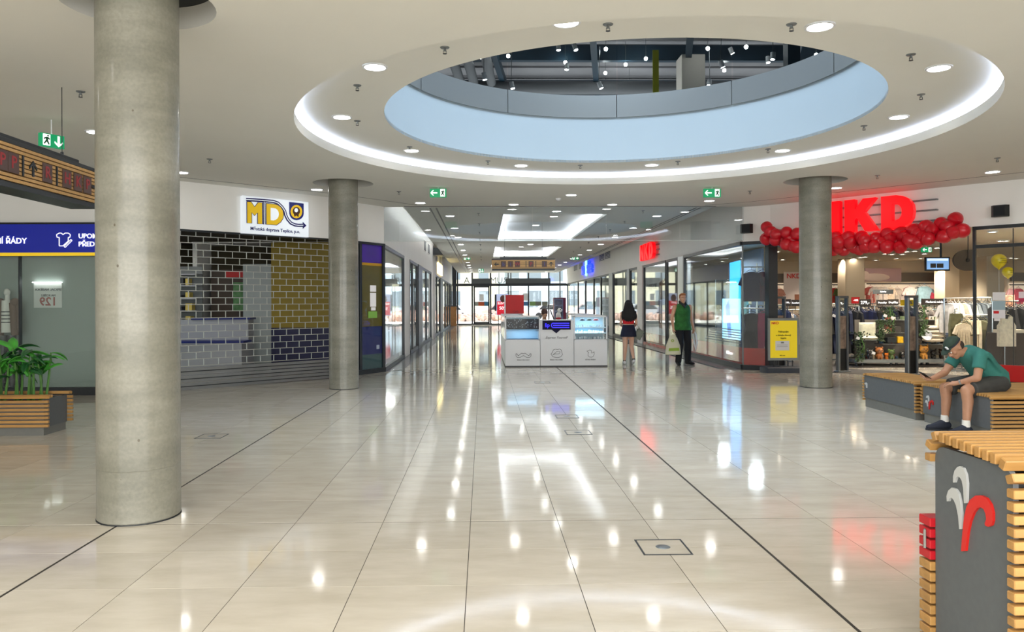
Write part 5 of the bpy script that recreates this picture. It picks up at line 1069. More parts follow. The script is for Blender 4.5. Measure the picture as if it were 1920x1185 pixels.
for px, py, Y, lab in ((1887, 593, 14.1, 'thin display stand of the cream ribbed top'), (1806, 606, 16.3, 'thin display stand of the cream cardigan'), (1793, 588, 16.4, 'thin display stand of the khaki trousers')):
    a = atY(px, py, Y); MB().cyl((a.x, Y+.05, 0), (a.x, Y+.05, a.z+.1), .012, n=8).cyl((a.x, Y+.05, a.z+.1), (a.x+.02, Y-.01, a.z+.11), .008, n=6).lathe([(0, .015), (.14, .012), (.14, 0), (0, 0)], (a.x, Y+.05, 0), 16).build('garment_stand', M_grey, label=lab, cat='stand')
# price and department signs
def dsign(body, x0, y0, x1, y1, Y, bg_, fg_, label, size=6, post=True):
    t = thing('department_sign', label, 'sign', atY((x0+x1)/2, y1, Y)); pbox('board', bg_, x0, y0, x1, y1, Y, .02, t)
    txt('lettering', body, (x0+x1)/2, (y0+y1)/2, Y-.008, size, fg_, t, align='CENTER', bold=.006)
    if post: a = atY((x0+x1)/2, y1, Y); MB().cyl((a.x, Y+.01, 1.3), (a.x, Y+.01, a.z+.01), .008, n=6).build('stem', M_black, t)
m_ds = mat('dark_sign_board', '#38322e', .5); m_yl = mat('yellow_sign_board', '#e8c81a', .5)
dsign('279,-', 1611, 561, 1633, 574, 18.6, m_ds, M_ltw, 'dark price sign reading 279', 6)
dsign('Ponožky', 1644, 562, 1665, 573, 19.5, m_ds, M_ltw, 'dark department sign left of the accessories sign', 3.4)
dsign('Doplňky', 1665, 561, 1685, 573, 19.3, m_ds, M_ltw, 'dark department sign for accessories', 3.6)
dsign('Plavková móda', 1728, 560, 1776, 572, 20.2, m_ds, M_ltw, 'wide dark department sign for swimwear', 4)
dsign('20%', 1689, 562, 1719, 573, 20.8, m_yl, M_panel, 'yellow discount sign between gate and swimwear sign', 6)
dsign('-40%', 1597, 557, 1612, 569, 20.5, M_red, M_ltw, 'red discount sign beside the beige pillar', 3.4)
dsign('Kabelky', 1637, 543, 1675, 551, 22.5, M_panel, M_ltw, 'grey blue department sign behind the accessories sign', 2.6)
dsign('279,-', 1567, 563, 1586, 575, 18.2, m_ds, M_ltw, 'dark price sign seen through the gate right of the column', 4)
dsign('199,-', 1471, 561, 1483, 574, 18.6, m_ds, M_ltw, 'dark price sign reading 199 left of the column', 3.4)
dsign('Komfort', 1484, 562, 1500, 574, 18.7, m_ds, M_ltw, 'dark department sign touching the round column', 3)
# ---- household shelf on castors
hs = thing('display_shelf', 'grey display shelf on castors with household goods', 'shelf', (9.6, 18, 0)); Yh = 17.6
a0 = atY(1606, 676, Yh).x; a1 = atY(1792, 676, Yh).x
zz2 = lambda y: atY(1700, y, Yh).z
MB().box(a0, a1, Yh, Yh+.55, zz2(680), zz2(674)).build('deck', M_grey, hs); xm0 = atY(1622, 600, Yh).x; xm1 = atY(1790, 600, Yh).x
MB().box(xm0, xm1, Yh+.5, Yh+.55, zz2(676), zz2(600)).build('back_panel', mat('shelf_taupe', '#6f6a64', .6), hs)
for (x0, x1, y) in ((1616, 1662, 637.5), (1660, 1704, 645), (1660, 1704, 624), (1662, 1800, 600), (1722, 1792, 646)): MB().box(atY(x0, y, Yh).x, atY(x1, y, Yh).x, Yh+.1, Yh+.5, zz2(y+1.2), zz2(y)).build('shelf', M_grey, hs)
for px in (1610, 1621, 1675, 1685, 1733, 1743, 1787):
    x = atY(px, 680, Yh).x; MB().cyl((x, Yh+.1, .03), (x, Yh+.1, zz2(679)), .03, n=8).build('castor', M_black, hs)
MB().box(a0, a1, Yh-.05, Yh+.6, .0, .02).build('floor_board', m_ds, hs)
def cushion_b(c, sx, sy, sz, tuft=True):
    b = MB(); n = 10; v = []; f = []
    for side in (1, -1):
        for i in range(n+1):
            for j in range(n+1):
                u = i/n*2-1; w = j/n*2-1; e = max(0, (1-u**4)*(1-w**4))**.5; d = .75+.25*abs(math.sin(u*PI*1.5)*math.sin(w*PI*1.5)) if tuft else 1
                v.append((c[0]+u*sx/2*(1-.06*(1-e)), c[1]+side*sy/2*e*d, c[2]+w*sz/2*(1-.06*(1-e))))
    N = (n+1)**2
    for s_ in (0, 1):
        for i in range(n):
            for j in range(n): a = s_*N+i*(n+1)+j; q = (a, a+1, a+n+2, a+n+1); f.append(q if s_ else q[::-1])
    b.add(v, f); return b
p = atY(1634, 620, Yh); cushion_b((p.x, Yh+.2, p.z), .42, .12, .4).build('cushion', cloth('#c9cbb8'), label='tufted pale green grey cushion standing on the household shelf', cat='cushion', smooth=True)
p = atY(1632, 634, Yh); MB_ = cushion_b((0, 0, 0), .42, .11, .38); M = Matrix.Translation((p.x, Yh+.18, zz2(637.5)+.05)) @ Matrix.Rotation(PI/2, 4, 'X'); MB(M).add(MB_.v, MB_.f).build('cushion', cloth('#d6d6c4'), label='flat lying pale cushion under the standing tufted cushion', cat='cushion', smooth=True)
for k in range(4):
    p = atY(1762, 640-k*8, Yh-.1); M = Matrix.Translation((p.x, Yh+.15, p.z+.02)) @ Matrix.Rotation(PI/2, 4, 'X'); MB(M).add(MB_.v, MB_.f).build('cushion', cloth('#e6ddcc'), label='cream cushion in the stack at the shelf right end, %s' % ['lowest', 'second from below', 'third from below', 'topmost'][k], cat='cushion', smooth=True)
p = atY(1770, 608, Yh-.05); bg_ = thing('tote_bag', 'white woven tote bag on the cushion stack', 'bag', p)
MB().prism([(p.x-.15, p.z-.1), (p.x+.15, p.z-.1), (p.x+.11, p.z+.16), (p.x-.11, p.z+.16)], Yh-.02, Yh+.1).build('body', cloth('#d9d4c6'), bg_)
MB().tube([(p.x-.08, Yh, p.z+.14), (p.x-.05, Yh, p.z+.34), (p.x+.02, Yh, p.z+.36), (p.x+.07, Yh, p.z+.14)], .015, 6).build('handle', cloth('#d8cba4'), bg_, smooth=True)
p = atY(1741, 629, Yh-.1); MB(Matrix.Translation((p.x, Yh, p.z)) @ Matrix.Rotation(R(75), 4, 'X')).lathe([(0, 0), (.07, .01), (.13, .03), (.125, .035), (.07, .018), (0, .01)], (0, 0, 0), 20).build('plate', mat('white_blue_china', '#c9d0e2', .3, var=.5, scale=14), label='white and blue painted plate left of the cushion stack', cat='plate', smooth=True)
# figurines on the deck
def figurine(px, label, col, kind, s=1.):
    p = atY(px, 674, Yh+.1); z = zz2(674); t = thing('figurine', label, 'figurine', (p.x, Yh+.15, z)); m = mat('glazed_'+col[1:], col, .18, var=.35, scale=16, coat=.5); x = p.x; y = Yh+.15
    MB().ball((x, y, z+.08*s), (.075*s, .07*s, .085*s), 14, 10).build('body', m, t, smooth=True)
    b = MB().ball((x, y-.02*s, z+.2*s), (.095*s, .075*s, .08*s), 14, 10)
    if kind in ('cat', 'fox'):
        for sg_ in (-1, 1): b.cyl((x+sg_*.06*s, y-.02*s, z+.25*s), (x+sg_*.085*s, y-.02*s, z+.335*s), .035*s, .004, 8)
    else:
        for sg_ in (-1, 1): b.ball((x+sg_*.07*s, y-.01, z+.27*s), .028*s, 8, 6)
    b.build('head', m, t, smooth=True)
    e = MB(); 
    for sg_ in (-1, 1): e.ball((x+sg_*.035*s, y-.088*s, z+.215*s), .012*s, 6, 5)
    e.ball((x, y-.095*s, z+.185*s), .012*s, 6, 5); e.build('eyes_and_nose', M_black, t)
    l = MB()
    for sg_ in (-1, 1): l.cyl((x+sg_*.035*s, y-.05*s, z), (x+sg_*.035*s, y-.05*s, z+.09*s), .022*s, n=8)
    l.build('front_legs', m, t, smooth=True)
figurine(1633, 'black and white glazed dog figurine', '#2a2826', 'dog', .85); figurine(1650, 'orange brown glazed lion figurine', '#a8693a', 'dog', 1.0); figurine(1664, 'small orange glazed figurine beside the lion', '#c06a1e', 'dog', .5)
figurine(1673, 'green glazed frog figurine', '#56703a', 'dog', .8); figurine(1694, 'black glazed figurine behind the middle security gate', '#1c1a1a', 'dog', .6); figurine(1734, 'orange striped glazed cat figurine', '#b98238', 'cat', 1.1); figurine(1752, 'black glazed cat figurine right of the orange cat', '#1a1716', 'cat', .75); figurine(1768, 'dark brown glazed figurine left of the seated man', '#3a241a', 'dog', .8)
for k, (px, py, w, h_, col, lab) in enumerate([(1672, 618, .13, .15, '#7d4438', 'framed brown print on the shelf'), (1688, 620, .15, .14, '#3d3a38', 'dark framed print on the shelf'), (1677, 639, .22, .12, '#22282c', 'dark boxed set on the middle shelf'), (1693, 639, .14, .14, '#d8a91c', 'yellow packed lamp on the middle shelf'), (1668, 622, .08, .1, '#e0cfc0', 'small cream box on the shelf'), (1730, 640, .1, .1, '#46413c', 'dark basket under the painted plate')]):
    p = atY(px, py+4, Yh); MB().bbox(p.x-w/2, p.x+w/2, Yh+.1, Yh+.22, p.z, p.z+h_, .008).build('boxed_item', mat('item_'+col[1:], col, .5, var=.3, scale=20), label=lab, cat='box')
random.seed(31); IT = ['#c9b79a', '#4a4f4a', '#8d6a52', '#dcd6c8', '#2f3438', '#6f7f5a', '#b04a3a', '#3f5a78']; INM = ['tan', 'grey green', 'brown', 'ivory', 'dark grey', 'sage', 'brick red', 'dusty blue']
for row, (x0, x1, y, rl) in enumerate(((1618, 1658, 637.5, 'left middle shelf'), (1662, 1702, 645, 'lower middle shelf'), (1663, 1703, 624, 'upper middle shelf'), (1666, 1795, 600, 'top shelf'), (1724, 1790, 646, 'right middle shelf'), (1626, 1785, 674, 'deck'))):
    for i in range(max(4, int((x1-x0)/9))):
        px = x0+(x1-x0)*(i+.5)/max(4, int((x1-x0)/9)); p = atY(px, y, Yh); w = random.uniform(.025, .05); hh = random.uniform(.05, .13); c_ = random.randrange(8); z_ = zz2(y)
        bb = MB()
        if (i+row) % 3: bb.bbox(p.x-w, p.x+w, Yh+.3, Yh+.4, z_, z_+hh, .006)
        else: bb.lathe([(0, z_), (w*.7, z_), (w, z_+hh*.4), (w*.6, z_+hh*.8), (w*.75, z_+hh), (w*.5, z_+hh)], (p.x, Yh+.35, 0), 14)
        bb.build('boxed_item' if (i+row) % 3 else 'vase', mat('item_'+IT[c_][1:], IT[c_], .5, var=.3, scale=20), label='%s %s at the back of the %s, %s from the left' % (INM[c_], 'box' if (i+row) % 3 else 'vase', rl, NTH[i]), cat='box' if (i+row) % 3 else 'vase', smooth=not (i+row) % 3)
for i, (px, py, k, c_, nm) in enumerate([(1446, 540, 'shirt', '#d9cdbb', 'beige'), (1460, 541, 'shirt', '#c08b7a', 'salmon'), (1563, 540, 'shirt', '#c6453c', 'red'), (1572, 541, 'shirt', '#5f7a4e', 'green'), (1581, 540, 'shirt', '#e5ddcf', 'cream'), (1898, 541, 'shirt', '#d8a0a4', 'pink'), (1909, 541, 'shirt', '#b03a4e', 'crimson'), (1669, 540, 'shirt', '#d8c3ae', 'sand'), (1682, 541, 'shirt', '#a89d94', 'stone'), (1716, 541, 'shirt', '#efe6dc', 'ivory'), (1742, 541, 'shirt', '#6f8790', 'teal grey')]):
    a = atY(px, py, 26.72); garm(k, c_, Matrix.Translation(a), nm+' top on the far lit wall, '+['the left bay', 'the left bay, right one', 'the bay right of the column, left one', 'the bay right of the column, middle one', 'the bay right of the column, right one', 'the far right bay, left one', 'the far right bay, right one', 'the poster bay, right half', 'the poster bay end', 'the middle of the wide bay', 'the right of the blue jacket'][i], sc_=.8)
for (x0, x1, nm) in ((1437, 1469, 'left bay'), (1557, 1586, 'bay beside the column'), (1893, 1925, 'far right bay')): MB().cyl(atY(x0, 534, 26.8), atY(x1, 534, 26.8), .02, n=8).build('wall_rail', M_black, label='black clothes rail on the lit wall in the '+nm, cat='rail')
rack(1860, 18.6, 1.2, 1.45, ['#d8a0a4', '#e9e2dc', '#b03a4e', '#8d93a0'], ['shirt'], 'clothes rack with pink and white tops behind the right shop window', 'pink or white top behind the right shop window')
rack(1765, 22.6, 1.4, 1.42, ['#d6d2cf', '#8fb0bd', '#e6ddcc', '#5b6a86'], ['shirt'], 'clothes rack in front of the beige partition wall', 'pale top in front of the beige partition wall')
M_ivy = mat('ivy_leaf', '#33452a', .6, var=.4, scale=9, rnd=.2)
def ivy(px, y0, y1, Y, label, seed, w=.14):
    a = atY(px, y0, Y); b = atY(px, y1, Y); rn = random.Random(seed); t = thing('artificial_ivy', label, 'plant', (a.x, Y, b.z)); lf = MB(); st = MB()
    for k in range(4): st.tube([(a.x+rn.uniform(-w, w)*.3, Y, a.z), (a.x+rn.uniform(-w, w), Y-.03, (a.z+b.z)/2), (a.x+rn.uniform(-w, w), Y, b.z)], .005, 4)
    for k in range(110):
        z = rn.uniform(b.z, a.z); x = a.x+rn.gauss(0, w*.55); y = Y+rn.uniform(-.08, .08); s_ = rn.uniform(.02, .04); an = rn.uniform(0, 6.28); t_ = rn.uniform(-.8, .8)
        u = Vector((math.cos(an), math.sin(an)*.4, t_)).normalized(); q = u.cross(Vector((0, 1, .3))).normalized(); c_ = Vector((x, y, z))
        lf.add([c_-u*s_, c_+q*s_*.7, c_+u*s_*1.2, c_-q*s_*.7, c_+Vector((0, -.008, 0))], [(0, 1, 4), (1, 2, 4), (2, 3, 4), (3, 0, 4)])
    st.build('stems', M_stem, t); lf.build('leaves', M_ivy, t, kind='stuff')
ivy(1612, 622, 678, 17.4, 'hanging ivy with white label at the left end of the household shelf', 1); ivy(1668, 575, 625, 17.4, 'hanging ivy above the framed prints on the shelf', 2, .12); ivy(1731, 572, 630, 17.5, 'hanging ivy right of the middle security gate', 3, .1); ivy(1652, 600, 640, 17.3, 'small hanging ivy beside the tufted cushion', 4, .07)
for px, py, lab in ((1609, 634, 'white price tag on the left ivy'), (1674, 596, 'white price tag on the ivy above the prints'), (1660, 592, 'small white price tag above the tufted cushion'), (1638, 662, 'white price tag on the dog figurine'), (1564, 592, 'white price tag on the black garments')):
    p = atY(px, py, 17.2); MB(Matrix.Translation(p) @ Matrix.Rotation(.4, 4, 'Y')).box(-.04, .04, 0, .004, -.03, .03).build('price_tag', M_white, label=lab, cat='tag')
# ---- right hand shop window with red base
RWp = (9.0, 13.93); RWq = (12.4, 10.15)
t, M, L = front('right_shop_window', 'right shop window with red base, notices and dark frame', 'shop window', RWp, RWq, 0, 2.87, [0, 3.4], .09, M_dark, M_glassd, .05, .06, (2.5,))
MB(M).box(.05, L, -.03, .03, .05, .36).build('red_base', mat('deep_red_base', '#c10a0a', .4), t); MB(M).box(.0, L, -.04, .04, .0, .07).build('base_dark', M_black, t)
x_, z_ = onplane(1900, 500, M); MB(M).box(x_-.006, x_+.006, -.01, .01, .36, 2.8).build('glass_joint', M_dark, t)
for (xa_, ya_, xb_, yb_, col, lab) in ((1861, 548, 1885, 563, '#e4e2e4', 'white notice at the top of the window sheet column'), (1861, 564, 1885, 581, '#9db4be', 'blue grey notice in the middle of the column'), (1861, 581, 1885, 597, '#e6e3e8', 'white notice with a red mark'), (1910, 547, 1922, 559, '#e9d7dc', 'pale notice at the frame edge'), (1910, 559, 1922, 566, '#b5274c', 'magenta notice at the frame edge'), (1864, 597, 1875, 602, '#efe9ea', 'small white slip under the notices')):
    (a, b1_), (c1, d1) = onplane(xa_, ya_, M, -.012), onplane(xb_, yb_, M, -.012); MB(M).box(a, c1, -.014, -.007, d1, b1_).build('notice', mat('notice_'+col[1:], col, .5), t, label=lab)
(a, b1_), (c1, d1) = onplane(1863, 583, M, -.016), onplane(1873, 588, M, -.016); MB(M).box(a, c1, -.018, -.014, d1, b1_).build('notice_mark', M_red, t)
for px, py, r, lab in ((1873, 490, .13, 'larger yellow balloon in the right shop window'), (1890, 511, .1, 'smaller yellow balloon in the right shop window')):
    p = atY(px, py, 14.2); t2 = thing('yellow_balloon', lab, 'balloon', p); MB().lathe([(z*r/.115*0+x*r/.115, z*r/.115) for x, z in prof], p, 18).build('balloon', mat('yellow_balloon_skin', '#e6cf12', .3, coat=.4), t2, smooth=True)
    for q, bd_ in enumerate(('Nakupujte', 'a získejte', 'slevový kupón')): m = text_mb(MB(frame((p.x-.0, 14.2-r*.99), (1, 0), p.z+.05*r/.13-q*.04)), bd_, .03*r/.13, .002); m.build('print', m_olv, t2)
    MB().cyl((p.x, 14.2, p.z-.15*r/.13), (p.x, 14.2, 1.3), .003, n=5).build('string', M_white, t2)
# mannequin-like folded goods and dark shelf behind that window
MB().bbox(9.75, 10.6, 14.3, 14.7, 0, .9, .01).build('wicker_display', mat('dark_wicker', '#3a2c22', .8, var=.4, scale=30, stretch=(1, 1, 6)), label='dark woven display box behind the right shop window', cat='display')
MB().bbox(9.8, 10.3, 14.32, 14.6, .9, .96, .01).build('folded_cloth', cloth('#e2d8c2'), label='folded cream cloth on the woven display box', cat='cloth')
rack(1905, 15.8, 1.0, 1.5, ['#101012', '#1a1a1e', '#0d0d10'], ['dress', 'jacket'], 'clothes rack with black garments behind the right shop window', 'black garment behind the right shop window')
pt = thing('child_poster', 'portrait poster of a smiling child behind the right shop window', 'poster', atY(1893, 580, 17))
pbox('sheet', mat('poster_beige', '#c9a892', .6), 1885, 553, 1902, 582, 17, .02, pt); p = atY(1893.5, 566, 16.98); MB().ball(p, (.085, .02, .11), 12, 8).build('printed_face', mat('face_print', '#b47a5e', .7), pt, smooth=True); MB().ball(p+Vector((0, .012, .05)), (.1, .015, .1), 12, 8).build('printed_hood', mat('hood_print', '#8d6a54', .7), pt, smooth=True)
# ---- corner window display
light('display_lamp', 'AREA', (6.6, 18.5, 2.7), 22, (.8, .9, 1), (0, 0, 0), shape='DISK', size=.3); light('display_lamp', 'AREA', (6.6, 21, 2.7), 22, (.8, .9, 1), (0, 0, 0), shape='DISK', size=.3)
MB().box(7.2, 7.25, 19.7, 22.4, 0, 2.9).build('display_reflection_backdrop', mat('grey_blue_reflection', '#69798c', .6, var=.1, scale=1), label='added grey blue backdrop imitating reflections in the corner display window', cat='panel')  # added backdrop, its colour stands for bluish reflections in the glass
ls = thing('backlit_poster', 'tall bright blue backlit poster with a figure in white trousers', 'screen', (6.2, 18.6, .5))
def X2(px, py, X=6.15): return atX(px, py, X)
def lsh(pts, m, name, X=6.15): xshape(pts, X, name, m, ls, .01)
lsh([(1369, 493), (1388, 488), (1388, 638), (1369, 634)], emis('backlit_cyan', '#1f9bf0', 1.5), 'lit_sheet'); lsh([(1355, 560), (1388, 560), (1388, 638), (1355, 634)], emis('backlit_white', '#8cc8f8', 1.2), 'lit_sheet', 6.14)
lsh([(1361, 575), (1367, 562), (1371, 632), (1366, 634)], emis('trouser_blue', '#5d86c9', .9), 'printed_trousers', 6.12)
for i, (x, y, k, col) in enumerate(((6.15, 17.5, 'shirt', '#1a2247'), (6.42, 17.5, 'shirt', '#3b2447'), (6.15, 17.5, 'dress', '#1b1e33'), (6.45, 17.5, 'trousers', '#8a1d55'))):
    z = 2.2 if i < 2 else 1.25; garm(k, col, Matrix.Translation((x, y, z)), ['navy shirt on the upper rail of the corner display window', 'plum shirt on the upper rail of the corner display window', 'dark dress on the lower rail of the corner display window', 'magenta and black trousers on the lower rail of the corner window'][i])
ra = thing('display_rail_frame', 'steel display frame with two rails in the corner window', 'clothes rack', (6.3, 17.55, 0))
for x in (5.98, 6.3, 6.6): MB().cyl((x, 17.56, 0), (x, 17.56, 2.4), .015, n=8).build('upright', M_steel, ra)
for z in (2.31, 1.36): MB().cyl((5.98, 17.5, z), (6.6, 17.5, z), .012, n=8).build('rail', M_steel, ra)
ra = thing('display_rail_frame', 'long steel rail frame inside the side display window', 'clothes rack', (6.6, 20.2, 0))
for y in (18.9, 21.7): MB().cyl((6.6, y, 0), (6.6, y, 2.15), .015, n=8).build('upright', M_steel, ra)
for z in (2.11, 1.41): MB().cyl((6.6, 18.9, z), (6.6, 21.7, z), .012, n=8).build('rail', M_steel, ra)
for k, (x, y, z0, col, kind) in enumerate([(6.6, 20.6, 2.0, '#22335f', 'shirt'), (6.6, 20.2, 2.0, '#6c7b93', 'shirt'), (6.6, 19.6, 1.3, '#2b3147', 'dress'), (6.6, 21.3, 1.3, '#b3b9c2', 'shirt'), (6.6, 19.2, 2.0, '#9c8f6a', 'jacket')]):
    garm(kind, col, Matrix.Translation((x, y, z0)) @ Matrix.Rotation(-PI/2, 4, 'Z'), ['navy patterned shirt inside the large side display window', 'grey blue shirt inside the large side display window', 'dark dress inside the large side display window', 'pale shirt at the far end of the side display window', 'olive jacket inside the large side display window'][k])
# ============================================================ KIOSK
YK = 18.05; kx0, kx1 = .505, 2.9; kz = lambda y: atY(1040, y, YK).z
ks = thing('jewellery_kiosk', 'white jewellery kiosk with glass showcases in the middle of the corridor', 'kiosk', (1.7, YK, 0))
kxx = lambda px: atY(px, 640, YK).x
xa_, xb_, xc_, xd_ = kxx(947), kxx(1013), kxx(1076), kxx(1139)
kt, kg = 1.2, kz(638)
for a, b in ((xa_, xb_), (xb_, xc_), (xc_, xd_)): MB().bbox(a+.004, b-.004, YK, YK+.55, .03, kg if (a, b) != (xb_, xc_) else kz(600), .004).build('cabinet', M_white, ks)
MB().box(xa_, xd_, YK+.01, YK+.5, 0, .03).build('plinth', M_black, ks)
for a, b in ((xa_, xb_), (xc_, xd_)):
    w = MB(); t_ = .03
    for x in (a, b-t_): w.box(x, x+t_, YK, YK+t_, kg, kt).box(x, x+t_, YK+.52, YK+.55, kg, kt)
    w.box(a, b, YK, YK+t_, kt-t_, kt).box(a, b, YK+.52, YK+.55, kt-t_, kt).box(a, a+t_, YK, YK+.55, kt-t_, kt).box(b-t_, b, YK, YK+.55, kt-t_, kt).box(a, b, YK, YK+.02, kg, kg+.02)
    w.build('showcase_frame', M_white, ks); MB().box(a+t_, b-t_, YK+.005, YK+.011, kg+.02, kt-t_).box(a+t_, b-t_, YK+t_, YK+.52, kt-.014, kt-.008).build('glass_pane', M_glassd, ks)
    MB().box(a+t_, b-t_, YK+.5, YK+.51, kg, kt-t_).build('showcase_back', mat('case_back_pale', '#a9c3d2', .5), ks)
MB().box(xa_+.03, xb_-.03, YK+.03, YK+.06, kz(617), kz(598)).build('display_board', mat('dark_display_board', '#151a2c', .5), ks)
MB().box(xa_+.03, xb_-.03, YK+.03, YK+.5, kz(637.6), kz(636)).build('display_floor', mat('dark_blue_velvet', '#12304a', .7), ks)
MB().box(xc_+.03, xd_-.03, YK+.05, YK+.5, kz(615.5), kz(614)).box(xc_+.03, xd_-.03, YK+.05, YK+.5, kz(626), kz(624.6)).build('glass_shelf', mat('pale_shelf', '#cfe6f2', .2), ks)
light('showcase_lamp', 'AREA', ((xc_+xd_)/2, YK+.25, kt-.05), 1.8, (.6, .85, 1), (0, 0, 0), shape='RECTANGLE', size=.7, size_y=.1); light('showcase_lamp', 'AREA', ((xa_+xb_)/2, YK+.3, kz(618)), 1.5, (.4, .7, 1), (0, 0, 0), shape='RECTANGLE', size=.7, size_y=.1)
light('showcase_lamp', 'AREA', ((xc_+xd_)/2, YK+.2, kz(617)), 1.6, (.6, .85, 1), (0, 0, 0), shape='RECTANGLE', size=.7, size_y=.1)
random.seed(4); mj = mat('silver_jewellery', '#aab4c4', .4); jw = MB()
for i in range(70): x = random.uniform(xa_+.05, xb_-.06); z = random.uniform(kz(615.5), kz(599.5)); jw.box(x, x+random.uniform(.006, .02), YK+.022, YK+.03, z, z+random.uniform(.004, .035))
jw.build('earring_cards', mj, ks, kind='stuff')
jw = MB(); cols_ = ['#e9f2f7', '#c6dbe8', '#ffffff']
for zb_ in (kz(614), kz(624.6), kg+.02):
    for i in range(13): x = xc_+.05+i*.055; jw.box(x, x+random.uniform(.02, .045), YK+.12+random.uniform(0, .2), YK+.18+random.uniform(.1, .2), zb_, zb_+random.uniform(.02, .06))
jw.build('jewellery_boxes', mat('jewel_box_white', '#e2edf3', .35), ks, kind='stuff')
for px, col, lab in ((1094, '#27305c', 'dark blue sun hat ring on the top shelf of the right showcase'), (1107, '#2c4a46', 'dark green ring on the top shelf of the right showcase'), (1120, '#a8283f', 'red ring on the top shelf of the right showcase')):
    x = kxx(px); MB().lathe([(.07, 0), (.055, .03), (.0, .05)], (x, YK+.2, kz(601.5)), 14).lathe([(.075, -.005), (.02, -.005), (.02, 0), (.07, 0)], (x, YK+.2, kz(601.5)), 14).build('small_hat', mat('cap_'+col[1:], col, .5), label=lab, cat='hat', smooth=True)
# illuminated name board
kp = lambda pts: [(atY(x, y, YK).x, atY(x, y, YK).z) for x, y in pts]
MB().prism(kp([(1017, 601), (1070, 601), (1070, 618), (1051, 618), (1043, 625), (1034, 618), (1017, 618)]), YK-.02, YK-.001).build('name_board', mat('midnight_board', '#080a30', .8), ks)
m_bl = emis('blue_neon', '#2a22ff', 1.3)
txt('neon_lettering', 'šp', 1026, 610, YK-.03, 7.5, m_bl, ks, align='CENTER'); 
MB().lathe([(.05, 0), (.062, 0), (.062, .012), (.05, .012), (.05, 0)], (0, 0, 0), 14, PI/2, 3*PI/2)
for yy in (606, 610, 614): MB().prism(kp([(1037, yy-.7), (1067, yy-.7), (1067, yy+.7), (1037, yy+.7)]), YK-.028, YK-.02).build('neon_line', m_bl, ks)
cc = kp([(1038, 610)])[0]; o_ = outline([(1038+4*math.cos(a_)-0, 610+4.3*math.sin(a_)) for a_ in [PI/2+PI*i/10 for i in range(11)]], .014, YK-.025, False); o_.build('neon_curve', m_bl, ks)
m_ink = mat('black_print', '#33363c', .5)
text_mb(m := MB(frame((kxx(1043), YK-.004), (1, 0), kz(633))), 'Express Yourself', .075, .003, 0, 'CENTER', 1, .35); m.build('script_lettering', m_ink, ks)
for body, px in (('ŠPERKY PRO PÁNY', 981), ('ŠPERKY PRO DÁMY', 1043), ('DĚTSKÉ ŠPERKY', 1107)): text_mb(m := MB(frame((kxx(px), YK-.004), (1, 0), kz(674.8))), body, .035, .003, .0008); m.build('caption', m_ink, ks)
K_ = lambda pts: [(920+x/7.41, 540+y/7.41) for x, y in pts]
outline(K_([(350,915),(365,912),(372,930),(385,942),(405,925),(430,905),(455,912),(480,905),(505,925),(528,942),(540,930),(548,912),(562,915),(560,945),(540,965),(500,965),(470,945),(455,940),(440,945),(410,965),(370,965),(352,945)]), .009, YK-.003).build('moustache_icon', m_ink, ks)
outline(K_([(838,920),(860,890),(870,860),(900,850),(930,855),(960,848),(985,865),(990,900),(998,925),(975,955),(940,967),(900,965),(865,955)]), .009, YK-.003).build('lips_icon', m_ink, ks); outline(K_([(862,928),(895,905),(910,888),(940,880),(965,885),(955,912),(930,918),(900,915)]), .007, YK-.003).build('lips_icon', m_ink, ks)
outline(K_([(1335,875),(1360,872),(1375,860),(1395,865),(1402,885),(1400,905),(1420,900),(1437,885),(1438,920),(1425,950),(1400,962),(1370,958),(1350,935),(1355,905),(1362,893),(1345,885)]), .008, YK-.003).build('duck_icon', m_ink, ks)
# side runs of the kiosk
for sx, nm in ((xa_, -1), (xd_-.5, 1)):
    for k in range(3):
        y0 = YK+.58+k*1.25; MB().bbox(sx, sx+.5, y0, y0+1.23, .03, kg, .004).build('side_cabinet', M_white, ks)
        w = MB()
        for x in (sx, sx+.47):
            for y in (y0, y0+1.2): w.box(x, x+.03, y, y+.03, kg, kt)
        w.box(sx, sx+.5, y0, y0+.03, kt-.03, kt).box(sx, sx+.5, y0+1.2, y0+1.23, kt-.03, kt).box(sx, sx+.03, y0, y0+1.23, kt-.03, kt).box(sx+.47, sx+.5, y0, y0+1.23, kt-.03, kt); w.build('showcase_frame', M_white, ks)
        MB().box(sx+(.005 if nm < 0 else .49), sx+(.01 if nm < 0 else .495), y0+.03, y0+1.2, kg, kt-.03).build('glass_pane', M_glassd, ks)
        MB().box(sx+.05, sx+.45, y0+.1, y0+1.1, kg+.25, kg+.265).build('glass_shelf', MATS['pale_shelf'], ks)
MB().bbox(xa_+.5, xd_-.5, YK+3.8, YK+4.33, .03, kg, .004).build('rear_cabinet', M_white, ks)
rp = thing('red_board', 'red advertising board standing on the kiosk rear left', 'board', atY(964, 588, 22.0)); pbox('panel', M_redgl, 948, 553, 982, 588, 22.0, .3, rp); pbox('edge', M_white, 946, 552, 948, 588, 22.0, .3, rp)
txt('script_lettering', 'Café', 967, 584, 21.98, 4, mat('dark_red_ink', '#5d0a10', .5), rp, align='CENTER')
MB().bbox(rp.location.x-.25, rp.location.x+.25, 22.05, 22.3, kg, rp.location.z+.01, .01).build('foot', M_white, rp)
c = atY(1047, 592, 20); t = thing('plush_toy', 'white and red plush toy on the kiosk counter', 'toy', c); MB().ball(c, (.07, .07, .1), 12, 8).ball(c+Vector((.03, 0, .14)), .06, 12, 8).ball(c+Vector((.08, -.02, .15)), .025, 8, 6).build('body', mat('plush_white', '#dedcd6', .9), t, smooth=True)
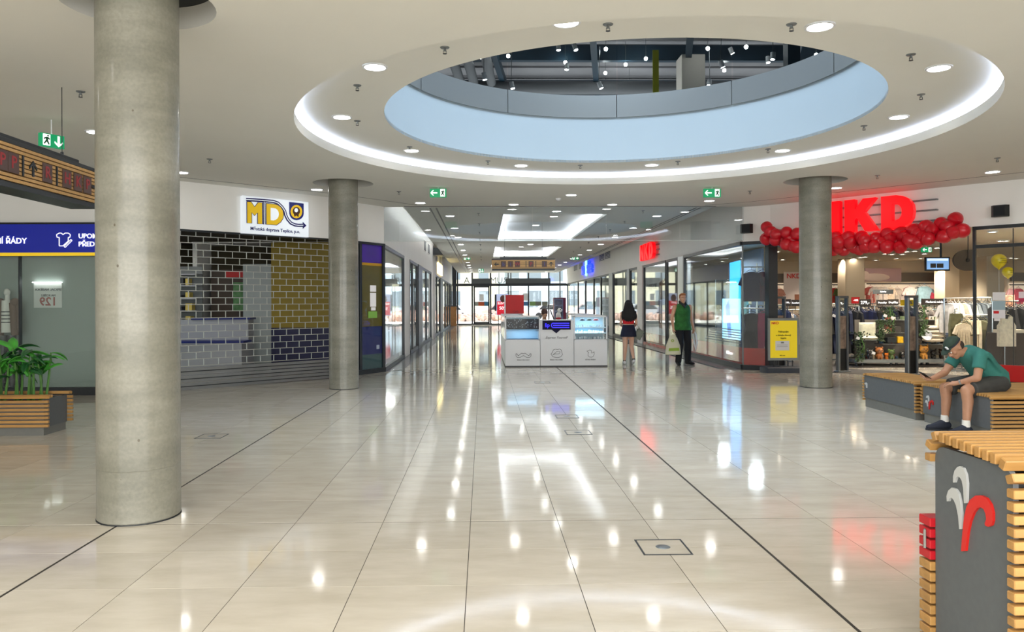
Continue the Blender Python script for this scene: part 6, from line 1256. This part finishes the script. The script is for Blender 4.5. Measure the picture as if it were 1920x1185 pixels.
MB().ball(c+Vector((0, -.02, -.07)), (.075, .07, .035), 10, 6).build('red_skirt', mat('plush_red', '#a12029', .8), t); MB().ball(c+Vector((.05, -.04, .16)), .022, 8, 5).build('dark_patch', M_black, t)
MB().bbox(c.x-.15, c.x+.15, 19.9, 20.2, 0.6, c.z-.1, .01).build('counter_block', M_white, label='white counter block carrying the plush toy', cat='counter')
p = atY(1034, 590, 19.4); MB().cyl((p.x-.03, 19.4, p.z+.12), (p.x+.06, 19.4, p.z-.12), .014, n=8).build('desk_lamp_arm', M_black, label='black slanted lamp arm beside the attendant', cat='lamp')
# ---- standees near the entrance
st = thing('sale_standee', 'sale advertising stand with a person in red shirt on it', 'advertising stand', atZ(940, 618)); Y = 43
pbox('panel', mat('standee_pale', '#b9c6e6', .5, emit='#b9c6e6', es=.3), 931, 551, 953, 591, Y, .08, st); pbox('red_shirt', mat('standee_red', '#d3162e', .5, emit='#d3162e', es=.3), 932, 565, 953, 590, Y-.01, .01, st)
p = atY(943, 560, Y-.02); MB().ball(p, (.16, .02, .2), 12, 8).build('printed_head', mat('standee_head', '#6d3d34', .6), st, smooth=True)
txt('lettering', 'SLEVY', 933, 569, Y-.02, 4, M_ltw, st, bold=.02); txt('lettering', '50%', 936, 578, Y-.02, 6, M_ltw, st, bold=.03); pbox('side', M_dark, 927.5, 552, 931, 583, Y, .08, st)
for px in (934, 950): pbox('leg', M_black, px, 590, px+1.2, 618, Y, .05, st)
pm = thing('photo_booth', 'grey and dark red machine standing by the entrance on the right', 'machine', atZ(1050, 612)); Y = 46
pbox('body', mat('booth_red', '#8a1c2c', .5), 1039, 558, 1061, 615.9, Y, .6, pm); pbox('front', mat('booth_grey', '#8a9098', .5, var=.3, scale=3), 1039, 560, 1056, 615, Y-.02, .02, pm)
for yy in (563, 574, 585): pbox('window', mat('booth_window', '#4a5058', .2, var=.6, scale=9), 1041, yy, 1054, yy+8, Y-.03, .012, pm)
# ============================================================ PEOPLE
def blob(parts, name, m, voxel=.012, smooth=2, parent=None, **k):
    """overlapping tapered pieces fused into one continuous surface"""
    b = MB()
    for p in parts:
        if p[0] == 'c':                                   # tapered limb with round ends
            _, a, c, r0, r1 = p; b.cyl(a, c, r0, r1, 14); b.ball(a, r0*.995, 14, 9); b.ball(c, r1*.995, 14, 9)
        elif p[0] == 'f': b.cyl(p[1], p[2], p[3], p[4], 16)   # flat-ended
        elif p[0] == 'e': b.ball(p[1], p[2], 18, 12, p[3] if len(p) > 3 else None)
        elif p[0] == 't': b.tube(p[1], p[2], 12)
        elif p[0] == 'o': _, sec = p; loft(b, sec)
    me0 = b.mesh('tmp', None); o = bpy.data.objects.new('tmp', me0); COL.objects.link(o)
    rm = o.modifiers.new('r', 'REMESH'); rm.mode = 'VOXEL'; rm.voxel_size = voxel; rm.adaptivity = 0
    if smooth: sm = o.modifiers.new('s', 'SMOOTH'); sm.iterations = smooth; sm.factor = .5
    dg = bpy.context.evaluated_depsgraph_get(); dg.update(); me = bpy.data.meshes.new_from_object(o.evaluated_get(dg))
    bpy.data.objects.remove(o); bpy.data.meshes.remove(me0)
    r = MB(); r.v = [v.co.copy() for v in me.vertices]; r.f = [tuple(p.vertices) for p in me.polygons]; bpy.data.meshes.remove(me)
    o = r.build(name, m, parent, smooth=True, **k); o.data.polygons.foreach_set('use_smooth', [True]*len(o.data.polygons)); return o
def loft(b, sec, n=20):                                   # sec: (centre, half-width vector, half-depth vector)
    v = []; f = []
    for c, w, d in sec:
        c = Vector(c); w = Vector(w); d = Vector(d)
        for i in range(n):
            t = 2*PI*i/n; x = math.copysign(abs(math.cos(t))**.85, math.cos(t)); y = math.copysign(abs(math.sin(t))**.85, math.sin(t)); v.append(c+w*x+d*y)
    for k in range(len(sec)-1):
        for i in range(n): j = (i+1) % n; f.append((k*n+i, k*n+j, (k+1)*n+j, (k+1)*n+i))
    f += [tuple(range(n-1, -1, -1)), tuple(range(len(v)-n, len(v)))]
    b.add(v, f)
V = Vector
def skin(name, c): return mat(name, c, .5, var=.05, scale=20)
def head_parts(c, fwd, up, s=1.):
    """skull, jaw, nose, ears; c = head centre, fwd = facing, up = crown direction"""
    c = V(c); f = V(fwd).normalized(); u = V(up).normalized(); r = f.cross(u).normalized(); u = r.cross(f).normalized()
    Mx = Matrix((( r.x, f.x, u.x), (r.y, f.y, u.y), (r.z, f.z, u.z)))
    L = lambda x, y, z: c+(r*x+f*y+u*z)*s
    P = [('e', L(0, -.012, .028), (.077*s, .097*s, .092*s), Mx), ('e', L(0, .022, -.04), (.058*s, .07*s, .075*s), Mx), ('e', L(0, .058, -.088), (.03*s, .026*s, .025*s), Mx),
         ('c', L(0, .086, .008), L(0, .105, -.026), .009*s, .015*s), ('e', L(.014, .096, -.028), (.01*s,)*3), ('e', L(-.014, .096, -.028), (.01*s,)*3), ('e', L(0, .082, -.056), (.024*s, .014*s, .01*s), Mx),
         ('e', L(0, .078, .03), (.052*s, .02*s, .012*s), Mx), ('e', L(.045, .06, -.02), (.022*s, .02*s, .02*s), Mx), ('e', L(-.045, .06, -.02), (.022*s, .02*s, .02*s), Mx),
         ('e', L(.078, -.008, -.005), (.011*s, .02*s, .032*s), Mx), ('e', L(-.078, -.008, -.005), (.011*s, .02*s, .032*s), Mx)]
    return P, L, Mx
def face(par, L, Mx, s, brow, m_eye=None):
    e = MB(); i = MB(); bw = MB(); ms = MB()
    for sg_ in (-1, 1):
        e.ball(L(sg_*.03, .082, .008), .0115*s, 10, 8); i.ball(L(sg_*.03, .0915, .008), .0052*s, 8, 6)
        bw.tube([L(sg_*.014, .1, .026), L(sg_*.03, .1, .032), L(sg_*.048, .088, .026)], [.003*s, .0045*s, .003*s], 6)
    ms.tube([L(-.022, .088, -.055), L(0, .097, -.056), L(.022, .088, -.055)], [.003*s, .0045*s, .003*s], 6)
    ey = e.build('eyes', mat('eye_white', '#d9d3cb', .3), par, smooth=True); i.build('irises', mat('iris_dark', '#2a1d15', .3), ey, smooth=True); bw.build('eyebrows', brow, par, smooth=True); ms.build('lips', mat('lip_tone', '#8f4a42', .5), par, smooth=True)
def hand_parts(w, d, palm, curl=.6, side=1, s=1.):
    """palm at wrist w, pointing along d, palm facing direction palm; five unequal bent fingers"""
    w = V(w); d = V(d).normalized(); n = V(palm).normalized(); a = d.cross(n).normalized()*side; n = (n-d*n.dot(d)).normalized()
    P = [('c', w, w+d*.045*s, .026*s, .03*s), ('c', w+d*.03*s+a*.018*s, w+d*.078*s+a*.028*s, .017*s, .014*s), ('c', w+d*.03*s-a*.018*s, w+d*.074*s-a*.028*s, .017*s, .013*s), ('c', w+d*.03*s, w+d*.082*s, .018*s, .015*s)]
    for k, (o, L_) in enumerate(((.031, .07), (.0105, .08), (-.0105, .074), (-.031, .058))):
        p = w+d*.08*s+a*o*s; dd = (d+a*o*1.5).normalized(); pr_ = p
        for j, f_ in enumerate((.45, .3, .25)):
            ang = curl*(j+.6); dj = (dd*math.cos(ang)+n*math.sin(ang)).normalized(); q = pr_+dj*L_*f_*s; P.append(('c', pr_, q, (.0095-.001*j)*s, (.0088-.0012*j)*s)); pr_ = q
    t0 = w+d*.02*s+a*.026*s; t1 = t0+(d*.55+a*.8+n*.25).normalized()*.04*s; t2 = t1+(d*.85+a*.2+n*.5).normalized()*.032*s
    P += [('c', t0, t1, .014*s, .0115*s), ('c', t1, t2, .0112*s, .009*s)]
    return P
# ---------------------------------------------------- seated man in green shirt with phone
def seated_man():
    sk = skin('tanned_skin', '#ab7d61')
    hip = V((5.86, 8.72, .58)); chest = V((5.67, 8.72, .83)); neck = V((5.54, 8.72, .945))
    nk, fk = V((5.40, 8.49, .505)), V((5.39, 8.87, .495)); na, fa = V((5.385, 8.47, .1)), V((5.38, 8.86, .1))
    hn, hf = V((5.84, 8.6, .565)), V((5.84, 8.84, .565))
    ns, fs = V((5.59, 8.53, .9)), V((5.58, 8.91, .9)); ne, fe = V((5.50, 8.45, .645)), V((5.42, 8.93, .66)); nh, fh = V((5.37, 8.6, .575)), V((5.2, 8.82, .60))
    t = thing('person', 'seated man in a teal green t-shirt and dark green cap looking at his phone', 'person', (5.6, 8.72, .0))
    fwd = V((-.72, -.08, -.69)); up = V((-.69, .02, .72)); hc = V((5.41, 8.715, .965)); HP, L, Mx = head_parts(hc, fwd, up, 1.0)
    body = HP+[('c', neck-V((.0, 0, .03)), hc+V((.03, 0, -.04)), .062, .058),
        ('o', [(hip, (0, .165, 0), (.1, 0, .06)), (hip.lerp(chest, .5), (0, .15, 0), (.09, 0, .065)), (chest, (0, .17, 0), (.09, 0, .07)), (neck, (0, .1, 0), (.05, 0, .04))]),
        ('c', hn, nk, .085, .06), ('c', hf, fk, .085, .06), ('c', nk, nk.lerp(na, .3)+V((.02, 0, 0)), .06, .058), ('c', nk.lerp(na, .3)+V((.02, 0, 0)), na, .058, .036), ('c', fk, fk.lerp(fa, .3)+V((.02, 0, 0)), .06, .058), ('c', fk.lerp(fa, .3)+V((.02, 0, 0)), fa, .058, .036),
        ('c', ns, ne, .053, .042), ('c', ne, nh, .042, .027), ('c', fs, fe, .053, .042), ('c', fe, fh, .042, .027),
        ('c', na, na+V((-.12, 0, -.055)), .038, .03), ('c', fa, fa+V((-.12, 0, -.055)), .038, .03)]
    body += hand_parts(nh, (-.75, .55, -.15), (0, .2, -1), .45, -1) + hand_parts(fh, (-.9, -.1, .12), (.1, -.2, 1), .5, 1)
    blob(body, 'body', sk, .0085, 3, t)
    shirt = mat('teal_green_cotton', '#2f6f66', .85, var=.1, scale=9, bump=.1)
    c1 = chest+V((.0, 0, .0))
    blob([('o', [(hip+V((.015, 0, -.055)), (0, .19, 0), (.125, 0, .05)), (hip+V((0, 0, .05)), (0, .185, 0), (.125, 0, .075)), (hip.lerp(chest, .55), (0, .178, 0), (.115, 0, .085)), (chest, (0, .195, 0), (.11, 0, .09)), (chest.lerp(neck, .7), (0, .15, 0), (.08, 0, .07)), (neck+V((-.01, 0, .01)), (0, .08, 0), (.055, 0, .05))]),
          ('c', chest.lerp(neck, .6)+V((0, -.1, 0)), ns, .08, .07), ('c', chest.lerp(neck, .6)+V((0, .1, 0)), fs, .08, .07), ('f', ns, ns.lerp(ne, .62), .069, .07), ('f', fs, fs.lerp(fe, .62), .069, .07), ('e', ns, (.07,)*3), ('e', fs, (.07,)*3),
          ('t', [ns+V((.03, -.06, .03)), hip+V((-.02, -.16, .12)), hip+V((-.06, -.15, .0))], [.02, .03, .03]), ('t', [chest+V((.1, -.02, .06)), hip+V((.12, .02, .1))], [.03, .035])],
         't_shirt', shirt, .011, 3, t)
    sh = mat('grey_black_shorts', '#3a3a38', .85, var=.35, scale=7)
    blob([('e', hip+V((.0, 0, -.03)), (.17, .19, .1)), ('f', hn, hn.lerp(nk, .88), .112, .1), ('f', hf, hf.lerp(fk, .88), .112, .1), ('e', hn, (.112,)*3), ('e', hf, (.112,)*3)], 'shorts', sh, .012, 3, t)
    cap = mat('dark_green_cap', '#24362a', .8, bump=.1)
    b = MB(Matrix.Translation(L(0, -.012, .05)) @ Mx.to_4x4()); b.lathe([(.086*math.cos(a), .088*math.sin(a)+.0) for a in [i*PI/2/9 for i in range(10)]], (0, 0, 0), 24); b.v = [v for v in b.v]
    b2 = MB(Matrix.Translation(L(0, -.012, .05)) @ Mx.to_4x4() @ Matrix.Diagonal((1, 1.22, 1, 1))); b2.lathe([(.086*math.cos(a), .088*math.sin(a)) for a in [i*PI/2/9 for i in range(10)]]+[(.003, .092), (0, .093)], (0, 0, 0), 24).lathe([(.084, 0), (.084, .03), (.08, .03)], (0, 0, 0), 24)
    cp = b2.build('cap', cap, t, smooth=True)
    b3 = MB(Matrix.Translation(L(0, .075, .055)) @ Mx.to_4x4() @ Matrix.Rotation(-.22, 4, 'X')); b3.poly([(-.075, -.02), (-.07, .04), (-.045, .075), (0, .088), (.045, .075), (.07, .04), (.075, -.02), (0, .012)], -.003, .003); b3.build('cap_peak', cap, cp, smooth=True)
    MB(Matrix.Translation(L(0, -.012, .05)) @ Mx.to_4x4() @ Matrix.Diagonal((1, 1.22, 1, 1))).lathe([(.0862, -.002), (.088, .0), (.088, .018), (.0862, .02)], (0, 0, 0), 24).build('cap_band', mat('navy_band', '#141a26', .7), cp)
    a = L(-.045, .085, .085); MB(Matrix.Translation(a) @ Mx.to_4x4()).prism([(-.012, -.02), (.012, -.02), (.008, .02), (-.002, .012), (-.012, .02)], -.002, .012).build('cap_badge', M_white, cp)
    face(t, L, Mx, 1., mat('dark_brown_hair', '#2c2018', .8))
    blob([('e', L(0, -.045, -.005), (.078, .07, .06), Mx)], 'hair', MATS['dark_brown_hair'], .01, 1, t)
    shoe = mat('navy_trainer', '#161c2c', .7); sock = mat('white_sock', '#d9d6d0', .8)
    for nm, an in (('near', na), ('far', fa)):
        MB().cyl(an+V((.0, 0, .075)), an+V((0, 0, -.0)), .041, .044, 14).build('sock', sock, t, smooth=True)
        blob([('c', V((an.x+.005, an.y, .095)), V((an.x-.075, an.y, .062)), .044, .041), ('c', V((an.x-.075, an.y, .062)), V((an.x-.14, an.y, .045)), .041, .034), ('c', V((an.x+.03, an.y, .055)), V((an.x-.06, an.y, .05)), .046, .044), ('c', V((an.x-.06, an.y, .045)), V((an.x-.19, an.y, .035)), .046, .032), ('c', V((an.x+.01, an.y, .06)), V((an.x+.005, an.y, .09)), .045, .042)], 'shoe', shoe, .011, 2, t); so = CH[t.name][-1]
        MB().poly([(an.x+.08, an.y-.03), (an.x+.08, an.y+.03), (an.x-.1, an.y+.05), (an.x-.21, an.y+.035), (an.x-.225, an.y), (an.x-.21, an.y-.035), (an.x-.1, an.y-.05)], 0, .022).build('shoe_sole', mat('sole_dark', '#22252c', .8), so)
    MB().cyl(nh.lerp(ne, .12), nh.lerp(ne, .2), .031, .032, 14).build('bracelet', M_steel, t)
    M = Matrix.Translation(fh+V((-.085, -.02, .045))) @ Matrix.Rotation(.55, 4, 'Y') @ Matrix.Rotation(.3, 4, 'Z')
    ph = MB(M).bbox(-.075, .075, -.037, .037, -.004, .004, .003).build('mobile_phone', M_black, cat='phone', label='black mobile phone in the hands of the seated man')
seated_man()
# ---------------------------------------------------- standing helper
def stand_body(x, y, yaw, Hh, hipw, shw, J, s):
    pass
def W(x, y, yaw):                                         # local (right, forward, up) -> world
    c, s_ = math.cos(yaw), math.sin(yaw)
    return lambda a, b, z: V((x+a*c-b*s_, y+a*s_+b*c, z))
# man in green sleeveless hoodie walking towards the camera
def walking_man():
    p = atZ(1279, 684); L0 = W(p.x, 18.4, PI+.25); t = thing('person', 'man in a green sleeveless top and black trousers walking with a shopping bag', 'person', (p.x, 18.4, 0))
    sk = skin('fair_skin', '#c99a7d'); k = 1.0
    P = lambda a, b, z: L0(a, b, z)
    hc = P(0, .03, 1.60); HP, L, Mx = head_parts(hc, P(.22, 1, 0)-P(0, 0, 0), (0, 0, 1), 1.0)
    hr, hl = P(.1, 0, .93), P(-.1, 0, .93); kr, kl = P(.13, .12, .50), P(-.15, .0, .50); ar, al = P(.16, .08, .09), P(-.2, -.1, .09)
    sr, sl = P(.2, 0, 1.4), P(-.2, 0, 1.4); er, el = P(.28, .0, 1.12), P(-.27, -.05, 1.12); wr, wl = P(.29, .1, .88), P(-.29, .02, .88)
    body = HP+[('c', P(0, -.01, 1.42), hc+V((0, 0, -.05)), .064, .06), ('o', [(P(0, 0, .9), P(.165, 0, 0)-P(0, 0, 0), P(0, .1, 0)-P(0, 0, 0)), (P(0, 0, 1.08), P(.14, 0, 0)-P(0, 0, 0), P(0, .09, 0)-P(0, 0, 0)), (P(0, 0, 1.3), P(.175, 0, 0)-P(0, 0, 0), P(0, .11, 0)-P(0, 0, 0)), (P(0, 0, 1.43), P(.12, 0, 0)-P(0, 0, 0), P(0, .07, 0)-P(0, 0, 0))]),
        ('c', hr, kr, .085, .058), ('c', kr, ar, .056, .036), ('c', hl, kl, .085, .058), ('c', kl, al, .056, .036), ('c', sr, er, .055, .04), ('c', er, wr, .041, .027), ('c', sl, el, .055, .04), ('c', el, wl, .041, .027)]
    d0 = P(0, 0, 0)
    body += hand_parts(wr, (0, 0, -1), P(-1, .1, 0)-d0, .7, 1)+hand_parts(wl, (0, 0, -1), P(1, .1, 0)-d0, .6, -1)
    blob(body, 'body', sk, .011, 2, t)
    R_ = lambda a, b: P(a, b, 0)-d0
    top = mat('green_tie_dye', '#2b6a30', .85, var=.45, scale=7)
    blob([('o', [(P(0, 0, .84), R_(.235, 0), R_(0, .155)), (P(0, 0, 1.05), R_(.19, 0), R_(0, .13)), (P(0, 0, 1.3), R_(.205, 0), R_(0, .14)), (P(0, 0, 1.42), R_(.18, 0), R_(0, .1)), (P(0, 0, 1.48), R_(.09, 0), R_(0, .08))])], 'sleeveless_top', top, .013, 2, t)
    blob([('t', [P(-.07, .02, 1.5), P(-.03, .1, 1.44), P(.03, .1, 1.44), P(.07, .02, 1.5), P(.04, -.06, 1.52), P(-.04, -.06, 1.52), P(-.07, .02, 1.5)], .035), ('c', P(0, .1, 1.44), P(0, .125, 1.38), .035, .02)], 'hood_collar', M_black, .012, 2, t)
    tr = mat('black_trousers', '#14161c', .85, bump=.05)
    blob([('o', [(P(0, 0, .84), R_(.185, 0), R_(0, .125)), (P(0, 0, .95), R_(.185, 0), R_(0, .125))]), ('f', hr, kr, .115, .085), ('f', kr, ar-V((0, 0, .03)), .085, .072), ('f', hl, kl, .115, .085), ('f', kl, al-V((0, 0, .03)), .085, .072), ('e', kr, (.085,)*3), ('e', kl, (.085,)*3)], 'trousers', tr, .013, 2, t)
    for a, q in ((ar, 1), (al, -1)):
        f_ = R_(q*.3, 1).normalized(); blob([('c', V((a.x, a.y, .05))-f_*.04, V((a.x, a.y, .045))+f_*.1, .046, .045), ('c', V((a.x, a.y, .04))+f_*.1, V((a.x, a.y, .032))+f_*.19, .044, .03)], 'shoe', mat('black_shoe', '#121318', .6), .012, 1, t)
    blob([('e', L(0, -.03, .06), (.084, .09, .07), Mx), ('e', L(0, .03, .1), (.066, .055, .03), Mx), ('e', L(.066, -.02, .02), (.018, .045, .045), Mx), ('e', L(-.066, -.02, .02), (.018, .045, .045), Mx)], 'hair', mat('sandy_hair', '#9a5f35', .8, var=.3, scale=40), .01, 1, t)
    face(t, L, Mx, 1., MATS['sandy_hair'])
    # bag in his right hand
    b = wr+V((0, 0, -.1)); bg2 = thing('shopping_bag', 'cream shopping bag with green print carried by the man in green', 'bag', (b.x, b.y, b.z-.5)); c = V((b.x-.02, b.y-.03, b.z))
    m = MB(); loft(m, [(c+V((0, 0, -.52)), (.17, 0, 0), (0, .07, 0)), (c+V((0, 0, -.5)), (.19, 0, 0), (0, .09, 0)), (c+V((-.0, 0, -.3)), (.17, 0, 0), (0, .08, 0)), (c+V((0, 0, -.12)), (.1, 0, 0), (0, .04, 0)), (c+V((0, 0, -.03)), (.03, 0, 0), (0, .02, 0))], 18); m.build('bag_body', mat('cream_plastic', '#cfcdb2', .45), bg2, smooth=True)
    MB().tube([c+V((-.07, 0, -.1)), c+V((-.03, 0, .02)), c+V((.03, 0, .02)), c+V((.07, 0, -.1))], .01, 6).build('handle', MATS['cream_plastic'], bg2)
    MB().prism([(c.x-.13, c.z-.43), (c.x+.13, c.z-.42), (c.x+.12, c.z-.35), (c.x-.12, c.z-.36)], c.y-.094, c.y-.085).build('green_print', mat('lime_print', '#8fae2a', .5), bg2); MB().lathe([(.035, 0), (.022, 0)], (0, 0, 0), 16); MB(Matrix.Translation((c.x-.03, c.y-.075, c.z-.18)) @ Matrix.Rotation(PI/2, 4, 'X')).ring((0, 0, 0), .02, .035, 0, .006, 16).build('round_logo', MATS['lime_print'], bg2)
    b = wl+V((0, 0, -.05)); MB().tube([b+V((.0, 0, .02)), b+V((.05, -.02, -.1)), b+V((.07, -.02, -.3)), b+V((.05, 0, -.48)), b+V((.02, .02, -.3)), b+V((.0, 0, -.05))], [.01, .02, .028, .022, .02, .01], 8).build('rolled_bag', M_white, label='narrow white bag in the left hand of the man in green', cat='bag', smooth=True)
walking_man()
def woman():
    p = atZ(1179, 684); L0 = W(p.x, 18.55, -.05); t = thing('person', 'woman with long black hair in a red top and short navy skirt, seen from behind', 'person', (p.x, 18.55, 0)); sk = skin('light_skin', '#cfa48c')
    P = lambda a, b, z: L0(a, b, z); d0 = P(0, 0, 0); R_ = lambda a, b: P(a, b, 0)-d0
    hc = P(0, .02, 1.44); HP, L, Mx = head_parts(hc, R_(0, 1), (0, 0, 1), .93)
    hr, hl = P(.08, 0, .82), P(-.08, 0, .82); kr, kl = P(.075, .04, .46), P(-.08, -.0, .45); ar, al = P(.11, -.1, .13), P(-.09, .08, .09); sr, sl = P(.155, 0, 1.25), P(-.155, 0, 1.25); er, el = P(.19, -.0, 1.0), P(-.19, .0, 1.0); wr, wl = P(.17, .16, .92), P(-.15, .18, .95)
    body = HP+[('c', P(0, 0, 1.26), hc+V((0, 0, -.04)), .05, .048), ('o', [(P(0, 0, .76), R_(.15, 0), R_(0, .11)), (P(0, 0, .86), R_(.155, 0), R_(0, .11)), (P(0, 0, 1.0), R_(.115, 0), R_(0, .08)), (P(0, 0, 1.16), R_(.14, 0), R_(0, .09)), (P(0, 0, 1.27), R_(.11, 0), R_(0, .06))]),
        ('c', hr, kr, .085, .052), ('c', kr, kr.lerp(ar, .35)+V((0, -.01, 0)), .05, .05), ('c', kr.lerp(ar, .35)+V((0, -.01, 0)), ar, .05, .03), ('c', hl, kl, .085, .052), ('c', kl, kl.lerp(al, .35)+V((0, -.01, 0)), .05, .05), ('c', kl.lerp(al, .35)+V((0, -.01, 0)), al, .05, .03), ('c', sr, er, .042, .033), ('c', er, wr, .033, .022), ('c', sl, el, .042, .033), ('c', el, wl, .033, .022)]
    body += hand_parts(wr, R_(-.3, 1), (0, 0, -1), .6, 1, .88)+hand_parts(wl, R_(.3, 1), (0, 0, -1), .6, -1, .88)
    blob(body, 'body', sk, .011, 2, t)
    blob([('o', [(P(0, 0, .99), R_(.135, 0), R_(0, .1)), (P(0, 0, 1.1), R_(.145, 0), R_(0, .105)), (P(0, 0, 1.2), R_(.155, 0), R_(0, .1))])], 'red_top', mat('red_knit', '#c8141e', .8), .012, 1, t)
    blob([('o', [(P(0, 0, .68), R_(.2, 0), R_(0, .15)), (P(0, 0, .8), R_(.185, 0), R_(0, .14)), (P(0, 0, .97), R_(.135, 0), R_(0, .1))])], 'skirt', mat('navy_skirt', '#12142c', .85, bump=.05), .012, 1, t)
    hair = mat('long_black_hair', '#08080d', .75, var=.3, scale=30, stretch=(6, 6, .4))
    blob([('e', L(0, -.01, .035), (.09, .108, .1), Mx), ('o', [(P(0, -.03, 1.5), R_(.095, 0), R_(0, .08)), (P(0, -.08, 1.36), R_(.13, 0), R_(0, .06)), (P(0, -.1, 1.24), R_(.165, 0), R_(0, .05)), (P(0, -.11, 1.12), R_(.13, 0), R_(0, .04)), (P(.0, -.11, 1.06), R_(.08, 0), R_(0, .02))])]+[('t', [P(x_, -.1, 1.3), P(x_*1.15, -.13, 1.16), P(x_*1.1, -.12, 1.02+abs(x_)*.4)], [.03, .028, .006]) for x_ in (-.14, -.1, -.06, -.02, .03, .07, .11, .145)], 'hair', hair, .011, 1, t)
    for a, lift in ((ar, .05), (al, 0)):
        f_ = R_(0, 1); tilt = V((0, 0, -.02)) if lift else V((0, 0, 0))
        blob([('c', V((a.x, a.y, .05+lift))-f_*.03, V((a.x, a.y, .045+lift*.6))+f_*.09, .04, .04), ('c', V((a.x, a.y, .045+lift*.6))+f_*.09, V((a.x, a.y, .03))+f_*.16, .04, .028)], 'trainer', mat('white_trainer', '#dcdcde', .6), .011, 1, t)
        MB().cyl(a+V((0, 0, .03)), a+V((0, 0, -.03)), .034, .036, 12).build('sock', mat('dark_sock', '#3b3d42', .8), t)
    c = P(.25, .0, .74); bg3 = thing('handbag', 'grey green handbag at the right side of the woman', 'bag', c); MB(Matrix.Translation(c) @ Matrix.Rotation(.5, 4, 'Y')).bbox(-.09, .09, -.05, .05, -.12, .12, .02).build('bag_body', mat('grey_green_leather', '#6f7468', .6), bg3); MB().tube([c+V((-.05, 0, .1)), P(.19, .05, 1.0), c+V((.05, 0, .1))], .008, 6).build('strap', MATS['grey_green_leather'], bg3)
woman()
def attendant():
    c = atY(1021, 586, 19.6); t = thing('person', 'kiosk attendant with short brown hair seated behind the name board', 'person', (c.x, 19.6, 0)); sk = skin('fair_skin', '#c99a7d'); hc = V((c.x, 19.6, c.z-.03)); HP, L, Mx = head_parts(hc, (.2, -.7, -.65), (0, -.5, .8), 1.)
    z = hc.z; X_ = c.x
    blob(HP+[('c', V((X_, 19.68, z-.25)), hc+V((0, .03, -.05)), .06, .055), ('o', [(V((X_, 19.8, .45)), (.16, 0, 0), (0, .12, 0)), (V((X_, 19.75, z-.4)), (.18, 0, 0), (0, .11, 0)), (V((X_, 19.7, z-.22)), (.13, 0, 0), (0, .07, 0))]), ('c', V((X_-.18, 19.7, z-.28)), V((X_-.22, 19.6, z-.55)), .05, .04), ('c', V((X_+.18, 19.7, z-.28)), V((X_+.22, 19.6, z-.55)), .05, .04), ('c', V((X_-.22, 19.6, z-.55)), V((X_-.1, 19.38, z-.6)), .04, .028), ('c', V((X_+.22, 19.6, z-.55)), V((X_+.1, 19.38, z-.6)), .04, .028), ('c', V((X_-.1, 19.75, .5)), V((X_-.12, 19.35, .5)), .08, .06), ('c', V((X_+.1, 19.75, .5)), V((X_+.12, 19.35, .5)), .08, .06), ('c', V((X_-.12, 19.35, .5)), V((X_-.12, 19.35, .04)), .055, .035), ('c', V((X_+.12, 19.35, .5)), V((X_+.12, 19.35, .04)), .055, .035)]
         +hand_parts(V((X_-.1, 19.38, z-.6)), (.2, -1, 0), (0, 0, -1), .4, 1)+hand_parts(V((X_+.1, 19.38, z-.6)), (-.2, -1, 0), (0, 0, -1), .4, -1), 'body', sk, .012, 2, t)
    blob([('o', [(V((X_, 19.8, .5)), (.19, 0, 0), (0, .15, 0)), (V((X_, 19.75, z-.38)), (.2, 0, 0), (0, .135, 0)), (V((X_, 19.7, z-.19)), (.15, 0, 0), (0, .09, 0))]), ('f', V((X_-.17, 19.7, z-.27)), V((X_-.22, 19.62, z-.5)), .07, .06), ('f', V((X_+.17, 19.7, z-.27)), V((X_+.22, 19.62, z-.5)), .07, .06)], 'shirt', mat('pale_shirt', '#d8d2cc', .8), .014, 2, t)
    blob([('e', L(0, -.02, .04), (.087, .1, .09), Mx)], 'hair', mat('brown_hair', '#4d3630', .8, var=.2, scale=40), .011, 1, t); face(t, L, Mx, 1., MATS['brown_hair'])
    s_ = thing('stool', 'round stool under the kiosk attendant', 'stool', (X_, 19.8, 0)); MB().lathe([(0, .44), (.17, .44), (.18, .41), (.17, .38), (0, .38)], (X_, 19.8, 0), 20).build('seat', M_black, s_); MB().cyl((X_, 19.8, 0.03), (X_, 19.8, .4), .03, n=10).build('post', M_grey, s_); MB().lathe([(.0, .03), (.18, .02), (.19, 0), (0, 0)], (X_, 19.8, 0), 20).build('base', M_grey, s_)
attendant()
